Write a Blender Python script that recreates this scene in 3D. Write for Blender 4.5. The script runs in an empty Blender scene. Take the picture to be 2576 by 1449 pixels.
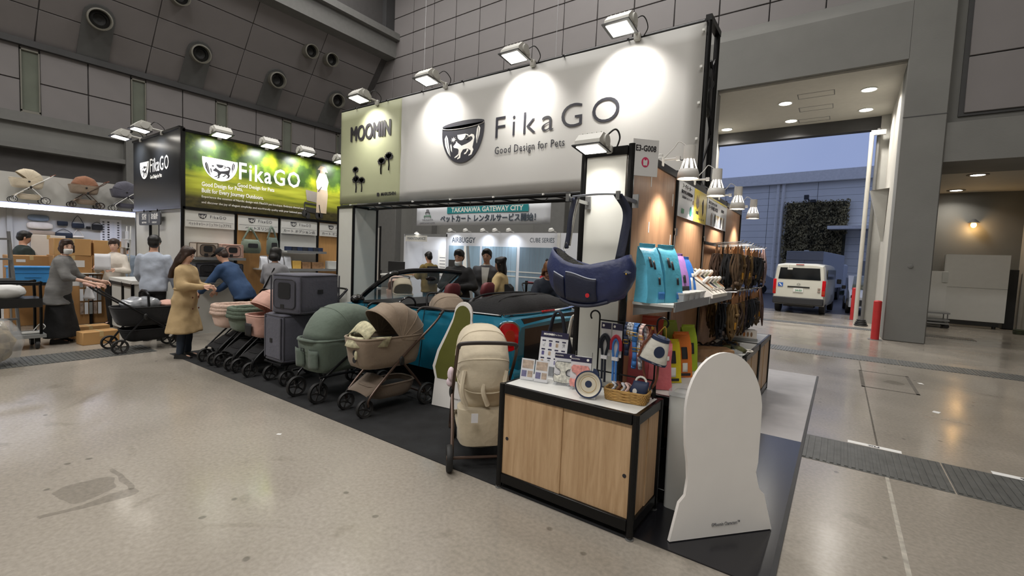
import bpy, bmesh, math, random
from math import sin, cos, pi, radians, sqrt, atan2
from mathutils import Vector, Matrix, noise

S = bpy.context.scene
COL = S.collection
rnd = random.Random(11)

# ---------------------------------------------------------------- camera, world, large lights, exposure
YAW, PITCH, ROLL, FPX = radians(35.468), radians(3.625), radians(2.426), 1155.224
fw = Vector((-sin(YAW) * cos(PITCH), cos(YAW) * cos(PITCH), -sin(PITCH)))
rt = Vector((cos(YAW), sin(YAW), 0))
up = rt.cross(fw)
rt2 = rt * cos(ROLL) + up * sin(ROLL)
up2 = up * cos(ROLL) - rt * sin(ROLL)
cam_d = bpy.data.cameras.new('camera')
cam_d.sensor_width = 36
cam_d.lens = 36 * FPX / 2576
cam_d.clip_end = 300
cam = bpy.data.objects.new('camera', cam_d)
COL.objects.link(cam)
cam.matrix_world = Matrix(((rt2.x, up2.x, -fw.x, 0), (rt2.y, up2.y, -fw.y, 0), (rt2.z, up2.z, -fw.z, 1.62), (0, 0, 0, 1)))
S.camera = cam

W = bpy.data.worlds.new('dusk_sky')
S.world = W
W.use_nodes = True
wn = W.node_tree.nodes
wl = W.node_tree.links
bg = wn['Background']
tc = wn.new('ShaderNodeTexCoord')
nz = wn.new('ShaderNodeTexNoise'); nz.inputs['Scale'].default_value = 2.2; nz.inputs['Detail'].default_value = 4
rp = wn.new('ShaderNodeValToRGB')
rp.color_ramp.elements[0].position = .35; rp.color_ramp.elements[0].color = (.275, .345, .585, 1)
rp.color_ramp.elements[1].position = .7; rp.color_ramp.elements[1].color = (.335, .405, .63, 1)
wl.new(tc.outputs['Generated'], nz.inputs['Vector']); wl.new(nz.outputs['Fac'], rp.inputs['Fac'])
wl.new(rp.outputs['Color'], bg.inputs['Color'])
bg.inputs['Strength'].default_value = 1.0

def area(name, loc, size, power, col=(1, 1, 1), rot=(0, 0, 0), sy=None, spread=pi):
    d = bpy.data.lights.new(name, 'AREA'); d.energy = power; d.color = col
    d.shape = 'RECTANGLE' if sy else 'DISK'
    d.size = size
    if sy: d.size_y = sy
    d.spread = spread
    o = bpy.data.objects.new(name, d); COL.objects.link(o); o.location = loc; o.rotation_euler = rot
    return o

# the hall's own ceiling lighting: long luminous rows below the roof
for hx in (-17, -7, 3):
    for hy in (-8, 2, 11):
        area('hall_ceiling_row', (hx, hy, 15.3), 7.0, {-17: (600, 520), -7: (1120, 780), 3: (1050, 110)}[hx][0 if hy < 0 else 1], (1, .965, .92), (0, 0, 0), 2.2)
S.view_settings.view_transform = 'Standard'
S.view_settings.look = 'None'
S.view_settings.gamma = 1
S.view_settings.use_curve_mapping = False
S.view_settings.exposure = 0.0

# ---------------------------------------------------------------- materials
MATS = {}
def lin(c):
    if isinstance(c, str):
        c = [int(c[i:i + 2], 16) / 255 for i in (0, 2, 4)]
    return tuple((x / 12.92 if x <= .04045 else ((x + .055) / 1.055) ** 2.4) for x in c)

def mat(name, col='808080', rough=.55, metal=0, var=.06, scale=6, bump=0, bscale=80, emit=0, alpha=1, coat=0, trans=0, sheen=0, spec=None, stretch=None):
    if name in MATS: return MATS[name]
    m = bpy.data.materials.new(name); m.use_nodes = True
    nt = m.node_tree; N = nt.nodes; Lk = nt.links
    p = N['Principled BSDF']
    c = lin(col)
    p.inputs['Roughness'].default_value = rough
    p.inputs['Metallic'].default_value = metal
    p.inputs['Coat Weight'].default_value = coat
    p.inputs['Transmission Weight'].default_value = trans
    p.inputs['Alpha'].default_value = alpha
    p.inputs['Sheen Weight'].default_value = sheen
    if spec is not None: p.inputs['Specular IOR Level'].default_value = spec
    t = N.new('ShaderNodeTexCoord'); mp = N.new('ShaderNodeMapping')
    Lk.new(t.outputs['Object'], mp.inputs['Vector'])
    if stretch: mp.inputs['Scale'].default_value = stretch
    n = N.new('ShaderNodeTexNoise'); n.inputs['Scale'].default_value = scale; n.inputs['Detail'].default_value = 5
    Lk.new(mp.outputs['Vector'], n.inputs['Vector'])
    r = N.new('ShaderNodeValToRGB')
    r.color_ramp.elements[0].position = .3; r.color_ramp.elements[1].position = .7
    r.color_ramp.elements[0].color = tuple(max(0, x * (1 - var)) for x in c) + (1,)
    r.color_ramp.elements[1].color = tuple(min(1, x * (1 + var)) for x in c) + (1,)
    Lk.new(n.outputs['Fac'], r.inputs['Fac']); Lk.new(r.outputs['Color'], p.inputs['Base Color'])
    if emit:
        p.inputs['Emission Color'].default_value = c + (1,)
        p.inputs['Emission Strength'].default_value = emit
    if bump:
        b = N.new('ShaderNodeBump'); b.inputs['Strength'].default_value = bump; b.inputs['Distance'].default_value = .02
        n2 = N.new('ShaderNodeTexNoise'); n2.inputs['Scale'].default_value = bscale; n2.inputs['Detail'].default_value = 3
        Lk.new(mp.outputs['Vector'], n2.inputs['Vector'])
        Lk.new(n2.outputs['Fac'], b.inputs['Height']); Lk.new(b.outputs['Normal'], p.inputs['Normal'])
    MATS[name] = m
    return m

def M_(name): return MATS[name]

# ---------------------------------------------------------------- mesh builder
def T(x=0, y=0, z=0): return Matrix.Translation((x, y, z))
def RX(a): return Matrix.Rotation(a, 4, 'X')
def RY(a): return Matrix.Rotation(a, 4, 'Y')
def RZ(a): return Matrix.Rotation(a, 4, 'Z')
def SC(x, y=None, z=None):
    return Matrix.Diagonal((x, x if y is None else y, x if z is None else z, 1))

class MB:
    def __init__(s): s.v = []; s.f = []; s.m = []
    def add(s, vs, fs, M=None, mi=0):
        o = len(s.v)
        if M is not None: vs = [M @ Vector(p) for p in vs]
        s.v += [tuple(p) for p in vs]
        s.f += [tuple(i + o for i in f) for f in fs]
        s.m += [mi] * len(fs)
        return s
    def box(s, c, d, M=None, ch=0, mi=0, rz=0):
        """box by centre and size, chamfered by ch"""
        x, y, z = d[0] / 2, d[1] / 2, d[2] / 2
        X = T(*c) @ RZ(rz)
        if M is not None: X = M @ X
        if not ch:
            vs = [(a * x, b * y, e * z) for a in (-1, 1) for b in (-1, 1) for e in (-1, 1)]
            fs = [(0, 1, 3, 2), (4, 6, 7, 5), (0, 4, 5, 1), (2, 3, 7, 6), (0, 2, 6, 4), (1, 5, 7, 3)]
            return s.add(vs, fs, X, mi)
        ch = min(ch, x * .9, y * .9, z * .9)
        vs = []; idx = {}
        for a in (-1, 1):
            for b in (-1, 1):
                for e in (-1, 1):
                    for k in range(3):
                        p = [a * (x - ch), b * (y - ch), e * (z - ch)]
                        p[k] = (a * x, b * y, e * z)[k]
                        idx[(a, b, e, k)] = len(vs); vs.append(p)
        fs = []
        for k in range(3):
            i, j = (k + 1) % 3, (k + 2) % 3
            for sg in (-1, 1):
                q = []
                for (u, w) in ((-1, -1), (1, -1), (1, 1), (-1, 1)):
                    t = [0, 0, 0]; t[k] = sg; t[i] = u; t[j] = w
                    q.append(idx[(t[0], t[1], t[2], k)])
                fs.append(tuple(q) if sg > 0 else tuple(q[::-1]))
            for u in (-1, 1):
                for w in (-1, 1):
                    t0 = [0, 0, 0]; t0[k] = -1; t0[i] = u; t0[j] = w
                    t1 = list(t0); t1[k] = 1
                    q = (idx[(*t0, i)], idx[(*t1, i)], idx[(*t1, j)], idx[(*t0, j)])
                    fs.append(q if u * w < 0 else q[::-1])
        for a in (-1, 1):
            for b in (-1, 1):
                for e in (-1, 1):
                    q = tuple(idx[(a, b, e, k)] for k in range(3))
                    fs.append(q if a * b * e > 0 else q[::-1])
        return s.add(vs, fs, X, mi)
    def bx(s, x0, x1, y0, y1, z0, z1, M=None, ch=0, mi=0):
        return s.box(((x0 + x1) / 2, (y0 + y1) / 2, (z0 + z1) / 2), (abs(x1 - x0), abs(y1 - y0), abs(z1 - z0)), M, ch, mi)
    def loft(s, rings, c0=True, c1=True, M=None, mi=0, closed=True):
        n = len(rings[0]); vs = [p for r in rings for p in r]; fs = []
        for k in range(len(rings) - 1):
            for i in range(n if closed else n - 1):
                j = (i + 1) % n
                fs.append((k * n + i, k * n + j, (k + 1) * n + j, (k + 1) * n + i))
        if c0: fs.append(tuple(range(n))[::-1])
        if c1: fs.append(tuple((len(rings) - 1) * n + i for i in range(n)))
        return s.add(vs, fs, M, mi)
    def tube(s, pts, r, n=8, M=None, closed=False, mi=0, cap=True):
        P = [Vector(p) for p in pts]
        R = r if isinstance(r, (list, tuple)) else [r] * len(P)
        rings = []; nrm = None
        for i, p in enumerate(P):
            a = P[i - 1] if (i or closed) else p
            b = P[(i + 1) % len(P)] if (i < len(P) - 1 or closed) else p
            t = (b - a)
            t = t.normalized() if t.length > 1e-9 else Vector((0, 0, 1))
            if nrm is None:
                h = Vector((0, 0, 1)) if abs(t.z) < .9 else Vector((1, 0, 0))
                nrm = t.cross(h).normalized()
            nrm = (nrm - t * nrm.dot(t)).normalized()
            bi = t.cross(nrm)
            rings.append([p + (nrm * cos(2 * pi * k / n) + bi * sin(2 * pi * k / n)) * R[i] for k in range(n)])
        if closed: rings.append(rings[0])
        return s.loft(rings, cap and not closed, cap and not closed, M, mi)
    def cyl(s, p0, p1, r0, r1=None, n=12, M=None, mi=0):
        return s.tube([p0, p1], [r0, r0 if r1 is None else r1], n, M, mi=mi)
    def lathe(s, prof, n=16, M=None, mi=0, cap=True):
        rings = [[(r * cos(2 * pi * k / n), r * sin(2 * pi * k / n), z) for k in range(n)] for r, z in prof]
        return s.loft(rings, cap, cap, M, mi)
    def ell(s, c, r, n=12, m=8, M=None, mi=0):
        pr = [(sin(pi * k / m), -cos(pi * k / m)) for k in range(m + 1)]
        pr = [(max(a, .02), b) for a, b in pr]
        X = T(*c) @ SC(*(r if isinstance(r, (tuple, list)) else (r, r, r)))
        return s.lathe(pr, n, X if M is None else M @ X, mi)
    def cap(s, a, b, ra, rb, n=10, M=None, mi=0):
        """tapered capsule"""
        a, b = Vector(a), Vector(b); d = (b - a)
        if d.length < 1e-6: d = Vector((0, 0, .001))
        u = d.normalized(); pts = []; R = []
        for t in (-1, -.8, -.4): pts.append(a + u * ra * t); R.append(ra * sqrt(max(.003, 1 - t * t)))
        pts += [a, b]; R += [ra, rb]
        for t in (.4, .8, 1): pts.append(b + u * rb * t); R.append(rb * sqrt(max(.003, 1 - t * t)))
        return s.tube(pts, R, n, M, mi=mi)
    def prism(s, poly, h, M=None, mi=0):
        n = len(poly)
        ar = sum(poly[i][0] * poly[(i + 1) % n][1] - poly[(i + 1) % n][0] * poly[i][1] for i in range(n))
        if ar < 0: poly = poly[::-1]
        return s.loft([[(x, y, 0) for x, y in poly], [(x, y, h) for x, y in poly]], True, True, M, mi)
    def grid(s, fn, nu, nv, M=None, mi=0):
        vs = [fn(i / nu, j / nv) for j in range(nv + 1) for i in range(nu + 1)]
        fs = [(j * (nu + 1) + i, j * (nu + 1) + i + 1, (j + 1) * (nu + 1) + i + 1, (j + 1) * (nu + 1) + i) for j in range(nv) for i in range(nu)]
        return s.add(vs, fs, M, mi)
    def jit(s, amp, sc=6, seed=0):
        """cloth-like crumple of every vertex"""
        o = Vector((seed * 7.3, seed * 3.1, seed))
        s.v = [tuple(Vector(p) + noise.noise_vector(Vector(p) * sc + o) * amp) for p in s.v]
        return s
    def mesh(s, name, mats, ang=38):
        me = bpy.data.meshes.new(name)
        me.from_pydata(s.v, [], s.f)
        ms = mats if isinstance(mats, (list, tuple)) else [mats]
        for x in ms: me.materials.append(MATS[x] if isinstance(x, str) else x)
        if len(ms) > 1: me.polygons.foreach_set('material_index', s.m)
        me.polygons.foreach_set('use_smooth', [True] * len(me.polygons))
        me.set_sharp_from_angle(angle=radians(ang))
        me.update()
        return me
    def build(s, name, mats, parent=None, loc=(0, 0, 0), rz=0, ang=38, solid=0, sub=0):
        o = bpy.data.objects.new(name, s.mesh(name, mats, ang))
        COL.objects.link(o); o.location = loc; o.rotation_euler = (0, 0, rz)
        if parent is not None: o.parent = parent
        if solid:
            md = o.modifiers.new('solid', 'SOLIDIFY'); md.thickness = solid; md.offset = 0
        if sub:
            md = o.modifiers.new('sub', 'SUBSURF'); md.levels = sub; md.render_levels = sub
        return o

def tag(o, label=None, cat=None, group=None, kind=None):
    if label: o['label'] = label
    if cat: o['category'] = cat
    if group: o['group'] = group
    if kind: o['kind'] = kind
    return o

def thing(name, label, cat, loc=(0, 0, 0), rz=0, group=None):
    o = bpy.data.objects.new(name, None); COL.objects.link(o)
    o.location = loc; o.rotation_euler = (0, 0, rz); o.empty_display_size = .1
    return tag(o, label, cat, group)

def inst(src, parent=None, loc=None, rz=None, rot=None):
    o = src.copy(); COL.objects.link(o)
    if parent is not None: o.parent = parent
    if loc is not None: o.location = loc
    if rz is not None: o.rotation_euler = (0, 0, rz)
    if rot is not None: o.rotation_euler = rot
    return o

def dup(root, loc, rz=0, label=None, group=None):
    r = root.copy(); COL.objects.link(r); r.location = loc; r.rotation_euler = (0, 0, rz)
    if label: r['label'] = label
    if group: r['group'] = group
    for ch in root.children:
        c = ch.copy(); COL.objects.link(c); c.parent = r
        for g in ch.children:
            d = g.copy(); COL.objects.link(d); d.parent = c
    return r

def text(s, size, m, parent, M, align='CENTER', ext=.001, bold=0, name='lettering', sx=1, sp=1, res=2, width=None):
    cu = bpy.data.curves.new('t', 'FONT'); cu.body = s; cu.size = size; cu.align_x = align; cu.align_y = 'CENTER'
    cu.extrude = ext; cu.offset = bold; cu.resolution_u = res; cu.space_character = sp
    ob = bpy.data.objects.new('t', cu); COL.objects.link(ob)
    bpy.context.view_layer.update()
    me = bpy.data.meshes.new_from_object(ob)
    bpy.data.objects.remove(ob); bpy.data.curves.remove(cu)
    if width:
        xs = [v.co.x for v in me.vertices]
        sx = width / max(1e-6, (max(xs) - min(xs)))
    me.transform(M @ SC(sx, 1, 1))
    me.materials.clear(); me.materials.append(MATS[m])
    o = bpy.data.objects.new(name, me); COL.objects.link(o)
    if parent is not None: o.parent = parent
    return o

FRONT = RX(pi / 2)                    # drawn in XY, stands up facing -Y
RIGHT = RZ(pi / 2) @ RX(pi / 2)       # drawn in XY, stands up facing +X, reads along +Y

def arc(cx, cy, rx, ry, a0, a1, n):
    return [(cx + rx * cos(radians(a0 + (a1 - a0) * i / n)), cy + ry * sin(radians(a0 + (a1 - a0) * i / n))) for i in range(n + 1)]

def rrect(w, h, r, n=4):
    P = []
    for cx, cy, a in ((w / 2 - r, h / 2 - r, 0), (-w / 2 + r, h / 2 - r, 90), (-w / 2 + r, -h / 2 + r, 180), (w / 2 - r, -h / 2 + r, 270)):
        P += arc(cx, cy, r, r, a, a + 90, n)
    return P

def sup(a, p):                        # signed power, for superellipse rings
    return (1 if a >= 0 else -1) * abs(a) ** p

def ring(c, rx, ry, n=16, p=1.0, M=None):
    q = [Vector((c[0] + rx * sup(cos(2 * pi * k / n), p), c[1] + ry * sup(sin(2 * pi * k / n), p), c[2])) for k in range(n)]
    return [M @ v for v in q] if M is not None else q

def smoothpath(pts, n=6):
    """Catmull-Rom through pts"""
    P = [Vector(p) for p in pts]; P = [P[0] * 2 - P[1]] + P + [P[-1] * 2 - P[-2]]
    out = []
    for i in range(1, len(P) - 2):
        a, b, c, d = P[i - 1:i + 3]
        for k in range(n):
            t = k / n
            out.append(.5 * ((2 * b) + (c - a) * t + (2 * a - 5 * b + 4 * c - d) * t * t + (3 * b - a - 3 * c + d) * t ** 3))
    out.append(P[-2])
    return out
# ================================================================ the hall
mat('wall_panel', '787474', .6, var=.03, scale=1.5)
mat('wall_gap', '4a4848', .8)
mat('wall_concrete', '747471', .75, var=.07, scale=1.2, bump=.08, bscale=30)
mat('wall_light', 'a3a29d', .7, var=.03)
mat('trim_dark', '3c3c3d', .6)
mat('trim_grey', '6b6b69', .65)
mat('cream_paint', 'b9b6ad', .7, var=.03)
mat('white_paint', 'd9d9d6', .55, var=.02)
mat('black_metal', '141414', .35, metal=.6, var=.1)
mat('black_plastic', '161617', .45, var=.1)
mat('steel', '9a9b9c', .35, metal=.9, var=.05)
mat('window_glass', '6d7268', .12, var=.15, scale=1, spec=.8)
mat('window_frame', '77756c', .5)
mat('lamp_white', 'd6d6d2', .4, var=.03)
mat('lamp_glow', 'fff8ec', .4, var=0, emit=14)
mat('lamp_glow_soft', 'ffffff', .4, var=0, emit=6)
mat('lamp_warm', 'ffb35c', .4, var=0, emit=9)
mat('red_paint', 'b32a2c', .45, var=.1)
mat('tape_white', 'e4e4e2', .5, var=.02)
mat('ink', '26242a', .6, var=.02)
mat('ink_soft', '5a5a60', .6, var=.02)

def floor_material():
    m = bpy.data.materials.new('polished_concrete'); m.use_nodes = True; MATS['polished_concrete'] = m
    nt = m.node_tree; N = nt.nodes; L = nt.links; p = N['Principled BSDF']
    tcn = N.new('ShaderNodeTexCoord')
    def nse(sc, det=6, dist=0):
        n = N.new('ShaderNodeTexNoise'); n.inputs['Scale'].default_value = sc; n.inputs['Detail'].default_value = det
        n.inputs['Distortion'].default_value = dist; L.new(tcn.outputs['Object'], n.inputs['Vector']); return n
    def ramp(src, e):
        r = N.new('ShaderNodeValToRGB'); els = r.color_ramp.elements
        els[0].position, els[0].color = e[0][0], (*e[0][1], 1); els[1].position, els[1].color = e[-1][0], (*e[-1][1], 1)
        for pos, c in e[1:-1]:
            x = els.new(pos); x.color = (*c, 1)
        L.new(src, r.inputs['Fac']); return r
    big = ramp(nse(.45, 7, .6).outputs['Fac'], [(.3, lin('837d73')), (.52, lin('979086')), (.72, lin('a69f94'))])
    fine = ramp(nse(38, 9).outputs['Fac'], [(.3, (.86, .86, .86)), (.7, (1.1, 1.1, 1.1))])
    mx = N.new('ShaderNodeMix'); mx.data_type = 'RGBA'; mx.blend_type = 'MULTIPLY'; mx.inputs[0].default_value = 1
    L.new(big.outputs['Color'], mx.inputs[6]); L.new(fine.outputs['Color'], mx.inputs[7])
    v = N.new('ShaderNodeTexVoronoi'); v.inputs['Scale'].default_value = 3.4; v.inputs['Randomness'].default_value = 1
    wob = nse(9, 3); add = N.new('ShaderNodeMixRGB'); add.inputs[0].default_value = .035
    L.new(tcn.outputs['Object'], add.inputs[1]); L.new(wob.outputs['Color'], add.inputs[2]); L.new(add.outputs[0], v.inputs['Vector'])
    spot = ramp(v.outputs['Distance'], [(.05, (.45, .45, .44)), (.08, (1, 1, 1))])
    mx2 = N.new('ShaderNodeMix'); mx2.data_type = 'RGBA'; mx2.blend_type = 'MULTIPLY'; mx2.inputs[0].default_value = .8
    L.new(mx.outputs[2], mx2.inputs[6]); L.new(spot.outputs['Color'], mx2.inputs[7])
    st = ramp(nse(1.1, 5, 1.5).outputs['Fac'], [(.64, (1, 1, 1)), (.7, (.8, .79, .77))])
    mx3 = N.new('ShaderNodeMix'); mx3.data_type = 'RGBA'; mx3.blend_type = 'MULTIPLY'; mx3.inputs[0].default_value = .8
    L.new(mx2.outputs[2], mx3.inputs[6]); L.new(st.outputs['Color'], mx3.inputs[7])
    L.new(mx3.outputs[2], p.inputs['Base Color'])
    ro = ramp(nse(.8, 6, .4).outputs['Fac'], [(.3, (.10, .10, .10)), (.7, (.30, .30, .30))])
    L.new(ro.outputs['Color'], p.inputs['Roughness'])
    b = N.new('ShaderNodeBump'); b.inputs['Strength'].default_value = .03; L.new(nse(60, 4).outputs['Fac'], b.inputs['Height'])
    L.new(b.outputs['Normal'], p.inputs['Normal'])
floor_material()
mat('joint_fill', 'a9a49a', .8, var=.3, scale=12)
mat('joint_dark', '5d5850', .8, var=.2, scale=12)
mat('grate', '5f605e', .5, metal=.3, var=.2, scale=9)
mat('asphalt', '43424b', .35, var=.25, scale=3, bump=.3, bscale=120)

def structure(o): o['kind'] = 'structure'; return o

fl = structure(MB().bx(-30, 16, -16, 22.0, -.2, 0).build('floor', 'polished_concrete'))
# joints and the hatch outline in the slab
def strip(name, x0, x1, y0, y1, m, z=.0012, parent=fl):
    return MB().bx(x0, x1, y0, y1, 0, z).build(name, m, parent)
strip('joint', .405, .43, -6, 4.7, 'joint_fill'); strip('joint', .39, .405, 5.42, 10.7, 'joint_dark')
for a in ((.36, 1.0, 8.28, 8.33), (.36, 1.0, 9.62, 9.66), (.36, .40, 8.28, 9.66), (.96, 1.0, 8.28, 9.66)): strip('hatch_edge', *a, 'joint_dark', .0018)
# trench covers: each cover is one ribbed plate
def cover_mesh(lx, ly, along):
    b = MB().bx(0, lx - .012, 0, ly, 0, .003)
    n = int((lx if along == 'x' else ly) / .05)
    for k in range(n):
        if along == 'x': b.bx(k * .05 + .008, k * .05 + .034, .02, ly - .02, .003, .009)
        else: b.bx(.02, lx - .03, k * .05 + .008, k * .05 + .034, .003, .009)
    return b.mesh('trench_cover', 'grate')
def covers(x0, x1, y0, y1, along):
    first = None
    if along == 'x':
        me = cover_mesh(1.0, y1 - y0, 'x'); k = x0
        while k < x1 - .01:
            o = bpy.data.objects.new('trench_cover', me); COL.objects.link(o); o.location = (k, y0, 0); o.parent = fl; k += 1
    else:
        me = cover_mesh(x1 - x0, .5, 'y'); k = y0
        while k < y1 - .01:
            o = bpy.data.objects.new('trench_cover', me); COL.objects.link(o); o.location = (x0, k, 0); o.parent = fl; k += .5
covers(-.17, 4.83, 4.70, 5.40, 'x')
covers(-2, 4, 10.75, 11.4, 'x')
covers(-5, 3, 16.6, 17.2, 'x')
covers(-9.0, -8.3, -.5, 2.5, 'y')
def tape(x, y, w, d, rz, s=None):
    t = thing('floor_tape', 'white tape strip lettered %s stuck beside the ribbed trench cover' % s if s == 'FIX' else 'white tape strip beside the trench cover at the far right edge', 'tape', (x, y, 0), rz)
    MB().bx(-w / 2, w / 2, -d / 2, d / 2, .0005, .002).build('strip', 'tape_white', t)
    if s: text(s, d * .8, 'ink', t, T(0, 0, .0022) @ RZ(pi), ext=.0004, bold=.002)
tape(.37, 5.46, .40, .075, -.02, 'FIX')
tape(1.33, 5.44, .36, .075, -.02, '6')

mat('floor_stain', '5a5348', .3, var=.3, scale=6, alpha=.11)
def stain(pts):
    c = Vector((sum(p[0] for p in pts) / len(pts), sum(p[1] for p in pts) / len(pts)))
    P = smoothpath([(*p, 0) for p in pts + pts[:1]], 5)[:-1]
    P = [(p.x + .02 * noise.noise(p * 9), p.y + .02 * noise.noise(p * 9 + Vector((5, 2, 1)))) for p in P]
    MB().prism(P, .0004).build('floor_stain', 'floor_stain', fl)
stain([(-4.0, .64), (-4.06, .76), (-4.01, .92), (-3.9, .93), (-3.79, .89), (-3.73, .72), (-3.85, .66)])
stain([(-3.675, .535), (-3.62, .75), (-3.60, .95), (-3.70, .985), (-3.72, .9), (-3.69, .7), (-3.72, .545)])
stain([(-4.142, .98), (-3.95, .99), (-3.72, .99), (-3.70, .955), (-3.9, .955), (-4.1, .955)])
stain([(.62, 8.9), (.8, 8.8), (.9, 8.95), (.75, 9.1)])
# --- back wall with its grid of cladding panels
wb = structure(MB().bx(-24, 14, 15.56, 16.4, 7.0, 16).build('wall_back', 'wall_gap'))
pm = MB().box((0, 0, 0), (1.36, .06, .93), ch=.012).mesh('wall_panel', 'wall_panel')
for c in range(-15, 8):
    for r in range(10):
        x = -.845 + 1.388 * c + .694; z = 8.44 + .96 * r + .47
        if x > 1.2 or z > 15.6: continue
        o = bpy.data.objects.new('panel', pm); COL.objects.link(o); o.location = (x, 15.53, z); o.parent = wb
beam = MB()
beam.loft([[(-24, 14.6, 6.8), (-24, 19.4, 6.8), (-24, 19.4, 8.9), (-24, 15.56, 8.9), (-24, 14.6, 8.15)],
           [(.96, 14.6, 6.8), (.96, 19.4, 6.8), (.96, 19.4, 8.9), (.96, 15.56, 8.9), (.96, 14.6, 8.15)]])
structure(beam.build('trim_1', 'wall_concrete'))
# the soffit of the gateway
sof = structure(MB().bx(-4.2, .96, 14.75, 19.2, 6.74, 6.80).build('ceiling_gateway', 'cream_paint'))
for x, y, w, d in ((-.95, 16.1, .9, .45), (-1.0, 17.4, .9, .45), (-1.1, 18.7, .9, .4)):
    b = MB()
    for a in ((-w / 2, w / 2, -d / 2, -d / 2 + .02), (-w / 2, w / 2, d / 2 - .02, d / 2), (-w / 2, -w / 2 + .02, -d / 2, d / 2), (w / 2 - .02, w / 2, -d / 2, d / 2)):
        b.bx(*a, -.004, 0)
    b.build('hatch_frame', 'trim_grey', sof, (x, y, 6.74))
k = 0
where = ['nearest the column', 'beside the black truss, front row', 'in the back row near the column', 'in the back row, middle of the ceiling', 'half hidden behind the black truss']
for x, y in ((.28, 16.3), (-1.75, 16.5), (.28, 18.25), (-1.75, 18.5), (-3.8, 18.6)):
    t = thing('downlight', 'round recessed gateway downlight ' + where[k], 'downlight', (x, y, 6.74), 0, 'gateway downlights'); k += 1
    MB().lathe([(.2, 0), (.2, -.02), (.17, -.02), (.17, -.005)], 20).build('ring', 'lamp_white', t)
    MB().lathe([(.165, -.005), (.165, -.012), (.02, -.014)], 20).build('lens', 'lamp_glow', t)
    area('downlight_beam', (x, y, 6.70), .3, 70, (1, .95, .88), spread=2.4)
# wall below the beam, left of the gateway, with pilasters
structure(MB().bx(-24, -4.2, 14.9, 15.5, 0, 6.8).build('wall_lower', 'wall_concrete'))
for x in (-18.6, -16.2, -9.5, -4.6): structure(MB().bx(x, x + 1.3, 14.55, 15.0, 0, 6.8, ch=.02).build('trim_pilaster', 'trim_grey'))
# gateway frame: dark roller header, jambs
structure(MB().bx(-4.2, .9, 19.2, 19.5, 6.33, 6.80).build('trim_header', 'trim_dark'))
structure(MB().bx(-4.6, -4.2, 15.5, 19.5, 0, 6.8).build('wall_gate_left', 'cream_paint'))
gr = structure(MB().bx(.96, 1.2, 15.6, 19.5, 0, 6.8).build('wall_gate_right', 'cream_paint'))
MB().bx(.72, .96, 19.1, 19.4, 0, 6.8).build('jamb', 'wall_light', gr)
MB().cyl((.68, 19.0, 0), (.68, 19.0, 6.3), .05, n=10).build('rail_pipe', 'trim_grey', gr)
MB().loft([[(.96, 17.0, 4.1), (.96, 18.2, 4.1), (.96, 18.2, 4.15)], [(.55, 17.4, 4.1), (.55, 17.9, 4.1), (.55, 17.9, 4.15)]]).loft([[(.95, 17.2, 4.1), (.95, 18.0, 4.1), (.95, 17.6, 2.6)], [(.55, 17.4, 4.1), (.55, 17.9, 4.1), (.9, 17.6, 2.6)]]).build('hood', 'wall_light', gr)
pp = thing('bollard_pipe', 'tall slim cream pipe beside the red post at the gateway', 'pipe', (.5, 18.8, 0))
MB().cyl((0, 0, 0), (0, 0, 6.15), .06, n=12).build('pipe', 'cream_paint', pp)
MB().bx(-.02, .35, -.04, .04, 6.05, 6.2).build('bracket', 'wall_light', pp)
# column
cl = structure(MB().bx(.955, 1.75, 14.6, 15.6, 0, 16, ch=.02).build('column', 'wall_concrete'))
MB().bx(.95, 1.755, 14.595, 14.6, 5.40, 5.42).build('seam', 'trim_dark', cl)
MB().lathe([(.05, 0), (.05, .02), (.02, .025)], 12, T(1.35, 14.6, 1.85) @ RX(pi / 2)).build('plug', 'trim_grey', cl)
# right bay
structure(MB().bx(1.75, 14, 14.85, 15.6, 4.9, 16).build('wall_bay', 'wall_concrete'))
MB().bx(1.75, 14, 14.65, 16.4, 4.3, 5.2).build('trim_bay_beam', 'wall_concrete')['kind'] = 'structure'
wr = structure(MB().bx(1.95, 9, 14.80, 14.86, 5.35, 16).build('wall_bay_frame', 'trim_dark'))
pm2 = MB().box((0, 0, 0), (1.36, .05, 1.25), ch=.01).mesh('wall_panel', 'wall_panel')
for c in range(4):
    for r in range(7):
        o = bpy.data.objects.new('panel', pm2); COL.objects.link(o); o.location = (2.72 + 1.385 * c, 14.78, 6.04 + 1.28 * r); o.parent = wr
structure(MB().bx(1.75, 9, 16.4, 22.2, 4.55, 4.65).build('ceiling_bay', 'cream_paint'))
structure(MB().bx(1.3, 9, 22.0, 22.3, 0, 4.6).build('wall_bay_back', 'wall_concrete'))
structure(MB().bx(4.75, 5.1, 18.5, 22.0, 0, 4.6).build('wall_bay_right', 'wall_light'))
structure(MB().bx(1.2, 1.75, 15.6, 22.0, 0, 4.6).build('wall_bay_left', 'wall_concrete'))
for i, (x, y) in enumerate(((2.95, 18.3), (2.95, 21.3))):
    t = thing('downlight', ('front' if i == 0 else 'rear') + ' round downlight in the low ceiling right of the column', 'downlight', (x, y, 4.55), 0, 'bay downlights')
    MB().lathe([(.24, 0), (.24, -.015), (.16, -.02), (.16, -.005)], 20).build('ring', 'trim_grey', t)
    MB().lathe([(.155, -.004), (.155, -.012), (.02, -.012)], 20).build('lens', 'lamp_glow', t)
    area('bay_beam', (x, y, 4.5), .3, 22, (1, .93, .82), spread=2.4)
t = thing('wall_lamp', 'small hooded wall lamp glowing amber on the dark bay wall', 'lamp', (3.55, 21.99, 3.45))
MB().lathe([(.16, 0), (.05, .12), (.03, .13)], 14, T(0, -.12, .05)).build('hood', 'trim_dark', t)
MB().ell((0, -.12, -.02), (.08, .08, .1)).build('bulb', 'lamp_warm', t)
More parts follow.
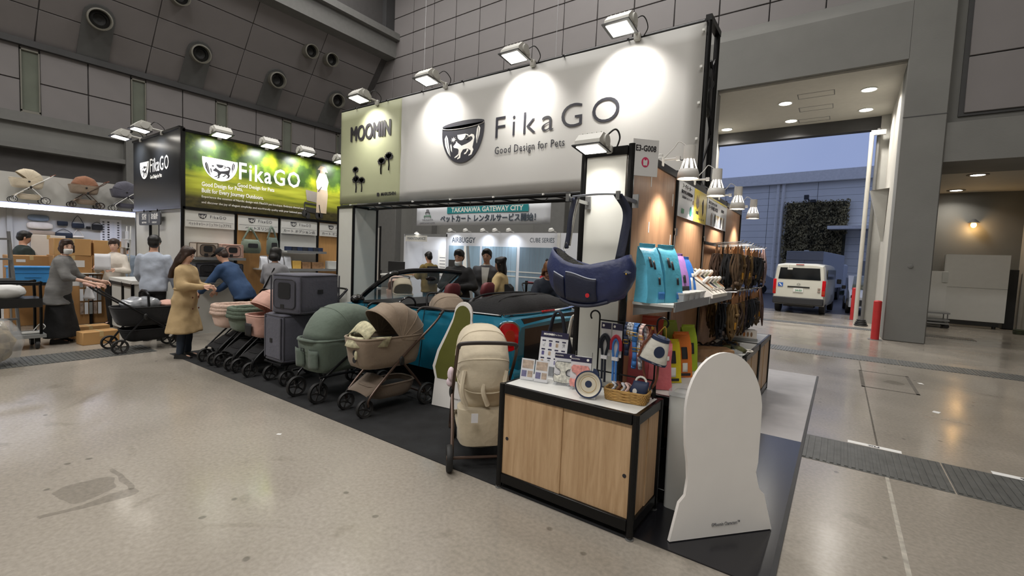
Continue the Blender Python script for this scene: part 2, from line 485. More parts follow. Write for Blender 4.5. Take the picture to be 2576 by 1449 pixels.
MB().cyl((0, 0, .1), (0, -.12, .16), .02).build('arm', 'trim_dark', t)
ld = bpy.data.lights.new('amber', 'POINT'); ld.energy = 14; ld.color = (1, .62, .25); ld.shadow_soft_size = .1
lo = bpy.data.objects.new('amber_light', ld); COL.objects.link(lo); lo.location = (3.55, 21.75, 3.3)

# --- left wall: windows below a ledge, leaning clad wall above with air nozzles
XL = -22.0
wlw = structure(MB().bx(XL - .4, XL - .08, -16, 15.5, 0, 7.9).build('wall_left', 'wall_gap'))
pmA = {}
def lpanel(y0, y1, z0, z1):
    key = (round(y1 - y0, 2), round(z1 - z0, 2))
    if key not in pmA: pmA[key] = MB().box((0, 0, 0), (.08, key[0] - .03, key[1] - .03), ch=.01).mesh('wall_panel', 'wall_panel')
    o = bpy.data.objects.new('panel', pmA[key]); COL.objects.link(o); o.location = (XL - .06, (y0 + y1) / 2, (z0 + z1) / 2); o.parent = wlw
wi = 0
for k in range(-3, 5):
    y = 3.0 + 2.86 * k
    for z0, z1 in ((5.7, 6.75), (6.75, 7.85)):
        lpanel(y + .45, y + 1.66, z0, z1); lpanel(y + 1.66, y + 2.86, z0, z1)
    lpanel(y, y + .45, 7.72, 7.85)
    wi += 1
    wn_ = structure(MB().bx(-.04, .0, .03, .42, 5.82, 7.70).build('window_%d' % wi, 'window_glass', None, (XL - .06, y, 0)))
    b = MB()
    for a in ((0, .03, 5.75, 7.75), (.42, .45, 5.75, 7.75), (0, .45, 5.72, 5.80), (0, .45, 7.70, 7.76)): b.bx(-.04, .08, a[0], a[1], a[2], a[3])
    b.build('window_frame', 'window_frame', wn_)
structure(MB().bx(XL - .1, XL + .22, -16, 15.5, 5.35, 5.68).build('trim_ledge', 'trim_grey'))
structure(MB().bx(XL - .1, XL + .05, -16, 15.5, 4.66, 5.35).build('trim_band', 'wall_concrete'))
structure(MB().bx(XL - .1, XL + .30, -16, 5.6, 4.50, 4.66).build('trim_sill', 'trim_grey'))
structure(MB().bx(XL - .1, XL + .35, 5.6, 6.6, 0, 5.35).build('trim_pier', 'trim_grey'))
structure(MB().bx(XL - .1, XL + .16, -16, 15.5, 7.82, 8.02).build('trim_ledge_top', 'trim_dark'))
# leaning wall
A = Vector((XL, 0, 8.02)); B = Vector((-19.24, 0, 11.5)); du = (B - A).normalized(); nr = Vector((du.z, 0, -du.x))
Ms = Matrix(((0, du.x, nr.x, A.x), (1, 0, 0, 0), (0, du.z, nr.z, A.z), (0, 0, 0, 1)))   # local x=Y, y=up the slope, z=outward
slen = (B - A).length
wsl = structure(MB().bx(-16, 15.5, 0, slen, -.4, -.03, Ms).build('wall_left_leaning', 'wall_gap'))
rows = 4; ph = slen / rows
pms = MB().box((0, 0, 0), (2.93, ph - .03, .06), ch=.01).mesh('wall_panel', 'wall_panel')
for k in range(-3, 4):
    for r in range(rows):
        y0 = 3.34 + 2.955 * k
        o = bpy.data.objects.new('panel', pms); COL.objects.link(o); o.parent = wsl
        o.matrix_local = Ms @ T(y0 + 1.48 if y0 < 14 else 14.9, ph * (r + .5), -.03)
structure(MB().bx(-19.35, -18.7, -16, 15.5, 11.3, 12.2).bx(-19.2, -18.45, -16, 15.5, 12.1, 12.4).build('trim_gutter', 'trim_grey'))
structure(MB().bx(-19.8, -19.2, -16, 15.5, 12.2, 16).build('wall_left_upper', 'wall_gap'))
structure(MB().bx(-20.2, -18.9, 15.0, 15.5, 12.2, 16).build('trim_mullion', 'trim_dark'))
mat('nozzle_dark', '181817', .6)
mat('chase_grey', '5c5d5d', .7, var=.05)
def nozzle(y, sd, r, chase, label):
    t = thing('air_nozzle', label, 'air vent', (0, 0, 0), 0, 'air nozzles in the leaning wall')
    p = Ms @ Vector((y, sd, 0))
    tilt = T(*p) @ RZ(-.12) @ RY(radians(104))
    MB().lathe([(r * .9, -.3), (r, .1), (r, .42), (r * .86, .44), (r * .8, .2), (r * .6, .05)], 24, tilt).build('collar', 'window_frame', t)
    MB().lathe([(r * .82, .12), (r * .8, .26), (r * .55, .3), (r * .5, .16), (.02, .1)], 24, tilt).build('throat', 'nozzle_dark', t)
    if chase:
        w = .42
        poly = [(y - w, .0), (y + w, .0)] + [(y + w * cos(a), sd + .1 + w * sin(a)) for a in [pi * i / 8 for i in range(9)]]
        MB().prism(poly, .06, Ms @ T(0, 0, .005)).build('chase', 'chase_grey', t)
        MB().prism([(y - w, 0), (y + .1, 0), (y + .1, .06), (y - w, .06)], .12, Ms @ T(0, 0, .02)).build('drip_plate', 'nozzle_dark', t)
for y, nm in ((4.76, 'largest and leftmost'), (7.76, 'second from the left'), (10.75, 'third from the left'), (13.73, 'just left of the green sign panel')):
    nozzle(y, 1.42, .34, True, 'air nozzle over a dark rounded chase, ' + nm)
for y, nm in ((11.68, 'left of the upper pair'), (12.68, 'right of the upper pair'), (6.72, 'cut by the top edge of the photo')):
    nozzle(y, 3.15, .30, False, 'air nozzle without a chase, ' + nm)
# the rest of the hall shell
structure(MB().bx(-30, 16, -16, 22, 16, 16.3).build('ceiling', 'wall_light'))
structure(MB().bx(-30, 16, -16.3, -16, 0, 16).build('wall_front', 'wall_light'))
structure(MB().bx(14, 14.3, -16, 22, 0, 16).build('wall_right', 'wall_light'))

# ================================================================ outside the gateway
mat('siding', 'f4f2ec', .55, var=.05, scale=.6)
mat('siding_gap', 'a8a8a8', .7)
mat('eave', 'efece6', .5)
structure(MB().bx(-40, 30, 22.0, 80, -.25, -.03).build('ground_asphalt', 'asphalt'))
FR = T(0, 44, 0) @ RZ(radians(-7))
fb = structure(MB().bx(-40, 14, 0, 2, -.03, 9.2, FR).build('wall_warehouse', 'siding_gap'))
sm = MB().box((0, 0, 0), (3.46, .06, .53), ch=.008).mesh('siding_plank', 'siding')
for c in range(-6, 3):
    for r in range(17):
        o = bpy.data.objects.new('plank', sm); COL.objects.link(o); o.parent = fb
        o.matrix_local = FR @ T(3.5 * c - .2, -.03, .27 + .545 * r)
MB().bx(-40, 14, -.5, .3, 8.75, 9.6, FR).build('eave_gutter', 'eave', fb)
for x in (-4.75, -4.35): MB().cyl((x, -.15, 0), (x, -.15, 8.8), .12, n=10, M=FR).build('drain_pipe', 'eave', fb)
MB().bx(-.9, 6, -1.6, 0, 4.9, 5.15, FR).build('canopy', 'eave', fb)
MB().bx(1.3, 3.2, -.1, 0, 0, 2.6, FR).build('doorway', 'wall_light', fb)
MB().cyl((-2.5, -.1, 7.3), (-2.5, -.5, 7.5), .05, M=FR).bx(-2.75, -2.45, -.7, -.45, 7.35, 7.7, FR).bx(-2.3, -1.95, -.75, -.45, 7.1, 7.3, FR).build('camera_fixture', 'trim_dark', fb)
# green wall of ivy: one mass of small leaf blades on a backing
mat('ivy', '857a58', .9, var=.75, scale=1.6)
mat('ivy_dark', '4a4838', .9, var=.4, scale=3)
iv = tag(MB().bx(-4.0, .12, -.3, 0, 1.9, 7.15, FR).build('ivy_backing', 'ivy_dark'), 'square of brown-green climbing ivy covering the warehouse wall', 'ivy', kind='stuff')
b = MB(); r3 = random.Random(3)
for i in range(5200):
    x = r3.uniform(-4.15, .25); z = r3.uniform(1.9, 7.3)
    if z < 4.6 and x > -.05: continue
    if z > 7.15 and r3.random() < .5: continue
    s_ = r3.uniform(.07, .16); M = FR @ T(x, r3.uniform(-.5, -.3), z) @ RZ(r3.uniform(-1, 1)) @ RX(r3.uniform(.4, 2.2)) @ RY(r3.uniform(-1, 1))
    b.add([(-s_ * .5, 0, 0), (0, -s_ * .9, .02), (s_ * .5, 0, 0), (0, s_ * .5, .02)], [(0, 1, 2, 3)], M)
lv = b.build('leaves', 'ivy', iv); lv['kind'] = 'stuff'
hedge = MB().bx(-2.2, 2.4, -1.2, -.6, 0, .35, FR)
for i in range(700):
    s_ = .12; M = FR @ T(r3.uniform(-2.2, 2.4), r3.uniform(-1.3, -.6), r3.uniform(.05, .5)) @ RZ(r3.uniform(-2, 2)) @ RX(r3.uniform(0, 3))
    hedge.add([(-s_ * .5, 0, 0), (0, -s_, .02), (s_ * .5, 0, 0), (0, s_, .02)], [(0, 1, 2, 3)], M)
mat('hedge', '3a4030', .9, var=.5, scale=4)
tag(hedge.build('hedge', 'hedge'), 'low dark clipped hedge at the foot of the warehouse wall', 'hedge', kind='stuff')
# ================================================================ the main booth: carpet, counters, wooden wall, big sign
mat('carpet_black', '1d1e20', .95, var=.45, scale=5, bump=.5, bscale=220)
mat('vinyl_black', '1e1e22', .22, var=.15, scale=2)
mat('carpet_grey', 'a6a4a6', .6, var=.06, scale=7)
def wood(name, c1, c2, vert=True, sc=1.0):
    m = bpy.data.materials.new(name); m.use_nodes = True; MATS[name] = m
    N = m.node_tree.nodes; L = m.node_tree.links; p = N['Principled BSDF']; p.inputs['Roughness'].default_value = .45
    t = N.new('ShaderNodeTexCoord'); mp = N.new('ShaderNodeMapping')
    mp.inputs['Scale'].default_value = (9 * sc, 9 * sc, .8 * sc) if vert else (.8 * sc, 9 * sc, 9 * sc)
    n = N.new('ShaderNodeTexNoise'); n.inputs['Scale'].default_value = 3; n.inputs['Detail'].default_value = 8; n.inputs['Distortion'].default_value = .8
    r = N.new('ShaderNodeValToRGB'); e = r.color_ramp.elements
    e[0].position = .3; e[0].color = (*lin(c1), 1); e[1].position = .68; e[1].color = (*lin(c2), 1)
    n2 = N.new('ShaderNodeTexNoise'); n2.inputs['Scale'].default_value = 22; n2.inputs['Detail'].default_value = 3
    mm = N.new('ShaderNodeMath'); mm.operation = 'MULTIPLY_ADD'; mm.inputs[1].default_value = .25
    L.new(t.outputs['Object'], mp.inputs['Vector']); L.new(mp.outputs['Vector'], n.inputs['Vector']); L.new(mp.outputs['Vector'], n2.inputs['Vector'])
    L.new(n2.outputs['Fac'], mm.inputs[0]); L.new(n.outputs['Fac'], mm.inputs[2])
    mm2 = N.new('ShaderNodeMath'); mm2.operation = 'SUBTRACT'; mm2.inputs[1].default_value = .125
    L.new(mm.outputs[0], mm2.inputs[0]); L.new(mm2.outputs[0], r.inputs['Fac']); L.new(r.outputs['Color'], p.inputs['Base Color'])
wood('wood_oak', 'b08f6a', 'c9a984'); wood('wood_wall', 'a17a5c', 'b68d6b', sc=.7)
mat('laminate_white', 'dcdcd8', .35, var=.02)
mat('panel_white', 'c9c9c2', .5, var=.02)
mat('post_black', '111112', .3, metal=.4, var=.1)

structure(MB().bx(-8.0, -.9, 2.555, 8.5, 0, .006).build('floor_carpet', 'carpet_black'))
structure(MB().bx(-.9, -.19, 2.60, 5.08, 0, .008).build('floor_vinyl', 'vinyl_black'))
structure(MB().bx(-.9, -.19, 5.08, 8.5, 0, .007).build('floor_carpet_grey', 'carpet_grey'))
structure(MB().bx(-.19, -.165, 2.6, 8.5, 0, .01).build('trim_edge_tape', 'trim_dark'))

def post(b, x, y, z0, z1, w=.04):
    """grooved aluminium-system post"""
    r = w / 2; g = w * .18
    poly = [(r, -g), (r, g), (r * .8, g * 1.6), (r * .8, r * .7), (r * .7, r * .8), (g * 1.6, r * .8), (g, r), (-g, r), (-g * 1.6, r * .8), (-r * .7, r * .8), (-r * .8, r * .7), (-r * .8, g * 1.6), (-r, g), (-r, -g),
            (-r * .8, -g * 1.6), (-r * .8, -r * .7), (-r * .7, -r * .8), (-g * 1.6, -r * .8), (-g, -r), (g, -r), (g * 1.6, -r * .8), (r * .7, -r * .8), (r * .8, -r * .7), (r * .8, -g * 1.6)]
    b.prism(poly, z1 - z0, T(x, y, z0))

def counter(name, label, x0, x1, y0, y1, h, faces, group=None, feet=True):
    """display counter: black posts and rails, white top, wooden sliding doors on the faces given"""
    t = thing(name, label, 'counter', ((x0 + x1) / 2, (y0 + y1) / 2, 0), 0, group)
    w, d = (x1 - x0), (y1 - y0)
    for sx in (-1, 1):
        for sy in (-1, 1):
            b = MB(); post(b, sx * (w / 2 - .02), sy * (d / 2 - .02), .02, h, .042)
            p = b.build('post', 'post_black', t)
            if feet: MB().lathe([(.026, 0), (.026, .008), (.012, .012), (.012, .03)], 12, T(sx * (w / 2 - .02), sy * (d / 2 - .02), 0)).build('foot', 'steel', p)
    MB().bx(-w / 2 + .015, w / 2 - .015, -d / 2 + .015, d / 2 - .015, h - .016, h - .002).build('top', 'laminate_white', t)
    for s_ in (-1, 1):
        for z0, z1 in ((h - .065, h - .001), (.045, .115)):
            MB().bx(-w / 2 + .04, w / 2 - .04, s_ * (d / 2 - .036) - .0, s_ * (d / 2 - .005), z0, z1, ch=.004).build('rail', 'post_black', t)
            MB().bx(s_ * (w / 2 - .036), s_ * (w / 2 - .005), -d / 2 + .04, d / 2 - .04, z0, z1, ch=.004).build('rail', 'post_black', t)
    for f in faces:
        if f in 'FB':
            s_ = -1 if f == 'F' else 1
            for k in (-1, 1):
                yy = s_ * (d / 2 - (.022 if k < 0 else .030))
                dr = MB().bx(min(0, k * (w / 2 - .04)), max(0, k * (w / 2 - .04)), yy - .004, yy + .004, .115, h - .065).build('door', 'wood_oak', t)
                MB().lathe([(.012, 0), (.012, .003), (.002, .003)], 12, T(k * (w / 2 - .075), yy - .0035, h * .49) @ RX(pi / 2)).build('finger_hole', 'ink', dr)
        else:
            s_ = -1 if f == 'L' else 1
            xx = s_ * (w / 2 - .022)
            for k in (-1, 1):
                MB().bx(xx - .004 + .003 * k, xx + .004 + .003 * k, min(0, k * (d / 2 - .04)) + (.0 if k < 0 else .004), max(0, k * (d / 2 - .04)), .115, h - .065).build('door', 'wood_oak', t)
    return t

counter('display_counter', 'oak-fronted display counter with black frame holding the basket and harness stands', -1.885, -.88, 2.54, 3.0, .75, 'FRL')
cnt = ['oak display counter with black posts, hidden behind the white cutout board', 'oak display counter beneath the packed harness racks, next behind the cutout board', 'middle oak display counter of the right-hand run', 'farthest oak display counter, at the gateway end of the run']
for k, y in enumerate((3.06, 4.05, 5.05, 6.05)):
    counter('display_counter', cnt[k], -1.2 if k else -1.2, -.70, y, y + .985, .75, 'RB' if k < 3 else 'RB', 'oak counters along the wooden wall')

# wooden wall behind the counters
ww = structure(thing('wall_wood', None, None))
for k in range(4):
    y0 = 3.02 + 1.02 * k
    MB().bx(-1.215, -1.195, y0 + .02, y0 + 1.0, .04, 2.36).build('panel', 'wood_wall', ww)
    MB().bx(-1.228, -1.18, y0 + .02, y0 + 1.0, 2.36, 2.42, ch=.004).build('rail', 'post_black', ww)
for k in range(5):
    b = MB(); post(b, -1.203, 3.02 + 1.02 * k, 0, 2.43, .045); b.build('post', 'post_black', ww)
    if k: MB().bx(-1.179, -1.172, 3.02 + 1.02 * k - .035, 3.02 + 1.02 * k - .012, .78, 1.92).bx(-1.179, -1.166, 3.02 + 1.02 * k - .035, 3.02 + 1.02 * k + .01, 1.88, 1.94).build('slotted_bar', 'steel', ww)
for y, z, l in ((3.4, 2.2, .09), (3.4, 1.86, .08), (3.95, 2.12, .1), (3.95, 1.78, .1)): MB().bx(-1.195, -1.193, y, y + .014, z, z + l).build('tape_piece', 'tape_white', ww)
# short white return wall at its near end
ws = structure(thing('wall_white', None, None))
MB().bx(-1.53, -1.235, 3.01, 3.03, .04, 2.36).build('panel', 'panel_white', ws)
b = MB(); post(b, -1.553, 3.02, 0, 2.43, .045); b.build('post', 'post_black', ws)
MB().bx(-1.535, -1.225, 2.998, 3.042, 2.36, 2.42, ch=.004).build('rail', 'post_black', ws)

# --- flood lamp: housing, reflector visor, lens, knuckle, clamp; local -Y is the beam side
mat('flood_white', 'c9c8c2', .45, var=.04)
def flood(label, loc, rz, group, power, tilt=-.12, arm=.27, rise=.03, warm=(1, .96, .9), sc=1.0, aim=None, glow='lamp_glow'):
    t = thing('flood_lamp', label, 'lamp', loc, rz, group)
    Mh = T(0, -arm, rise) @ RX(tilt) @ SC(sc)
    b = MB()
    b.loft([[(x, -.13, -.05), (x, .10, -.05), (x, .12, .02), (x, .05, .085), (x, -.06, .085), (x, -.13, .0)] for x in (-.135, .135)], M=Mh)
    for k in range(5): b.bx(-.11 + k * .05, -.10 + k * .05, -.05, .09, .08, .10, Mh)
    b.build('housing', 'flood_white', t)
    MB().cyl((.135, .0, .02), (.16, .0, .02), .06, n=14, M=Mh).build('hinge_cap', 'flood_white', t); MB().cyl((-.16, .0, .02), (-.135, .0, .02), .05, n=14, M=Mh).build('hinge_cap', 'flood_white', t)
    MB().bx(-.15, .15, -.16, .12, -.062, -.05, Mh).build('visor', 'black_plastic', t)
    MB().bx(-.115, .115, -.125, .085, -.067, -.061, Mh).build('lens', glow, t)
    MB().tube([(.08 * sc, .0, 0), (.08 * sc, -.03, .02), (.06 * sc, -arm * .55, rise), (.04 * sc, -arm + .08 * sc, rise)], .016 * sc, 8).box((.08 * sc, 0, -.01), (.07 * sc, .05 * sc, .08 * sc), ch=.008).build('clamp', 'flood_white', t)
    MB().tube(smoothpath([(.06 * sc, -arm + .1 * sc, rise + .04), (.18 * sc, -arm * .5, rise + .1), (.2 * sc, -.02, .06), (.14 * sc, .02, -.01)]), .006, 6).build('cable', 'black_plastic', t)
    # the lamp's light
    M0 = T(*loc) @ RZ(rz) @ Mh
    d = bpy.data.lights.new('flood_light', 'AREA'); d.shape = 'RECTANGLE'; d.size = .2 * sc; d.size_y = .16 * sc; d.energy = power; d.color = warm; d.spread = 1.8
    o = bpy.data.objects.new('flood_light', d); COL.objects.link(o)
    Rr = M0 @ T(0, -.02, -.075)
    if aim is not None: Rr = Matrix.Translation(Rr.translation) @ (Vector(aim) - Rr.translation).to_track_quat('-Z', 'Y').to_matrix().to_4x4()
    else: Rr = Matrix.Translation(Rr.translation) @ Rr.to_3x3().normalized().to_4x4()
    o.matrix_world = Rr
    return t

# --- the big sign on its truss
mat('banner_white', 'b5b4b1', .55, var=.015, scale=2)
mat('banner_green', 'a0a384', .55, var=.02)
mat('print_black', '1c1a1e', .6, var=.02)
mat('print_white', 'eceae4', .55, var=.02)
mat('print_bowl', '23232c', .6, var=.02)
YB = 5.0; BX0, BX1, BZ0, BZ1 = -7.47, -1.28, 2.47, 4.10
bn = thing('hanging_sign', 'huge white fabric sign with bowl emblem and green end section on a black truss', 'sign', (0, 0, 0))
def cloth(x0, x1, y, z0, z1, seed):
    b = MB()
    b.grid(lambda u, v: (x0 + (x1 - x0) * u, y + .006 * noise.noise(Vector((u * 9, v * 5, seed))), z0 + (z1 - z0) * v), 24, 10)
    return b
cloth(-5.86, BX1, YB, BZ0, BZ1, 1).build('fabric', 'banner_white', bn, solid=.004)
cloth(BX0, -5.86, YB, BZ0, BZ1, 2).build('end_fabric', 'banner_green', bn, solid=.004)
for z in (BZ0 - .03, BZ1 + .015): MB().cyl((BX0, YB + .03, z), (BX1 - .01, YB + .03, z), .028, n=10).build('rail', 'post_black', bn)
MB().cyl((BX0, YB + .03, BZ0), (BX0, YB + .03, BZ1), .02, n=8).build('rail', 'post_black', bn)
MB().cyl((BX0, YB + .30, BZ0 - .06), (BX1, YB + .30, BZ0 - .06), .024, n=8).build('rail', 'post_black', bn)
b = MB()
k = BX0
while k < BX1 - .2: b.cyl((k, YB + .03, BZ0 - .03), (k + .22, YB + .3, BZ0 - .06), .01, n=6); b.cyl((k + .22, YB + .3, BZ0 - .06), (k + .44, YB + .03, BZ0 - .03), .01, n=6); k += .44
b.build('bracing', 'post_black', bn)
cm = MB().cyl((0, 0, 0), (0, -.03, 0), .008, n=6).bx(-.012, .012, -.035, -.025, -.012, .012)
for i in range(8):
    cm.build('toggle', 'lamp_white', bn, (BX0 + .35 + i * .8, YB - .005, BZ0 - .02)); cm.build('toggle', 'post_black', bn, (BX0 + .45 + i * .82, YB - .005, BZ1 + .0))
for i in range(5): cm.build('toggle', 'lamp_white', bn, (BX1 - .02, YB - .005, BZ0 + .1 + i * .36))
# truss tower at the right end
tw = thing('truss_tower', 'slim black ladder truss standing at the right end of the big sign', 'truss', (0, 0, 0))
for x, y in ((-1.264, 5.03), (-1.264, 5.40)): MB().cyl((x, y, 0), (x, y, 4.16), .03, n=10).build('chord', 'post_black', tw)
z = .1; s_ = 1
while z < 3.75:
    MB().cyl((-1.264, 5.03 if s_ > 0 else 5.40, z), (-1.264, 5.40 if s_ > 0 else 5.03, z + .42), .013, n=6).build('lacing', 'post_black', tw); z += .42; s_ = -s_
for z in (.05, 2.45, 4.14): MB().bx(-1.294, -1.234, 5.0, 5.43, z - .03, z + .03).build('plate', 'post_black', tw)
MB().box((-1.264, 5.2, 3.45), (.05, .12, .5), ch=.02).tube(smoothpath([(-1.25, 5.12, 3.75), (-1.25, 5.3, 3.6), (-1.25, 5.1, 3.4), (-1.25, 5.25, 3.2)]), .02, 6).build('control_box', 'black_plastic', tw)

def flat(poly, m, parent, M, h=.0015, name='print'):
    return MB().prism(poly, h, M).build(name, m, parent)

def emblem(parent, M, w, mb, mf, rim=True):
    """bowl with leaves, star, cup and a standing dog; w = bowl width, origin at bowl centre"""
    X = M @ SC(w, w * .74, 1)
    bowl = [(-.5, .42)] + arc(0, .30, .5, .78, 180, 360, 24) + [(.5, .42)]
    flat(bowl, mb, parent, X, name='bowl_print')
    Y_ = X @ T(0, 0, .0016)
    if rim: flat(arc(0, .44, .5, .085, 0, 360, 24)[:-1], mb, parent, X, name='bowl_print'); MB().tube([(x, y, .002) for x, y in arc(0, .41, .49, .075, 180, 360, 16)], .008, 4, X).build('bowl_print', mf, parent)
    flat([(-.43, .15), (-.39, .23), (-.35, .15), (-.32, -.02), (-.27, -.30), (-.34, -.20), (-.41, -.02)], mf, parent, Y_, name='leaf_print')
    MB().tube([(-.39, .17, .0035), (-.36, -.02, .0035), (-.29, -.25, .0035)], .006, 4, X).build('leaf_print', mb, parent)
    flat([(-.285, -.03), (-.265, .01), (-.245, -.06), (-.235, -.2), (-.265, -.15)], mf, parent, Y_, name='leaf_print')
    flat([(.375, .36), (.415, .28), (.40, .13), (.345, -.07), (.325, .10), (.34, .27)], mf, parent, Y_, name='leaf_print')
    MB().tube([(.375, .30, .0035), (.37, .12, .0035), (.35, -.02, .0035)], .005, 4, X).build('leaf_print', mb, parent)
    st = []
    for i in range(16):
        r_ = .07 if i % 2 == 0 else .025
        st.append((-.21 + r_ * sin(pi * i / 8), .10 + r_ * cos(pi * i / 8)))
    flat(st, mf, parent, Y_, name='star_print')
    flat([(-.12, .20), (.09, .20)] + arc(-.015, .19, .1, .13, 0, -180, 10), mf, parent, Y_, name='cup_print')
    MB().tube([(x, y, .0015) for x, y in arc(.10, .13, .045, .045, -100, 100, 8)], .012, 4, X).build('cup_print', mf, parent)
    dog = [(-.21, -.06), (-.155, .0), (-.13, .055), (-.105, .01), (-.05, -.035), (-.007, -.073), (.10, -.045), (.20, .0), (.25, .05), (.24, .105), (.20, .125), (.16, .11), (.165, .145), (.22, .175), (.275, .15), (.292, .09), (.265, -.06), (.25, -.14), (.275, -.20), (.235, -.31), (.165, -.335), (.17, -.31), (.205, -.285), (.215, -.215), (.14, -.155), (.03, -.165), (-.02, -.25), (-.03, -.36), (-.10, -.385), (-.10, -.36), (-.065, -.335), (-.06, -.2), (-.089, -.135), (-.137, -.115), (-.19, -.10)]
    flat(dog, mf, parent, Y_, name='dog_print')
    flat([(-.07, -.16), (-.08, -.26), (-.17, -.33), (-.165, -.35), (-.10, -.32), (-.045, -.25)], mf, parent, Y_, name='dog_print'); flat([(.13, -.15), (.16, -.2), (.10, -.28), (.06, -.285), (.06, -.26), (.11, -.225)], mf, parent, Y_, name='dog_print')

PL = T(0, YB - .012, 0) @ FRONT
for dx_, dz_, dy_ in ((0, 0, 0), (-.014, .006, .0004), (.014, -.006, .0008), (.005, .008, .0012)): text('MOOMIN', .36, 'print_black', bn, T(-6.64 + dx_, YB - .012 - dy_, 3.66 + dz_) @ FRONT, bold=0, res=4, width=1.05)
text('MARUSHIN', .075, 'print_black', bn, T(-6.13, YB - .012, 2.6) @ FRONT, bold=.002)
flat(rrect(.06, .06, .01), 'print_black', bn, T(-6.39, YB - .012, 2.6) @ FRONT)
emblem(bn, T(-4.54, YB - .012, 3.25) @ FRONT, .80, 'print_bowl', 'print_white')
text('FikaGO', .41, 'print_bowl', bn, T(-3.06, YB - .012, 3.365) @ FRONT, width=1.77, sp=1.3, res=5, bold=-.004)
text('Good Design for Pets', .14, 'print_bowl', bn, T(-3.40, YB - .012, 3.07) @ FRONT, width=1.08, sp=1.1)
# the small flower drawings on the green section
def flower(x, z, s, mir=1):
    X = T(x, YB - .012, z) @ FRONT @ SC(s * mir, s, 1)
    for a in (-.9, -.3, .3, .9): flat([(0, 0), (.17, .22), (.06, .42), (0, .36), (-.06, .42), (-.17, .22)], 'print_black', bn, X @ RZ(a), name='flower_print')
    MB().tube([(0, 0, .001), (.05, -.3, .001), (.02, -.6, .001)], .015, 4, X).build('flower_print', 'print_black', bn)
for a in ((-7.0, 2.84, .30), (-7.02, 3.02, .24), (-6.84, 2.82, .26), (-6.32, 3.10, .28, -1), (-6.14, 3.16, .30)): flower(*a)

fl_lab = ['above the green section', 'second from left', 'third from left', 'rightmost, beside the truss']
for i, (x, p) in enumerate(((-6.54, 15), (-4.98, 19), (-3.45, 19), (-2.08, 19))):
    flood('white flood lamp clamped on the top rail, ' + fl_lab[i], (x, YB - .02, BZ1 + .02), 0, 'flood lamps over the big sign', p, aim=(x, YB, 3.62))
flood('large white flood lamp on top of the short white wall', (-1.41, 2.99, 2.41), 0, None, 2.2, aim=(-1.40, 3.0, 1.9), sc=.67, arm=.15, rise=.0)
# pillar carrying the left end of the sign
pl = thing('sign_pillar', 'white square pillar with black edges under the green sign section', 'pillar', (-7.28, 5.25, 0))
b = MB()
for x, y in ((-.23, -.25), (.22, -.25), (.22, .25), (-.23, .25)):
    q = MB(); post(q, x, y, 0, 2.43, .045); q.build('post', 'post_black', pl)
MB().bx(-.21, .20, -.255, -.24, .05, 2.4).build('panel', 'panel_white', pl); MB().bx(.21, .225, -.23, .23, .05, 2.4).build('panel', 'panel_white', pl)
MB().bx(-.25, .24, -.27, .27, 2.4, 2.44).build('top_plate', 'post_black', pl)
# ================================================================ lamps, signs and goods on the wooden wall and counters
mat('spot_white', 'd2d0cc', .4, var=.03)
k = 0
nm = ['nearest', 'second', 'third', 'farthest']
for y in (3.60, 4.55, 5.62, 6.72):
    t = thing('clamp_lamp', nm[k] + ' white clamp spot lamp with slotted cone head on the wooden wall', 'lamp', (-1.2, y, 2.42), 0, 'clamp lamps on the wooden wall'); k += 1
    MB().box((0, 0, .0), (.05, .05, .07), ch=.006).box((0, 0, .045), (.03, .03, .03), ch=.004).build('clamp', 'spot_white', t)
    MB().cyl((.02, 0, .015), (.13, 0, .015), .009, n=8).bx(.12, .15, -.014, .014, .0, .03).loft([ring((.15, 0, .0), .001, .012, 8), ring((.19, 0, .0), .02, .02, 8)], M=None).build('arm', 'spot_white', t)
    hx = .215
    MB().lathe([(.001, .10), (.042, .10), (.044, .02), (.04, .0)], 18, T(hx, 0, 0)).build('head', 'spot_white', t)
    # slotted shade: solid collar bands with ribs between, so lamp light shows through
    sh = MB(); Xh = T(hx, 0, 0)
    for i in range(10):
        a = 2 * pi * i / 10; w = .17
        ps = [(.04, .0, a - w), (.04, 0, a + w), (.066, -.075, a + w * .8), (.066, -.075, a - w * .8)]
        sh.add([(r * cos(q), r * sin(q), z) for r, z, q in ps], [(0, 1, 2, 3)], Xh)
    sh.lathe([(.066, -.075), (.074, -.10), (.078, -.145)], 24, Xh, cap=False)
    sh.build('shade', 'spot_white', t, solid=.002)
    MB().lathe([(.03, 0), (.045, -.06), (.066, -.125), (.064, -.135), (.005, -.137)], 20, Xh).build('bulb', 'lamp_glow', t)
    MB().tube(smoothpath([(hx - .02, 0, .1), (hx - .08, 0, .14), (.1, 0, .1), (.03, 0, .03)]), .004, 6).build('cable', 'spot_white', t)
    d = bpy.data.lights.new('spot_light', 'SPOT'); d.energy = 36; d.spot_size = 1.9; d.spot_blend = .6; d.color = (1, .93, .84); d.shadow_soft_size = .05
    o = bpy.data.objects.new('spot_light', d); COL.objects.link(o)
    p0 = Vector((-1.2 + hx, y, 2.26)); o.location = p0
    o.rotation_euler = (Vector((-1.2, y + .05, 1.35)) - p0).to_track_quat('-Z', 'Y').to_euler()

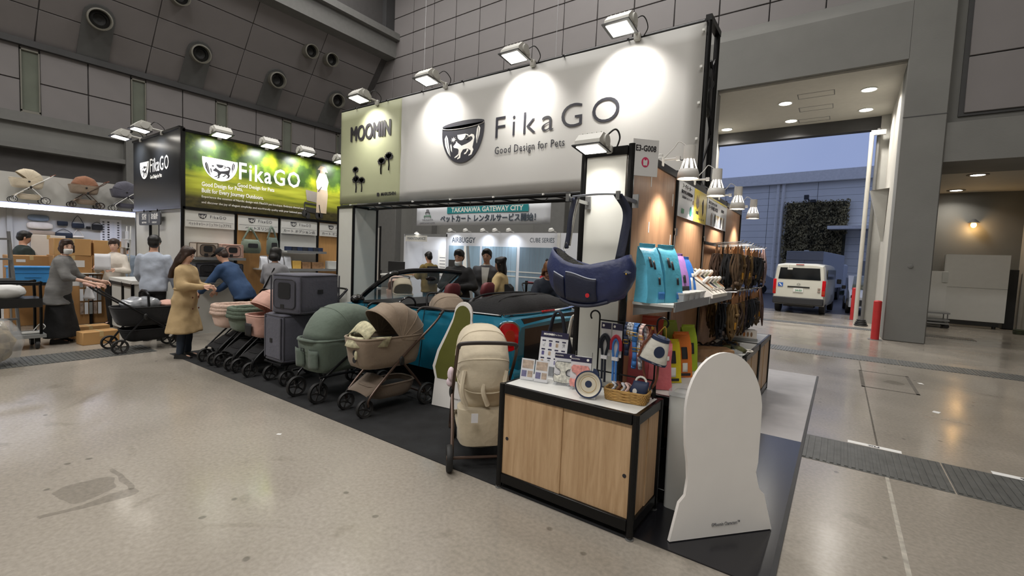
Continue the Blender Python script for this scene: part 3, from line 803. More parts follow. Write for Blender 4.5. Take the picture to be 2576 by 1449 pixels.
mat('sign_white', 'd9d9d9', .4, var=.01); mat('sign_pink', 'c8325f', .5, var=.02)
t = thing('stand_number_sign', 'small projecting white sign reading E3-G008 with a pink round badge', 'sign', (-1.185, 3.0, 2.22))
X = T(.055, .075, .12) @ RZ(radians(48)) @ FRONT
MB().box((0, 0, 0), (.19, .245, .006), X, ch=.001).build('plate', 'sign_white', t)
text('E3-G008', .055, 'ink', t, X @ T(0, .06, .004), bold=.0012, width=.15)
flat(arc(0, -.03, .028, .034, 0, 360, 24)[:-1], 'sign_pink', t, X @ T(0, 0, .0035), .001, 'badge')
flat([(-.014, -.052), (.014, -.052), (.016, -.02), (.010, -.008), (.006, -.018), (-.006, -.018), (-.010, -.008), (-.016, -.02)], 'sign_white', t, X @ T(0, 0, .0048), .0006, 'badge_mark')

# posters
mat('poster_grey', 'cfd2d8', .4, var=.02); mat('poster_yellow', 'd9c33c', .4, var=.05); mat('print_teal', '2f8f84', .5); mat('print_green', '4c8b68', .5); mat('print_photo', '8b7b70', .5, var=.5, scale=20); mat('print_gold', 'd8b640', .5)
def poster(label, y0, y1, z0, z1):
    t = thing('poster', label, 'poster', (-1.172, (y0 + y1) / 2, (z0 + z1) / 2))
    MB().bx(-.006, 0, -(y1 - y0) / 2, (y1 - y0) / 2, -(z1 - z0) / 2, (z1 - z0) / 2).build('board', 'poster_grey', t)
    return t, T(.001, 0, 0) @ RIGHT
t, X = poster('long poster half pale grey with round teal mark and half yellow', 4.05, 5.03, 2.05, 2.36)
flat([(.0, -.152), (.485, -.152), (.485, .152), (.0, .152)], 'poster_yellow', t, X, name='yellow_field')
text('フードメーカー', .045, 'ink', t, X @ T(-.25, .115, .001), width=.3); text('体にやさしい 国産素材の', .032, 'ink', t, X @ T(-.24, .065, .001), bold=.001, width=.36); text('無添加ペットフード', .026, 'ink_soft', t, X @ T(-.24, .02, .001), width=.3)
flat(arc(-.1, -.08, .035, .045, 0, 360, 20)[:-1], 'print_teal', t, X @ T(0, 0, .001), name='mark'); flat(rrect(.08, .04, .005), 'print_green', t, X @ T(-.36, -.1, .001), name='mark')
for q in (-.03, .02): flat(rrect(.04, .035, .004), 'print_photo', t, X @ T(-.03, q * 2 - .03, .001), name='mark')
flat([(.06, .02), (.1, .1), (.13, .05), (.16, .11), (.18, .0), (.12, -.03)], 'print_photo', t, X @ T(0, 0, .0016), name='animal_print'); flat([(.3, .05), (.35, .09), (.37, -.04), (.33, -.08)], 'ink', t, X @ T(0, 0, .0016), name='animal_print')
text('beat', .06, 'ink', t, X @ T(.12, -.06, .002), bold=.002); text('ナチュラル トリーツ', .03, 'ink_soft', t, X @ T(.24, -.12, .002), width=.34)
t, X = poster('grey poster with yellow bands and a row of animals', 5.07, 6.05, 2.06, 2.36)
flat([(-.46, .13), (.48, .13), (.48, .148), (-.46, .148)], 'poster_yellow', t, X, name='band'); text('あなたのペットの', .04, 'ink_soft', t, X @ T(-.25, .09, .001), width=.38); text('フードの見つけ方', .05, 'ink', t, X @ T(-.22, .04, .001), width=.42); text('製品情報', .035, 'ink_soft', t, X @ T(.25, .06, .001))
flat([(-.1, -.04), (.3, -.04), (.3, -.015), (-.1, -.015)], 'print_gold', t, X, name='band')
for i in range(9): flat([(0, -.09), (.03, -.09), (.05, .02 + .01 * (i % 3)), (.02, .045), (-.01, .01)], ['print_photo', 'poster_grey', 'ink', 'print_white'][i % 4], t, X @ T(-.3 + .075 * i, -.05, .001 + .0004 * i), name='animal_print')

# shelves
mat('shelf_white', 'c9cbc8', .4, var=.02); mat('shelf_lip', '8e9090', .4, metal=.3)
def shelf(label, y0, y1):
    t = thing('wall_shelf', label, 'shelf', (-1.17, (y0 + y1) / 2, 1.34), 0, 'shelves on the wooden wall'); w = y1 - y0
    MB().bx(0, .29, -w / 2, w / 2, 0, .018).build('board', 'shelf_white', t)
    MB().bx(.285, .295, -w / 2, w / 2, -.03, .035).build('price_rail', 'shelf_lip', t)
    for s_ in (-1, 1): MB().loft([[(0, s_ * (w / 2 - .02), -.08), (0, s_ * (w / 2 - .02), 0), (.27, s_ * (w / 2 - .02), 0), (.27, s_ * (w / 2 - .02), -.025)], [(0, s_ * (w / 2 - .024), -.08), (0, s_ * (w / 2 - .024), 0), (.27, s_ * (w / 2 - .024), 0), (.27, s_ * (w / 2 - .024), -.025)]]).build('bracket', 'shelf_lip', t)
    return t
shelf('white wall shelf holding the blue and purple pouches', 3.1, 4.06); shelf('white wall shelf holding the slanted sandal display', 4.09, 5.04)
ZS = 1.359

# stand-up pouch: flat bottom, gusseted sides, crimped top leaning
def pouch(label, loc, rz, col, w=.17, d=.10, h=.38, lean=.05, prints=(), name='treat_pouch', rnds=1, z=0):
    t = thing(name, label, 'pouch', loc, rz)
    m = 'pouch_' + col; mat(m, col, .35, var=.12, scale=9, bump=.25, bscale=25)
    b = MB(); R_ = []
    for i in range(9):
        v = i / 8; dd = d * (1 - v ** 2.2) ** .6 if v < 1 else .006; dd = max(dd, .007); ww = w * (1 - .10 * sin(pi * v)); yo = lean * v * v
        R_.append([Vector((sx * ww / 2 * f, yo + sy * dd / 2, v * h)) for sx, sy, f in ((-1, -1, 1), (-.5, -1.05, 1), (0, -1.1, 1), (.5, -1.05, 1), (1, -1, 1), (1, 0, .90), (1, 1, 1), (.5, 1.05, 1), (0, 1.1, 1), (-.5, 1.05, 1), (-1, 1, 1), (-1, 0, .90))])
    b.loft(R_); b.jit(.006, 11, rnds); b.build('body', m, t, ang=60)
    b = MB().grid(lambda u, v: (w * .9 * (u - .5), lean - .004 + .003 * sin(v * 18), h * (.96 + .10 * v)), 4, 6); b.build('seal', m, t, solid=.003)
    for px, pz, pw, phh, pc in prints:
        f = MB().grid(lambda u, v: (px + pw * (u - .5), -d * .5 * max(.0, 1 - ((pz + phh * (v - .5)) / h) ** 2.2) ** .6 * 1.1 - .005 + lean * ((pz + phh * (v - .5)) / h) ** 2, pz + phh * (v - .5)), 3, 3)
        f.build('print', pc, t, solid=.001)
    return t
mat('pr_dark', '26262a', .6); mat('pr_white', 'e6e6e2', .6); mat('pr_blue', '2f6fb0', .6)
B1 = ((-.03, .28, .025, .07, 'pr_dark'), (.0, .26, .02, .06, 'pr_dark'), (.045, .05, .06, .05, 'pr_blue'), (.03, .15, .02, .05, 'pr_dark'))
mat('pouch_6fb6d0', '6fb6d0', .35)
pouch('light blue stand-up pouch next to the hanging navy sling bag', (-1.075, 3.165, ZS), 1.15, '62bfe0', .17, .12, .385, .05, B1, rnds=1)
pouch('light blue stand-up pouch with dark lettering, second on the shelf', (-1.0, 3.335, ZS), 1.1, '5bb4cf', .175, .12, .385, .05, B1, rnds=2)
pouch('short pale grey pouch peeking out between the two light blue pouches', (-1.12, 3.47, ZS), 1.2, 'a8a0a4', .12, .08, .365, .03, ((0, .2, .08, .1, 'pr_white'),), rnds=3)
pouch('grey stand-up pouch between the light blue and purple pouches', (-1.07, 3.60, ZS), 1.2, '9a9295', .13, .09, .37, .04, ((0, .25, .05, .09, 'pr_dark'),), rnds=4)
pouch('purple stand-up pouch on the wall shelf', (-1.03, 3.75, ZS), 1.2, 'b183c9', .14, .09, .34, .05, ((.0, .16, .03, .06, 'pr_dark'), (0, .08, .10, .05, 'pr_dark')), rnds=5)
pouch('bright blue stand-up pouch at the right end of the pouches', (-1.02, 3.92, ZS), 1.25, '3f7fd8', .14, .09, .32, .05, ((.0, .12, .03, .1, 'pr_white'), (.03, .19, .04, .03, 'pr_white')), rnds=6)
mat('clear_plastic', 'd8dce0', .15, var=.02, alpha=.3, spec=.6); mat('tub_plastic', 'd2d6da', .2, var=.03, alpha=.7); mat('glass_thin', 'e0e4e8', .08, var=0, alpha=.06, spec=.6)
for i in range(4):
    t = thing('clear_tub', ['nearest clear lidded tub in the row before the pouches', 'second clear lidded tub in the row before the pouches', 'third clear lidded tub in the row before the pouches', 'last clear lidded tub, beside the sandal display'][i], 'tub', (-.925, 3.40 + .155 * i, ZS), 0, 'clear tubs on the shelf')
    MB().loft([ring((0, 0, 0), .045, .06, 12, .4), ring((0, 0, .06), .052, .07, 12, .4)]).build('tub', 'tub_plastic', t)
    MB().loft([ring((0, 0, .06), .056, .074, 12, .4), ring((0, 0, .07), .056, .074, 12, .4)]).build('lid', 'shelf_white', t)
# slanted display with open-toed pet sandals
mat('sandal_white', 'dfdad2', .6, var=.03); mat('sole_tan', 'b98a66', .6); mat('sole_navy', '3b4152', .6); mat('sole_green', 'a9b79a', .6)
t = thing('slanted_display', 'white slanted display block on the shelf carrying the sandals', 'display stand', (-1.0, 4.42, ZS))
Xd = RZ(0)
MB().loft([[(-.15, y, 0), (.14, y, 0), (.14, y, .03), (-.15, y, .24)] for y in (-.3, .3)]).build('block', 'sandal_white', t)
for i in range(4):
    s_ = thing('pet_sandal', ['tan-soled white sandal, nearest on the slanted display', 'navy-soled white sandal on the slanted display', 'green-soled white sandal on the slanted display', 'tan-soled white sandal, farthest on the slanted display'][i], 'sandal', (-1.0, 4.2 + .15 * i, ZS + .145), 0, 'sandals on the slanted display')
    Xs = RY(radians(36)) @ SC(1)
    MB().prism([(x, y) for x, y in arc(0, 0, .15, .05, 0, 360, 20)[:-1]], .018, Xs).build('outsole', 'sandal_white', s_)
    MB().prism([(x, y) for x, y in arc(0, 0, .135, .04, 0, 360, 20)[:-1]], .005, Xs @ T(0, 0, .018)).build('insole', ['sole_tan', 'sole_navy', 'sole_green', 'sole_tan'][i], s_)
    for q in (-.045, .05): MB().tube([(q, .05 * cos(a), .02 + .045 * sin(a)) for a in [pi * j / 8 for j in range(9)]], .016, 6, Xs).build('strap', 'sandal_white', s_)

# hanging harness packs on two rows of prongs
mat('kraft', '9a6a3f', .7, var=.1); mat('kraft_edge', 'c9a24f', .6)
HC = ['1d1a1c', '3b2a20', '14161a', '4a3a2a', '5a4522', '20242c', '6a5230', '2a1d22']
for c in HC: mat('strap_' + c, c, .7, var=.25, scale=14)
mat('tag_yellow', 'd79a2c', .6)
hs = []
def harness_mesh(i):
    r = random.Random(i); b = MB()
    for q in range(8):
        x0 = r.uniform(-.03, .03); w = r.uniform(.03, .075); l = r.uniform(.2, .38)
        b.tube(smoothpath([(x0, -w, -.06), (x0 + r.uniform(-.03, .03), -w * 1.3, -.06 - l * .5), (x0, 0, -.06 - l), (x0 + r.uniform(-.03, .03), w * 1.3, -.06 - l * .5), (x0, w, -.06)], 4), r.uniform(.007, .012), 5)
    for q in range(10): b.box((r.uniform(-.03, .03), r.uniform(-.08, .08), r.uniform(-.38, -.08)), (.03, r.uniform(.03, .06), .035), RZ(r.uniform(-.4, .4)), ch=.006)
    b.jit(.006, 20, i)
    return b.mesh('straps', 'strap_' + HC[i % len(HC)], 60)
hmesh = [harness_mesh(i) for i in range(8)]
card = MB().prism([(-.055, -.09), (.055, -.09), (.055, .0), (.0, .045), (-.055, .0)], .004, T(0, 0, 0) @ RZ(pi / 2) @ RX(pi / 2)).mesh('header_card', 'kraft')
cardb = MB().bx(-.002, .006, -.056, .056, -.1, -.085).mesh('card_edge', 'kraft_edge')
ytag = MB().bx(-.002, .002, -.025, .025, -.07, 0).mesh('price_tag', 'tag_yellow')
def rack(z, label, ys):
    t = thing('prong_rail', label, 'display rail', (-1.17, 0, z), 0)
    MB().bx(.0, .02, ys[0] - .15, ys[-1] + .15, -.015, .015).build('rail', 'black_metal', t)
    for y in ys: MB().cyl((.01, y, 0), (.33, y, .02), .005, n=6).cyl((.33, y, .02), (.35, y, .04), .005, n=6).build('prong', 'steel', t)
yU = [5.15 + .22 * i for i in range(9)]; yL = [5.10 + .22 * i for i in range(9)]
rack(1.87, 'upper steel prong rail crowded with harness packs', yU); rack(1.36, 'lower steel prong rail crowded with harness packs', yL)
i = 0
for (z, ys, lab) in ((1.87, yU, 'dark strap harness on a kraft card hanging from the upper prong rail'), (1.36, yL, 'dark strap harness on a kraft card hanging from the lower prong rail')):
    for y in ys:
        for dx in (.10, .20, .30):
            if i == 0: pass
            t = thing('harness_pack', lab, 'pet harness', (-1.17 + dx, y + rnd.uniform(-.03, .03), z - .045), rnd.uniform(-.25, .25), 'harness packs, ' + ('upper' if z > 1.5 else 'lower') + ' rail'); i += 1
            for me in (card, cardb, hmesh[i % 8]):
                o = bpy.data.objects.new(me.name.split('.')[0], me); COL.objects.link(o); o.parent = t
            if i % 6 == 0:
                o = bpy.data.objects.new('price_tag', ytag); COL.objects.link(o); o.parent = t; o.location = (.03, .02, -.25)
# leads drooping at the gateway end of the racks
mat('lead_brown', '4a2f25', .6, var=.2); mat('lead_pink', '8d7a7c', .6, var=.2)
for i in range(6):
    y = (yU if i < 3 else yL)[-1] + .012 * (i % 3); z = 1.88 if i < 3 else 1.37
    tag(MB().tube(smoothpath([(0, -.02, 0), (.03, -.05, -.25), (.02 + .01 * i, -.02, -.50), (.04, .03, -.25), (.0, .02, 0)], 5), .006, 6).build('dog_lead', ['lead_pink', 'lead_brown'][i % 2], None, (-.845 - .012 * (i % 3), y, z + .01)), ['outer', 'middle', 'inner'][i % 3] + (' pink' if i % 2 == 0 else ' brown') + ' dog lead looped on the end of the ' + ('upper' if i < 3 else 'lower') + ' prong rail', 'dog lead', 'looped leads at the rail ends')
# goods lying on the counters below
ZC = .7505
mat('cloth_navy', '1f2430', .8, var=.3, scale=12); mat('cloth_camo', '4b4a2c', .8, var=.6, scale=20); mat('cloth_black', '15151a', .8, var=.3, scale=10)
for i, (x, y, c, lb) in enumerate(((-1.08, 5.05, 'cloth_navy', 'navy harness lying folded on the counter under the racks'), (-.98, 5.25, 'cloth_black', 'black harness heaped on the counter under the racks'), (-.86, 5.2, 'cloth_camo', 'camouflage harness with yellow patches on the counter'), (-.95, 5.5, 'cloth_navy', 'blue-black harness behind the camouflage one on the counter'))):
    t = thing('folded_harness', lb, 'pet harness', (x, y, ZC), .5 * i)
    b = MB(); r = random.Random(40 + i)
    b.loft([ring((0, 0, .0), .12, .10, 18, .7), ring((0, 0, .03), .125, .1, 18, .7), ring((.01, 0, .055), .08, .07, 18, .8), ring((.01, 0, .06), .01, .01, 18, 1)]); b.jit(.03, 9, i); b.v = [(x_, y_, max(z_, .0)) for x_, y_, z_ in b.v]
    b.build('body', c, t, ang=70)
    for q in range(4):
        a = r.uniform(0, 6); MB().tube(smoothpath([(.05 * cos(a), .05 * sin(a), .05), (.1 * cos(a), .1 * sin(a), .07), (.14 * cos(a + .5), .12 * sin(a + .5), .012)], 4), .009, 6).build('strap', 'strap_' + HC[q + i], t)
mat('pack_white', 'd9d2cb', .3, var=.04); mat('pack_brown', '8a6a4c', .4, var=.3, scale=18); mat('pack_orange', 'c47a3a', .5)
def carton(label, loc, d, rz, m, stripes=()):
    t = thing('carton', label, 'box', loc, rz)
    MB().box((0, 0, d[2] / 2), d, ch=.002).build('box', m, t)
    for px, pz, pw, ph, pc in stripes: flat(arc(px, pz, pw / 2, ph / 2, 0, 360, 14)[:-1] if pw < ph else rrect(pw, ph, .004), pc, t, T(0 if pw < ph else px, -d[1] / 2, 0 if pw < ph else pz) @ FRONT, .0008, 'print')
    return t
carton('long white product carton with brown ovals at the gateway end of the counters', (-.95, 6.2, ZC + .03), (.34, .14, .1), .35, 'pack_white', ((.03, .05, .025, .06, 'pack_orange'), (.07, .05, .025, .06, 'pack_brown'), (-.05, .05, .03, .06, 'pack_brown'), (-.1, .05, .02, .06, 'pack_brown'), (.11, .05, .025, .06, 'pack_brown')))
carton('dark tray under the long white product carton', (-.95, 6.2, ZC), (.36, .16, .03), .35, 'shelf_lip')
carton('clear case of brown and white snack packs on the counter behind the cutout board', (-.93, 4.55, ZC), (.34, .2, .12), .55, 'pack_brown', ((.1, .06, .02, .09, 'pack_white'), (.13, .06, .02, .09, 'print_photo'), (.04, .06, .02, .09, 'pack_white')))
carton('clear case of pale packs beside the snack packs', (-.80, 4.78, ZC), (.16, .14, .085), .55, 'clear_plastic')
carton('low clear case at the front edge of the counter behind the cutout board', (-.84, 4.25, ZC), (.14, .2, .07), .2, 'clear_plastic')
tag(MB().tube([(.07 * cos(a), .07 * sin(a), .008) for a in [2 * pi * i / 20 for i in range(20)]], .007, 6, closed=True).build('ring_toy', 'sandal_white', None, (-.76, 5.36, ZC)), 'thin white ring lying beside the camouflage harness', 'ring')

# bright pouches on the counter behind the rack stand
F1 = ((0, .19, .05, .09, 'pr_dark'), (0, .08, .045, .07, 'pr_white'), (0, .025, .1, .02, 'pr_dark'))
pouch('yellow snack pouch standing beside the rack stand', (-.99, 3.48, ZC), .8, 'd4c21d', .15, .08, .30, .03, F1, rnds=7)
pouch('orange snack pouch leaning behind the yellow one', (-.97, 3.72, ZC), .85, 'd9762a', .15, .08, .33, .04, F1, rnds=8)
pouch('lime green snack pouch standing behind the orange one', (-.99, 3.98, ZC), .9, 'a3b92b', .14, .08, .36, .03, F1[:1], rnds=9)
pouch('dull green snack pouch half hidden behind the orange one', (-1.1, 3.80, ZC), .9, '8fa02a', .14, .08, .40, .02, (), rnds=10)
pouch('salmon pink pouch behind the hanging leads', (-1.12, 3.22, ZC), .3, 'c25a60', .22, .1, .33, .02, ((.05, .2, .05, .03, 'pr_white'),), rnds=11)
pouch('brick red pouch behind the hanging collars', (-1.14, 3.40, ZC), .4, 'a8402c', .2, .1, .46, .02, (), rnds=12)
pouch('rose pouch at the right behind the brown lead', (-1.0, 3.24, ZC), .5, 'c8666c', .17, .1, .32, .02, ((.04, .22, .04, .03, 'pr_white'),), rnds=13)
# pale grey bin beside the counter
t = thing('plastic_bin', 'pale grey box standing between the counters behind the white cutout board', 'box', (-.775, 3.16, 0), 0)
MB().loft([ring((0, 0, 0), .09, .11, 16, .35), ring((0, 0, .77), .095, .125, 16, .35)]).build('body', 'shelf_white', t); MB().loft([ring((0, 0, .77), .1, .13, 16, .35), ring((0, 0, .8), .1, .13, 16, .35)]).build('lid', 'clear_plastic', t)

# --- rack stand with shepherd's-crook ends, and what hangs on it
YR = 2.94
t = thing('rack_stand', 'black iron rack stand with crook-shaped ends on the front counter', 'rack', (0, 0, ZC))
for x, dy in ((-1.335, .0), (-.935, .0)):
    s_ = -1 if x < -1.1 else 1
    MB().tube([(x, YR, .0), (x, YR, .50)] + [(x + s_ * (.035 - .035 * cos(a)), YR, .50 + .035 * sin(a)) for a in [pi * i / 8 for i in range(1, 11)]], .006, 8).build('upright', 'black_metal', t)
    MB().tube([(x, YR - .10, 0), (x, YR - .06, .09), (x, YR, .13), (x, YR + .03, .09), (x, YR + .045, 0)], .006, 8).build('foot', 'black_metal', t)
MB().cyl((-1.335, YR, .475), (-.935, YR, .475), .005, n=8).cyl((-1.335, YR, .12), (-.935, YR, .12), .005, n=8).build('crossbar', 'black_metal', t)
ZB = ZC + .475
mat('navy', '1d2b4a', .6, var=.1); mat('navy_dark', '161b2a', .7, var=.15); mat('rope_blue', '3e78c0', .7, var=.15, scale=40); mat('rope_red', 'a8283a', .7, var=.1); mat('card_white', 'd8d8dc', .45, var=.02); mat('card_navy', '232042', .5); mat('leather', '6b3b26', .5, var=.15); mat('gold', 'c9a24a', .3, metal=.9); mat('pattern', 'b9bac0', .7, var=.8, scale=60); mat('pink_soft', 'd8b8b0', .6, var=.1); mat('canvas', 'd9d7ce', .8, var=.05, bump=.2, bscale=40)
def lead_card(label, x, rope, handle):
    t = thing('leash_pack', label, 'dog lead', (x, YR - .015, ZB), 0)
    MB().bx(-.035, .035, -.002, .002, -.24, -.012).build('backing_card', 'card_white', t); MB().bx(-.036, .036, -.004, -.002, -.055, -.012).build('header', 'card_navy', t)
    flat(arc(-.02, -.033, .008, .009, 0, 360, 12)[:-1], 'print_white', t, T(0, -.0042, 0) @ FRONT, .0006, 'mark')
    MB().tube(smoothpath([(-.012, -.012, -.40), (-.014, -.014, -.25), (-.022, -.014, -.16), (0, -.014, -.115), (.022, -.014, -.16), (.008, -.014, -.25), (.010, -.012, -.42)], 5), .0085, 8).build('rope', rope, t)
    MB().tube(smoothpath([(-.034, -.014, -.19), (-.03, -.014, -.13), (0, -.014, -.095), (.03, -.014, -.13), (.034, -.014, -.19)], 5), .012, 8).build('grip', handle, t)
    MB().bx(-.022, .022, -.026, -.004, -.26, -.235).build('band', 'card_white', t)
lead_card('navy webbing leash on a white card hanging leftmost on the rack stand', -1.275, 'navy_dark', 'navy_dark')
lead_card('blue rope leash with red grip on a white card', -1.195, 'rope_blue', 'rope_red')
def collar(label, x, m, l, w=.012, buckle=True, r=.03):
    t = thing('pet_collar', label, 'collar', (x, YR, ZB), rnd.uniform(-.3, .3), 'collars on the rack stand')
    P = [(0, .0, .006)] + [(.0 + .006 * sin(i), (r * sin(a)) * (1.2 if i else 1), -l / 2 + l / 2 * cos(a)) for i, a in enumerate([2 * pi * j / 14 for j in range(1, 14)])]
    b = MB(); n = len(P)
    for i in range(n):
        p, q = P[i], P[(i + 1) % n]
        b.add([(p[0] - w, p[1], p[2]), (p[0] + w, p[1], p[2]), (q[0] + w, q[1], q[2]), (q[0] - w, q[1], q[2])], [(0, 1, 2, 3)])
    b.build('strap', m, t, solid=.003)
    if buckle: MB().tube([(a_, -r * 1.25, -l * .55 + b_) for a_, b_ in ((-.015, -.01), (.015, -.01), (.015, .012), (-.015, .012))], .003, 5, closed=True).build('buckle', 'gold', t)
for a in (('black and white patterned collar, leftmost of the hanging collars', -1.115, 'pattern', .11), ('white patterned collar beside the black and white one', -1.095, 'pattern', .12), ('short blue collar with gold ring', -1.06, 'rope_blue', .12), ('pale pink collar looped over the rack bar', -1.02, 'pink_soft', .15)): collar(*a)
collar('navy and red collar hanging low behind the basket', -1.13, 'navy', .22, .014); collar('long blue collar with square buckle hanging low', -1.075, 'rope_blue', .30, .013); collar('long letter-patterned collar hanging low beside the brown lead', -1.03, 'pattern', .30, .011)
t = thing('leather_lead', 'brown leather lead looped down from the right of the rack bar', 'dog lead', (-.955, YR - .02, ZB))
MB().tube(smoothpath([(0, 0, 0), (-.03, -.02, -.12), (-.045, -.01, -.26), (.0, -.02, -.40), (.05, -.02, -.33), (.045, -.015, -.15), (.01, 0, 0)], 5), .008, 6).build('strap', 'leather', t)
MB().tube([(.0, -.003, -.02 + .006 * i) for i in range(4)], .009, 6).build('clip', 'gold', t)
# drawstring bucket bag on the right crook
t = thing('bucket_bag', 'white canvas treat bag with navy rim and round badge hanging on the rack stand', 'bag', (-.885, YR - .06, ZC + .42), .25); t.rotation_euler = (.1, .28, .25)
MB().loft([ring((0, 0, -.17), .085, .05, 24, .7), ring((0, 0, -.165), .088, .052, 24, .7), ring((0, 0, -.08), .07, .045, 24, .8), ring((0, 0, -.02), .055, .04, 24, .9)]).jit(.004, 18, 3).build('body', 'canvas', t, ang=60)
MB().loft([ring((0, 0, -.022), .057, .041, 24, .9), ring((0, 0, .0), .054, .04, 24, .9)]).build('rim', 'navy', t); MB().loft([ring((0, 0, -.172), .087, .052, 24, .7), ring((0, 0, -.158), .089, .053, 24, .7)]).build('base_band', 'navy', t)
MB().prism(arc(.02, -.085, .032, .038, 0, 360, 24)[:-1], .002, T(0, -.05, 0) @ FRONT @ RY(.1)).build('badge', 'navy', t)
MB().tube(smoothpath([(-.03, 0, 0), (0, 0, .07), (.03, 0, 0)], 6), .003, 6).build('loop', 'gold', t)
MB().tube(smoothpath([(-.06, -.01, -.01), (-.085, -.02, -.08), (-.09, -.02, -.17)], 4), .008, 6).build('strap', 'leather', t)

# wicker basket with leads, collars and a pouch
mat('wicker', 'b08a4e', .7, var=.25, scale=40)
t = thing('wicker_basket', 'low rectangular wicker basket on the front counter', 'basket', (-1.055, 2.80, ZC), .12)
b = MB(); w, d, h = .125, .07, .062; n = 44
for rI in range(7):
    z = .006 + rI * .0092; P = []
    for k in range(n):
        a = 2 * pi * k / n; e = .30
        off = .0028 * (1 if (k + rI) % 2 else -1); s_ = 1 + .08 * z / h
        P.append(((w * s_ + off) * sup(cos(a), e), (d * s_ + off) * sup(sin(a), e), z))
    b.tube(P, .0052, 5, closed=True)
b.build('weave', 'wicker', t, ang=70)
MB().loft([ring((0, 0, 0), w, d, 24, .3), ring((0, 0, .004), w, d, 24, .3)]).build('base', 'wicker', t)
MB().tube([(w * 1.08 * sup(cos(a), .3), d * 1.08 * sup(sin(a), .3), .068) for a in [2 * pi * i / 36 for i in range(36)]], .0065, 6, closed=True).build('rim', 'wicker', t)
for i, (x, c, r, lb) in enumerate(((-.085, 'pattern', .035, 'leftmost'), (-.055, 'leather', .040, 'second'), (-.025, 'pattern', .036, 'third'), (.0, 'pink_soft', .04, 'rightmost'))):
    tag(MB().tube([(x + .012 * sin(3 * a), r * 1.2 * cos(a) * .7, .045 + .02 + r * sin(a)) for a in [2 * pi * j / 20 for j in range(20)]], .008, 6, closed=True).build('coiled_collar', c, None, (-1.055, 2.80, ZC), .12), lb + ' coiled collar standing in the wicker basket', 'collar', 'coiled collars in the basket')
t = thing('treat_pouch', 'navy fabric treat pouch with white beaded handle in the wicker basket', 'pouch', (-.985, 2.81, ZC + .03), .1)
MB().loft([ring((0, 0, 0), .05, .035, 16, .6), ring((0, 0, .05), .055, .04, 16, .6), ring((.01, 0, .085), .05, .022, 16, .6), ring((.012, 0, .105), .048, .008, 16, .6)]).jit(.004, 20, 5).build('body', 'navy', t, ang=60)
b = MB()
for j in range(12):
    a = pi * j / 11; b.ell((.012 + .032 * cos(a), 0, .10 + .032 * sin(a)), .0075, 8, 6)
b.build('bead_handle', 'canvas', t)
MB().prism(arc(-.015, .045, .014, .018, 0, 360, 14)[:-1], .001, T(0, -.041, 0) @ FRONT).build('badge', 'print_white', t)

# round feeding plate on a clear easel
mat('enamel_cream', 'cfc7b4', .35, var=.02)
t = thing('round_plate', 'round cream dish with navy rim and hanging tab propped on the counter', 'dish', (-1.262, 2.66, ZC), .28)
Xp = T(0, 0, .088) @ RX(radians(76))
MB().lathe([(.001, .0), (.060, .0), (.066, .010), (.080, .014), (.0805, .008), (.066, -.004), (.001, -.006)], 40, Xp).build('dish', 'enamel_cream', t, ang=50)
MB().tube([(.082 * cos(a), .082 * sin(a), .01) for a in [2 * pi * i / 40 for i in range(40)]], .006, 6, Xp, closed=True).build('rim', 'navy', t)
MB().prism([(.02, .07), (.055, .055), (.062, .075), (.045, .10), (.025, .105)], .01, Xp).build('tab', 'navy', t)
MB().prism(arc(0, 0, .022, .022, 0, 360, 24)[:-1], .001, Xp @ T(0, .002, .0005)).build('badge', 'navy', t)
MB().tube([(.05 * cos(a), .05 * sin(a), .0015) for a in [2 * pi * i / 40 for i in range(40)]], .001, 4, Xp, closed=True).build('line', 'gold', t)
MB().bx(-.05, .05, -.02, .07, 0, .004).bx(-.05, .05, -.024, -.018, 0, .02).bx(-.01, .01, .02, .025, 0, .1).build('easel', 'clear_plastic', t)

# photo cards, price board, and the two card-mounted harnesses on clear stands
mat('photo_a', 'b09a86', .5, var=.4, scale=30); mat('photo_b', '5b5688', .5, var=.4, scale=30); mat('harness_print', 'c9c8be', .7, var=.5, scale=45); mat('harness_pink', 'd9938c', .7, var=.35, scale=45)
def photo_card(label, x, y, rz, n):
    t = thing('photo_card', label, 'card', (x, y, ZC), rz, 'photo cards on the front counter'); X = T(0, 0, .005) @ RX(radians(78))
    MB().prism([(-.05, 0), (.05, 0), (.05, .15), (-.05, .15)], .003, X).build('card', 'card_white', t)
    MB().prism([(-.052, 0), (.052, 0), (.052, .152), (-.052, .152)], .002, X @ T(0, 0, .004)).build('cover', 'glass_thin', t)
    for a in ((-.042, .042, .08, .14, 'photo_a'), (-.042, -.004, .02, .065, 'photo_b'), (.004, .042, .02, .065, 'photo_a')):
        flat([(a[0], a[2]), (a[1], a[2]), (a[1], a[3]), (a[0], a[3])], a[4], t, X @ T(0, 0, .0031), .0006, 'photo')
    MB().bx(-.052, .052, -.005, .05, 0, .003).build('stand', 'clear_plastic', t)
photo_card('left photo card with dog pictures in a clear stand', -1.79, 2.74, .22, 0); photo_card('right photo card with dog pictures in a clear stand', -1.68, 2.755, .22, 1)
t = thing('price_board', 'white product chart with navy header behind the photo cards', 'card', (-1.70, 2.925, ZC), .15); X = RX(radians(80))
MB().prism([(-.11, .08), (.11, .08), (.11, .34), (-.11, .34)], .004, X).build('board', 'card_white', t); MB().prism([(-.11, .295), (.11, .295), (.11, .34), (-.11, .34)], .001, X @ T(0, 0, .004)).build('header', 'card_navy', t)
text('MOOMIN', .02, 'print_white', t, X @ T(-.045, .318, .006), bold=.001); text('Pet Goods', .014, 'print_white', t, X @ T(.03, .318, .006))
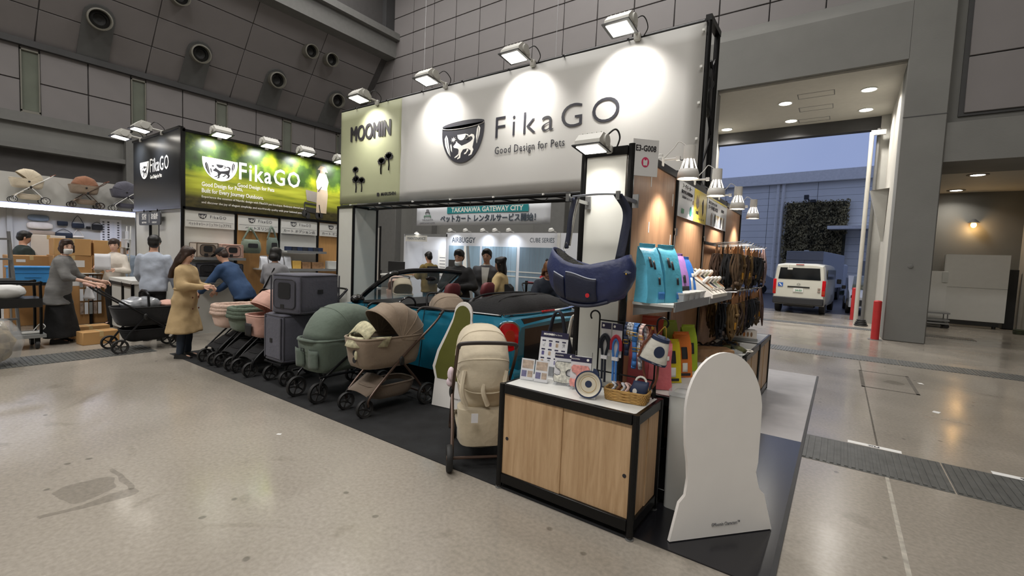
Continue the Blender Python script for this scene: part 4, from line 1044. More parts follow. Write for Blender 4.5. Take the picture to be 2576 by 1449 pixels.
for r in range(3):
    for c in range(4): flat(rrect(.03, .010, .003), 'card_navy', t, X @ T(-.08 + .053 * c, .27 - .065 * r, .004), .0006, 'caption'); flat(rrect(.02, .03, .004), ['pattern', 'photo_b', 'photo_a'][(r + c) % 3], t, X @ T(-.08 + .053 * c, .242 - .065 * r, .004), .0006, 'picture')
MB().bx(-.02, .02, .0, .05, 0, .085).build('prop', 'clear_plastic', t)
def harness_card(label, x, y, rz, m, edge):
    t = thing('card_harness', label, 'pet harness', (x, y, ZC), rz, 'card-mounted harnesses'); X = T(0, 0, .02) @ RX(radians(82))
    MB().prism([(-.07, .0), (.07, .0), (.07, .20), (-.07, .20)], .003, X).build('backing_card', 'card_white', t); MB().prism([(-.071, .165), (.071, .165), (.071, .20), (-.071, .20)], .001, X @ T(0, 0, .0031)).build('header', 'card_navy', t)
    text('MOOMIN', .014, 'print_white', t, X @ T(-.04, .183, .0045)); flat(arc(.045, .183, .009, .009, 0, 360, 12)[:-1], 'print_white', t, X @ T(0, 0, .0042), .0004, 'mark')
    half = [(.0, .14), (.05, .14), (.06, .125), (.055, .10), (.03, .09), (.018, .075), (.022, .05), (.045, .042), (.062, .05), (.068, .03), (.06, .0), (.0, -.005)]
    out = half + [(-x_, y_) for x_, y_ in half[::-1] if x_ > 0]
    MB().prism(out, .012, X @ T(0, 0, .006)).build('vest', m, t)
    MB().tube([(x_, y_, .013) for x_, y_ in out], .0045, 5, X, closed=True).build('edging', edge, t)
    MB().bx(-.07, .07, -.02, .04, 0, .004).bx(-.05, -.04, -.03, .0, 0, .03).bx(.04, .05, -.03, 0, 0, .03).build('stand', 'clear_plastic', t)
harness_card('white printed harness edged in navy on a card stand', -1.535, 2.82, .25, 'harness_print', 'navy_dark'); harness_card('pink printed harness on a card stand left of the round dish', -1.395, 2.80, .25, 'harness_pink', 'harness_pink')
t = thing('wire_easel', 'thin wire easel behind the two card harnesses', 'easel', (-1.43, 2.90, ZC), .2)
for x in (-.06, .06): MB().tube([(x, 0, 0), (x, .03, .21), (x, .03, .235)], .0025, 6).build('wire', 'steel', t)
MB().cyl((-.06, .028, .2), (.06, .028, .2), .0025, n=6).build('wire', 'steel', t)
# cloth totes hanging off the far side of the counter
def tote(label, loc, rz, m, w, h, d=.05):
    t = thing('tote_bag', label, 'bag', loc, rz)
    MB().loft([ring((0, 0, 0), w * .9, d * .8, 20, .5), ring((0, 0, h * .3), w, d, 20, .5), ring((0, 0, h * .8), w * .85, d * .7, 20, .5), ring((0, 0, h), w * .7, d * .4, 20, .5)]).jit(.012, 9, 8).build('body', m, t, ang=60)
    for s_ in (-1, 1): MB().tube(smoothpath([(-w * .5, s_ * d * .4, h * .95), (-w * .2, s_ * .01, h + .16), (w * .2, s_ * .01, h + .16), (w * .5, s_ * d * .4, h * .95)], 5), .009, 6).build('handle', m, t)
tote('navy cloth tote bag slumped behind the price board', (-1.78, 3.14, .62), .1, 'navy_dark', .15, .42); tote('cream canvas tote bag with tan lining left of the white wall', (-1.66, 3.18, .68), .2, 'canvas', .085, .34)
# plinth carrying the totes
t = thing('low_plinth', 'dark low plinth behind the front counter under the totes', 'plinth', (-1.74, 3.2, 0)); MB().bx(-.2, .14, -.17, .2, 0, .6, ch=.004).build('body', 'black_plastic', t); MB().bx(-.2, .14, -.17, .2, .6, .62).build('top', 'laminate_white', t)

# --- navy sling bag hanging from a bracket in front of the white wall
mat('sling_navy', '29325a', .45, var=.2, scale=8, bump=.35, bscale=14); mat('sling_plain', '1b2138', .6, var=.12, bump=.15, bscale=60); mat('piping', 'aeb4c4', .6); mat('fleece', '4a4a48', .9, var=.3, bump=.6, bscale=150); mat('embroid_red', 'c01f2c', .6)
YS = 2.74; XC = -1.335
t = thing('sling_bag', 'quilted navy pet sling bag hanging from a bracket by wide straps', 'bag', (XC, YS, 1.345), .0)
b = MB(); R_ = []
nA = 36
def sling_top(a):       # rim dips in the middle, high at both ends
    c = cos(a); return .255 + .075 * abs(c) ** 1.6 + (.04 if c < 0 else .0) * abs(c) ** 3
for i in range(11):
    v = i / 10; R0 = []
    for k in range(nA):
        a = 2 * pi * k / nA
        zt = sling_top(a); z = -.0 + zt * v - .03 * (1 - v) * 0
        bul = sin(pi * min(1, .12 + v * .62)) ** .6
        rx = (.12 + .165 * bul) * (1 + .04 * cos(2 * a)) + .02 * (1 - v); ry = .045 + .085 * bul
        x = rx * sup(cos(a), .8); y = ry * sup(sin(a), .8)
        z = z + (.10 * (x / .29) ** 2) * (1 - v) ** 1.5
        R0.append(Vector((x, y, z)))
    R_.append(R0)
b.loft(R_, True, False); b.jit(.011, 16, 2)
b.build('body', 'sling_navy', t, ang=75, solid=.006)
MB().loft([[Vector((p.x * .93, p.y * .9, p.z - .01)) for p in R_[10]], [Vector((p.x * .8, p.y * .7, p.z - .10)) for p in R_[10]]], False, True).build('lining', 'fleece', t)
def onbag(x, z, off=.012):
    v = min(1, max(0, z / .26)); bul = sin(pi * min(1, .12 + v * .62)) ** .6; rx = (.12 + .165 * bul) * 1.0; ry = .045 + .085 * bul
    return (x, -ry * max(0., 1 - abs(x / rx) ** 2.5) ** .4 - off, z + .10 * (x / .29) ** 2 * (1 - v) ** 1.5)
MB().grid(lambda u, v: onbag(-.10 + .215 * u, .02 + (.165 + .02 * cos(pi * u)) * v, .014), 14, 8).jit(.003, 18, 4).build('front_pocket', 'sling_plain', t, solid=.006)
MB().tube([onbag(-.10 + .215 * i / 12, .187 + .02 * cos(pi * i / 12), .018) for i in range(13)], .004, 6).build('pocket_piping', 'piping', t)
MB().grid(lambda u, v: onbag(-.20 + .085 * u, .02 + (.175 - .03 * u) * v, .013), 6, 8).jit(.003, 18, 6).build('side_pocket', 'sling_plain', t, solid=.006)
MB().tube([onbag(-.20 + .085 * i / 6, .20 - .03 * i / 6, .017) for i in range(7)], .004, 6).build('pocket_piping', 'piping', t)
MB().tube([onbag(-.16 + .33 * i / 12, -.004, .012) for i in range(13)], .012, 6).build('base_seam', 'sling_plain', t)
MB().prism(arc(.03, .068, .014, .014, 0, 360, 18)[:-1], .002, T(.035, -.148, 0) @ FRONT).build('red_patch', 'embroid_red', t)
MB().loft([[Vector((.17, -.06, .24)), Vector((.22, -.05, .26)), Vector((.20, .02, .27)), Vector((.16, .0, .27))], [Vector((.30, -.09, .215)), Vector((.315, -.085, .22)), Vector((.315, -.08, .223)), Vector((.30, -.08, .22))]]).build('flap', 'sling_plain', t)
MB().ell((.285, -.088, .212), .006, 8, 6).build('snap', 'gold', t)
# straps up to the bracket
def strap(pts, w, m, nm_):
    P = smoothpath(pts, 6); b = MB(); n = len(P)
    vs = [];
    for i, p in enumerate(P): vs += [p + Vector((-w, w * .5, 0)), p + Vector((w, -w * .5, 0))]
    b.add(vs, [(2 * i, 2 * i + 1, 2 * i + 3, 2 * i + 2) for i in range(n - 1)]); b.build(nm_, m, t, solid=.004)
strap([(-.185, 0, .36), (-.17, .0, .45), (-.155, -.01, .58), (-.135, 0, .70)], .022, 'sling_plain', 'strap'); strap([(-.165, .01, .38), (-.15, .015, .52), (-.12, .02, .70)], .012, 'canvas', 'strap_lining')
strap([(.20, 0, .30), (.215, .02, .45), (.225, .02, .60), (.17, -.01, .705)], .035, 'sling_plain', 'strap')
MB().grid(lambda u, v: (-.14 + .33 * u, -.03 + .06 * v, .705 + .008 * sin(pi * u)), 8, 3).build('strap', 'piping', t, solid=.004)
MB().tube(smoothpath([(-.19, 0, .34), (-.2, .01, .375), (-.18, 0, .40), (-.165, 0, .365)], 5), .005, 6).build('ring', 'steel', t)
# bracket
t = thing('hang_bracket', 'steel double-arm bracket on the white wall holding the navy sling bag', 'bracket', (XC, 2.99, 2.035))
for x in (-.165, .185): MB().bx(x - .008, x + .008, -.29, .0, -.012, .012).bx(x - .012, x + .012, -.30, -.28, -.02, .03).bx(x - .02, x + .02, -.0, .012, -.04, .05).build('arm', 'steel', t)

# --- the two white cutout boards (plain)
mat('board_white', 'eeebe8', .45, var=.015); mat('board_edge', 'efecea', .5); mat('olive', '5d5f22', .6, var=.08)
t = thing('cutout_board', 'large white rounded cutout board with a flared foot standing beside the front counter', 'display board', (-.485, 2.96, 0), radians(50))
poly = [(-.36, 0), (.36, 0), (.30, .22), (.26, .26), (.235, .36)] + [(.245 + .004 * i, .36 + .06 * i) for i in range(1, 6)] + arc(.0, .74, .27, .36, 5, 175, 18) + [(-.27, .66), (-.265, .55), (-.25, .45), (-.245, .36), (-.26, .26), (-.30, .22)]
MB().prism(poly, .022, T(0, 0, .012) @ RX(radians(86))).build('board', 'board_white', t)
text('©Moomin Characters™', .03, 'ink_soft', t, T(.02, -.024, .085) @ RX(radians(86)), width=.2, ext=.0006)
MB().loft([[(-.12, .03, .01), (-.12, .24, .01), (-.12, .06, .5)], [(-.105, .03, .01), (-.105, .24, .01), (-.105, .06, .5)]]).build('strut', 'board_white', t); MB().loft([[(.12, .03, .01), (.12, .24, .01), (.12, .06, .5)], [(.135, .03, .01), (.135, .24, .01), (.135, .06, .5)]]).build('strut', 'board_white', t)
t = thing('cutout_board', 'olive green and white rounded cutout board standing behind the cream stroller', 'display board', (-3.2, 3.56, 0), radians(8))
poly = [(-.30, 0), (.30, 0), (.30, .30), (.33, .42), (.28, .60), (.20, .78), (.14, .95)] + arc(.03, 1.02, .11, .12, 0, 180, 10) + [(-.10, .95), (-.18, .78), (-.27, .60), (-.32, .42), (-.28, .30)]
MB().prism(poly, .02, T(0, 0, .012) @ RX(radians(87))).build('board', 'board_white', t)
inner = [(x * .88, .32 + (y - .32) * .95) for x, y in poly if y >= .3]
flat(inner, 'olive', t, T(0, -.003, .012) @ RX(radians(87)) @ T(0, 0, .021), .002, 'colour_field')
text('©Moomin Characters', .024, 'ink_soft', t, T(.05, -.024, .13) @ RX(radians(87)), width=.16, ext=.0006)
MB().loft([[(-.10, .03, .01), (-.10, .22, .01), (-.10, .05, .5)], [(-.085, .03, .01), (-.085, .22, .01), (-.085, .05, .5)]]).build('strut', 'board_white', t)
# ================================================================ pet strollers and carriers
mat('tyre', '1a1a1b', .6, var=.15); mat('wheel_rim', '2c2b2b', .45, var=.1); mat('rim_bronze', '5a4a40', .4, metal=.3)
mat('frame_black', '17171a', .35, metal=.4); mat('frame_bronze', '54443c', .35, metal=.5); mat('mesh_black', '1c1c1f', .85, var=.15, bump=.4, bscale=240); mat('leather_dark', '2d2522', .5, var=.1)
def fabric(n, c): return mat(n, c, .85, var=.10, scale=5, bump=.22, bscale=26, sheen=.15)
for n, c in (('fab_taupe', '8a7a69'), ('fab_taupe_d', '75675a'), ('fab_green', '5e6b60'), ('fab_green_d', '57635a'), ('fab_cream', 'c9bda6'), ('fab_cream_d', 'b8ac95'), ('fab_grey', '53535f'), ('fab_grey_d', '3f3f49'), ('fab_pink', 'c49a8c'), ('fab_blush', 'd1b3a4'), ('fab_terra', '8d624a'), ('fab_black', '1b1b1e'), ('fab_sage', '5f6a5c')): fabric(n, c)
mat('lining_print', 'b6b193', .8, var=.35, scale=25)
mat('patch', '1d1d20', .6); mat('fluff', 'cbb1a2', .95, var=.2, scale=40, bump=.7, bscale=120); mat('fluff_green', '5d6a5c', .95, var=.2, scale=40, bump=.7, bscale=120)
WM = {}
def wheel(parent, x, y, r, rim='wheel_rim', wd=.045, sp=5):
    key = (r, rim, sp)
    if key not in WM:
        t_ = MB().lathe([(r * .80, -wd * .35), (r * .93, -wd * .5), (r, -wd * .25), (r, wd * .25), (r * .93, wd * .5), (r * .80, wd * .35), (r * .80, -wd * .35)], 28, RX(pi / 2), cap=False)
        s_ = MB().lathe([(r * .74, -wd * .3), (r * .82, -wd * .3), (r * .82, wd * .3), (r * .74, wd * .3), (r * .74, -wd * .3)], 28, RX(pi / 2), cap=False).lathe([(.001, -wd * .5), (r * .2, -wd * .5), (r * .2, wd * .5), (.001, wd * .5)], 14, RX(pi / 2), cap=False)
        for k in range(sp): s_.box((r * .46, 0, 0), (r * .62, wd * .35, r * .13), RY(2 * pi * k / sp), ch=.002)
        WM[key] = (t_.mesh('wheel', 'tyre'), s_.mesh('spokes', rim))
    w = bpy.data.objects.new('wheel', WM[key][0]); COL.objects.link(w); w.parent = parent; w.location = (x, y, r)
    s_ = bpy.data.objects.new('spokes', WM[key][1]); COL.objects.link(s_); s_.parent = w
    return w

def canopy(parent, px, pz, R, w, a0, a1, m, nr=4, scal=.05, name='canopy', e=.5, rear=True, seed=0, stretch=1.0):
    def fn(u, v):
        a = radians(a0 + (a1 - a0) * u); f = pi * v
        r = R * max(0, sin(f)) ** e * (1 - scal * abs(sin(nr * pi * u)))
        return (px + r * cos(a) * stretch, w * sup(cos(f), .75), pz + r * sin(a))
    o = MB().grid(fn, nr * 5, 18).jit(.004, 14, seed).build(name, m, parent, ang=80, solid=.004)
    for k in range(nr + 1):
        u = k / nr; MB().tube([Vector(fn(u, v / 18)) * 1.0 for v in range(19)], .006, 6).build('seam', m, o)
    return o

def tub(parent, x0, x1, w, z0, z1, m, taper=.82, p=.45, name='bassinet', seed=0, rim=None):
    cx, hx = (x0 + x1) / 2, (x1 - x0) / 2; R_ = []
    for i in range(7):
        v = i / 6; s_ = taper + (1 - taper) * v ** .6
        if i == 0: R_.append(ring((cx, 0, z0 + .0), hx * taper * .85, w * taper * .85, 28, p))
        R_.append(ring((cx, 0, z0 + .015 + (z1 - z0 - .015) * v), hx * s_, w * s_, 28, p))
    b = MB().loft(R_, True, False).jit(.005, 12, seed); o = b.build(name, m, parent, ang=60, solid=.008)
    P = ring((cx, 0, z1), hx, w, 28, p)
    MB().tube(P, .011, 6, closed=True).build('rim', rim or m, o)
    MB().loft([ring((cx, 0, z1 - .05), hx * .95, w * .95, 28, p), ring((cx, 0, z1 - .045), hx * .9, w * .9, 28, p)]).build('lining', 'fab_black' if not rim else rim, o)
    return o

def frame_x(parent, m, rw, rf, track, xf, xr, hx, hz, grip='leather_dark', mid=.5, rimm='wheel_rim', sp=5, basket=True, bm='mesh_black'):
    """folding chassis: long bars front wheel -> handle, rear bars crossing them"""
    for s_ in (-1, 1):
        y = s_ * track / 2
        MB().tube(smoothpath([(xf - .02, y, rf * 1.2), (xf - .05, y, rf * 2.3), (xf * .3 + hx * .7 * .35, y * 1.02, hz * .55), (hx * .72, y * 1.02, hz * .86), (hx * .93, y, hz * .985)], 5), .013, 8).build('frame_bar', m, parent)
        mx, mz = (xf * .42 + hx * .30), hz * .52
        MB().tube([(xr, y * 1.08, rw * 1.0), (xr * .6 + mx * .4, y * 1.05, rw + (mz - rw) * .45), (mx, y * 1.04, mz)], .014, 8).build('rear_bar', m, parent)
        MB().ell((mx, y * 1.08, mz), (.03, .018, .05), 10, 8).build('hinge', 'black_plastic', parent)
        wheel(parent, xf, y * .86, rf, rimm, .04, sp); wheel(parent, xr, y * 1.16, rw, rimm, .045, sp)
        MB().tube([(xf - .03, y * .93, rf * 2.3), (xf, y * .97, rf * 1.7), (xf, y * .99, rf)], .012, 7).build('fork', 'black_plastic', parent)
    MB().cyl((xr, -track * .58, rw), (xr, track * .58, rw), .012, n=8).build('axle', m, parent)
    y = track / 2
    MB().tube(smoothpath([(hx * .88, -y * .99, hz * .965), (hx * .97, -y * .93, hz * 1.0), (hx, -y * .6, hz * 1.012), (hx, 0, hz * 1.015), (hx, y * .6, hz * 1.012), (hx * .97, y * .93, hz), (hx * .88, y * .99, hz * .965)], 5), .016, 8).build('handle', grip, parent)
    if basket:
        tub(parent, xr * .8, xf * .75, track * .42, rf * 1.4, rf * 1.4 + .15, bm, .8, .5, 'basket')
        MB().grid(lambda u, v: (xf * .95 - .22 * v, (u - .5) * track * .9, rf * 2.2 + .26 * v * .55 + .02 * sin(pi * u)), 6, 4).build('footrest', bm, parent, solid=.006)

# --- taupe stroller with printed lining, nearest the car
RZN = -pi / 2
t = thing('pet_stroller', 'taupe pet stroller with ribbed dome canopy and printed lining, in front of the blue car', 'stroller', (-3.84, 3.16, 0), RZN - .08)
frame_x(t, 'frame_bronze', .12, .092, .40, .36, -.36, -.62, 1.0, bm='fab_taupe_d')
tub(t, -.36, .42, .205, .46, .77, 'fab_taupe', .84, .45)
canopy(t, -.04, .74, .37, .205, 52, 186, 'fab_taupe', 5, .04, stretch=1.04)
MB().grid(lambda u, v: (.40 + .05 * v - .30 * (abs(u - .5) * 2) ** 3, (u - .5) * .44, .79 - .10 * v), 12, 3).build('lining_flap', 'lining_print', t, solid=.012)
MB().grid(lambda u, v: (.26 + .1 * v, (u - .5) * .36, .93 - .1 * v - .07 * (abs(u - .5) * 2) ** 2), 10, 3).build('visor', 'lining_print', t, solid=.008)
for z in (.63, .56): MB().lathe([(.03, 0), (.03, .004), (.002, .004)], 16, T(.405, .045, z) @ RY(pi / 2)).build('badge', 'patch', t)
MB().ell((.43, .11, .62), (.015, .022, .045), 10, 8).build('ring_toy', 'lining_print', t)
# --- green covered stroller
t = thing('pet_stroller', 'sage green covered pet stroller with zipped dome, between the grey carriers and the taupe stroller', 'stroller', (-4.62, 3.12, 0), RZN + .04)
frame_x(t, 'frame_black', .115, .115, .46, .40, -.40, -.66, .98, grip='frame_black', basket=False)
tub(t, -.42, .42, .245, .30, .66, 'fab_green', .86, .4, seed=3)
canopy(t, -.05, .64, .40, .25, 2, 180, 'fab_green', 3, .025, e=.42, seed=4, stretch=1.12)
MB().tube([(.45 * cos(a) * 1.0 - .0, .253 * sup(sin(a), .5), .66) for a in [2 * pi * i / 28 for i in range(28)]], .014, 6, closed=True).build('zip_band', 'fab_green_d', t)
for y in (-.12, .12): MB().grid(lambda u, v: (.405 + .03 * sin(pi * u) + .01 * v, y + (u - .5) * .16, .36 + .2 * v), 6, 5).build('pocket', 'fab_green_d', t, solid=.01)
MB().tube([(.445, -.05, .57), (.445, .0, .57), (.445, .0, .54), (.445, -.05, .54)], .004, 6, closed=True).build('label_loop', 'patch', t)
for y in (-.25, .25): MB().cyl((-.42, y, .29), (.42, y, .29), .013, n=8).build('side_rail', 'frame_black', t)
# --- grey double carrier: lower box on a wagon frame, upper box stacked on it
def carrier(name, label, loc, rz, L, Wd, H, m, md, window=True, grp=None, fr=False):
    t = thing(name, label, 'pet carrier', loc, rz, grp)
    z0 = 0
    if fr:
        for sx in (-1, 1):
            for sy in (-1, 1):
                wheel(t, sx * L * .40, sy * Wd * .42, .095, 'wheel_rim', .05, 5)
                MB().tube([(sx * L * .40, sy * Wd * .42, .095), (sx * L * .40, sy * Wd * .36, .2), (sx * L * .34, sy * Wd * .36, .25)], .014, 8).build('fork', 'frame_black', t)
        for sy in (-1, 1): MB().cyl((-L * .5, sy * Wd * .44, .26), (L * .5, sy * Wd * .44, .26), .014, n=8).build('rail', 'frame_black', t)
        for sx in (-1, 1): MB().cyl((sx * L * .5, -Wd * .44, .26), (sx * L * .5, Wd * .44, .26), .014, n=8).build('rail', 'frame_black', t)
        MB().tube(smoothpath([(-L * .5, -Wd * .4, .27), (-L * .62, -Wd * .4, .85), (-L * .64, 0, .92), (-L * .62, Wd * .4, .85), (-L * .5, Wd * .4, .27)], 6), .013, 8).build('handle', 'frame_black', t)
        z0 = .275
    b = MB(); R_ = [ring((0, 0, z0), L * .47, Wd * .47, 32, .25)]
    for v in (0.03, .2, .5, .8, .93): R_.append(ring((0, 0, z0 + H * v), L * .5 * (1 + .015 * sin(pi * v)), Wd * .5 * (1 + .015 * sin(pi * v)), 32, .22))
    R_ += [ring((0, 0, z0 + H * .985), L * .47, Wd * .47, 32, .25), ring((0, 0, z0 + H), L * .42, Wd * .42, 32, .3)]
    b.loft(R_).jit(.006, 9, 3).build('body', m, t, ang=60)
    for v in (.96, .04): MB().tube(ring((0, 0, z0 + H * v), L * .497, Wd * .497, 32, .22), .009, 6, closed=True).build('piping', md, t)
    for sx in (-1, 1):
        for sy in (-1, 1): MB().tube([(sx * L * .487, sy * Wd * .487, z0 + H * q) for q in (.05, .5, .95)], .009, 6).build('piping', md, t)
    xf = L * .5 + .004
    if window:
        MB().prism(rrect(Wd * .72, H * .74, .05), .012, T(xf - .004, 0, z0 + H * .5) @ RIGHT).build('door', md, t)
        MB().prism(rrect(Wd * .40, H * .40, .03), .006, T(xf + .008, 0, z0 + H * .58) @ RIGHT).build('mesh_window', 'mesh_black', t)
        MB().tube([(xf + .009, a, z0 + H * .5 + b_) for a, b_ in rrect(Wd * .70, H * .72, .05)], .004, 5, closed=True).build('zip', 'patch', t)
    else:
        MB().prism(rrect(Wd * .8, H * .82, .04), .012, T(xf - .005, 0, z0 + H * .5) @ RIGHT).build('door', m, t)
        for y in (-.4, .4): MB().bx(xf, xf + .012, y * Wd - .012, y * Wd + .012, z0 + .05, z0 + H * .93).build('strap', md, t)
    MB().prism(rrect(.055, .05, .004), .004, T(xf + .009, -.03, z0 + H * .18 + (.15 if not window else 0)) @ RIGHT).build('label_patch', 'patch', t)
    MB().prism(rrect(.085, .05, .004), .004, T(-.02, -Wd * .5 - .006, z0 + H * .55) @ FRONT).build('label_patch', 'patch', t)
    MB().prism(rrect(.085, .05, .004), .004, T(.02, Wd * .5 + .006, z0 + H * .55) @ RZ(pi) @ FRONT).build('label_patch', 'patch', t)
    return t
carrier('wheeled_carrier', 'tall grey fabric carrier on black wagon wheels beneath another grey carrier', (-5.44, 3.10, 0), RZN, .64, .44, .58, 'fab_grey', 'fab_grey_d', False, None, True)
carrier('soft_carrier', 'big grey soft-sided carrier with mesh window stacked on the wheeled carrier', (-5.36, 3.14, .864), RZN + .25, .64, .47, .47, 'fab_grey', 'fab_grey_d', True)

# --- the row further left: frames with pink, green and terracotta bodies
def row_pram(label, x, y, rz, kind, m, m2, fluffm='fluff'):
    t = thing('pet_stroller', label, 'stroller', (x, y, 0), rz, 'strollers in the row at the carpet edge')
    frame_x(t, 'frame_black', .105, .095, .36, .36, -.36, -.60, .98, grip='frame_black')
    if kind == 'canopy':
        tub(t, -.26, .30, .20, .48, .76, m, .86, .5, rim=m); canopy(t, -.02, .76, .33, .20, 30, 176, m, 4, .03, stretch=.95)
        MB().grid(lambda u, v: (.315 + .008 * sin(pi * u), (u - .5) * .16, .50 + .16 * v), 4, 4).build('pocket', 'patch', t, solid=.008)
    elif kind == 'fluff':
        tub(t, -.24, .30, .19, .50, .68, m, .86, .55, rim=m)
        b = MB()
        for k in range(3): b.tube(ring((.03, 0, .70 + .045 * k), .275 - .008 * k, .195 - .006 * k, 26, .6), .035, 8, closed=True)
        b.jit(.006, 26, 4).build('fleece_collar', fluffm, t, ang=80)
    else:
        tub(t, -.25, .36, .19, .46, .68, m, .8, .5, rim=m)
        MB().grid(lambda u, v: (-.28 - .14 * v + .06 * cos(pi * (u - .5)), (u - .5) * .36 * (1 - .3 * v ** 3), .66 + .30 * v), 8, 8).build('seat_back', m2, t, solid=.03)
        canopy(t, -.22, .74, .24, .19, 100, 190, m2, 2, .03, name='folded_hood')
    return t
row_pram('blush pink stroller with gathered canopy left of the grey carriers', -6.08, 3.10, RZN, 'canopy', 'fab_pink', 'fab_pink')
row_pram('sage green stroller with fleece collar, left of the blush pink canopy one', -6.54, 3.08, RZN, 'fluff', 'fab_sage', 'fab_sage', 'fluff_green')
row_pram('pale pink stroller with fluffy collar beside the trench coat', -7.0, 3.06, RZN, 'fluff', 'fab_blush', 'fab_blush')
row_pram('terracotta stroller with dark raised seat behind the trench coat', -7.46, 3.42, RZN, 'seat', 'fab_terra', 'fab_black')
row_pram('brown stroller with raised tan hood, behind the pale pink one', -6.92, 4.1, RZN, 'seat', 'fab_terra', 'fab_terra')
row_pram('black stroller with raised seat at the back of the row', -7.40, 4.45, RZN, 'seat', 'fab_black', 'fab_black')

# --- cream stroller seen from behind, left of the front counter
t = thing('pet_stroller', 'cream quilted pet stroller with brown handle beside the front counter', 'stroller', (-2.36, 2.92, 0), radians(136))
frame_x(t, 'frame_bronze', .10, .085, .44, .33, -.33, -.40, .98, rimm='rim_bronze', bm='fab_cream_d')
tub(t, -.30, .28, .20, .44, .74, 'fab_cream', .8, .5, rim='fab_cream')
canopy(t, .0, .72, .36, .205, 30, 200, 'fab_cream', 4, .03, seed=5)
MB().loft([ring((-.16, 0, .18), .16, .19, 24, .5), ring((-.18, 0, .36), .16, .2, 24, .5), ring((-.2, 0, .46), .12, .2, 24, .5)]).jit(.014, 8, 3).build('storage_bag', 'fab_cream_d', t, ang=60)
for y in (-.16, .0, .16): MB().tube(smoothpath([(-.30, y, .76), (-.345, y + .02, .62), (-.33, y - .02, .5)], 4), .018, 6).build('fold', 'fab_cream', t)
mat('pastel_toy', 'd8c6cf', .9, var=.2, scale=20)
MB().ell((.0, .245, .66), (.045, .03, .06)).ell((.02, .25, .59), (.035, .03, .04)).build('plush_charm', 'pastel_toy', t)
MB().bx(-.42, -.418, .06, .11, .40, .47).build('paper_tag', 'card_white', t)

# --- black stroller loaded with bags, pushed at the far left
t = thing('pet_stroller', 'black pet stroller loaded with plastic-wrapped goods pushed by the striped-top person', 'stroller', (-8.66, 2.44, 0), pi / 2)
frame_x(t, 'frame_black', .105, .105, .44, .36, -.36, -.66, 1.0, grip='fab_pink')
tub(t, -.40, .50, .22, .38, .66, 'fab_black', .8, .5); tub(t, -.3, .35, .2, .16, .32, 'mesh_black', .8, .6, 'basket')
MB().tube([(.0, -.21, .66), (.0, -.19, .85), (.0, -.08, .90), (.0, .08, .90), (.0, .19, .85), (.0, .21, .66)], .017, 8).build('bumper_bar', 'frame_black', t)
mat('wrap_grey', '8a8d92', .2, var=.3, scale=14, spec=.8)
tag(MB().ell((0, 0, 0), (.26, .17, .10), 18, 10).jit(.04, 9, 5).build('wrapped_bundle', 'wrap_grey', None, (-8.66, 2.40, .70), pi / 2), 'shiny plastic-wrapped grey bundle lying in the black stroller', 'bundle')
tag(MB().ell((0, 0, 0), (.17, .15, .055), 18, 10).jit(.015, 9, 6).build('pink_cushion', 'fab_pink', None, (-8.66, 2.76, .69), pi / 2), 'salmon pink cushion at the front of the black stroller', 'cushion')
# ================================================================ the blue convertible (local +x = rear)
mat('car_blue', '1f7f9e', .22, metal=.35, var=.04, coat=1.0); mat('car_black', '0c0c0e', .25, var=.1, coat=.6); mat('soft_top', '151517', .9, var=.25, bump=.4, bscale=60); mat('chrome', 'd2d4d6', .12, metal=1, var=.02)
mat('lamp_red', 'c01018', .12, var=.1, coat=1.0); mat('lamp_red_in', 'a33018', .3, var=.2); mat('glass_clear', 'b9c4c6', .03, var=.0, alpha=.18, spec=.7); mat('seat_grey', '3e3d40', .6, var=.12); mat('seat_red', '5c2126', .6, var=.15); mat('car_inner', '101011', .7, var=.1)
car = thing('convertible_car', 'glossy blue convertible car with its roof down behind the strollers', 'car', (-4.60, 4.68, 0), 0)
W2 = .865
XS = [(-1.90, .70, .60, .28, 0), (-1.86, .78, .70, .24, 0), (-1.65, .84, .80, .22, 0), (-1.2, .86, .88, .21, 0), (-.78, .865, .935, .21, 0), (-.70, .865, .94, .21, 1), (-.2, .868, .955, .21, 1), (.5, .868, .965, .21, 1), (.98, .868, .985, .21, 1), (1.04, .868, .99, .21, 0), (1.45, .862, 1.0, .22, 0), (1.70, .84, 1.0, .25, 0), (1.84, .80, .97, .30, 0), (1.90, .74, .90, .36, 0)]
R_ = []
for x, w, zb, zs, ck in XS:
    zi = .48 if ck else zb + .012
    half = [(0, zs), (w * .80, zs), (w * .95, zs + .06), (w * 1.0, zs + .2), (w * 1.0, zb * .62), (w * .99, zb * .82), (w * .955, zb - .05), (w * .925, zb), (w * .86, zb + .004), (w * .84, zi if ck else zb + .01), (0, zi if ck else zb + .03)]
    R_.append([Vector((x, -y, z)) for y, z in half] + [Vector((x, y, z)) for y, z in half[-2:0:-1]])
MB().loft(R_).build('body', 'car_blue', car, ang=35)
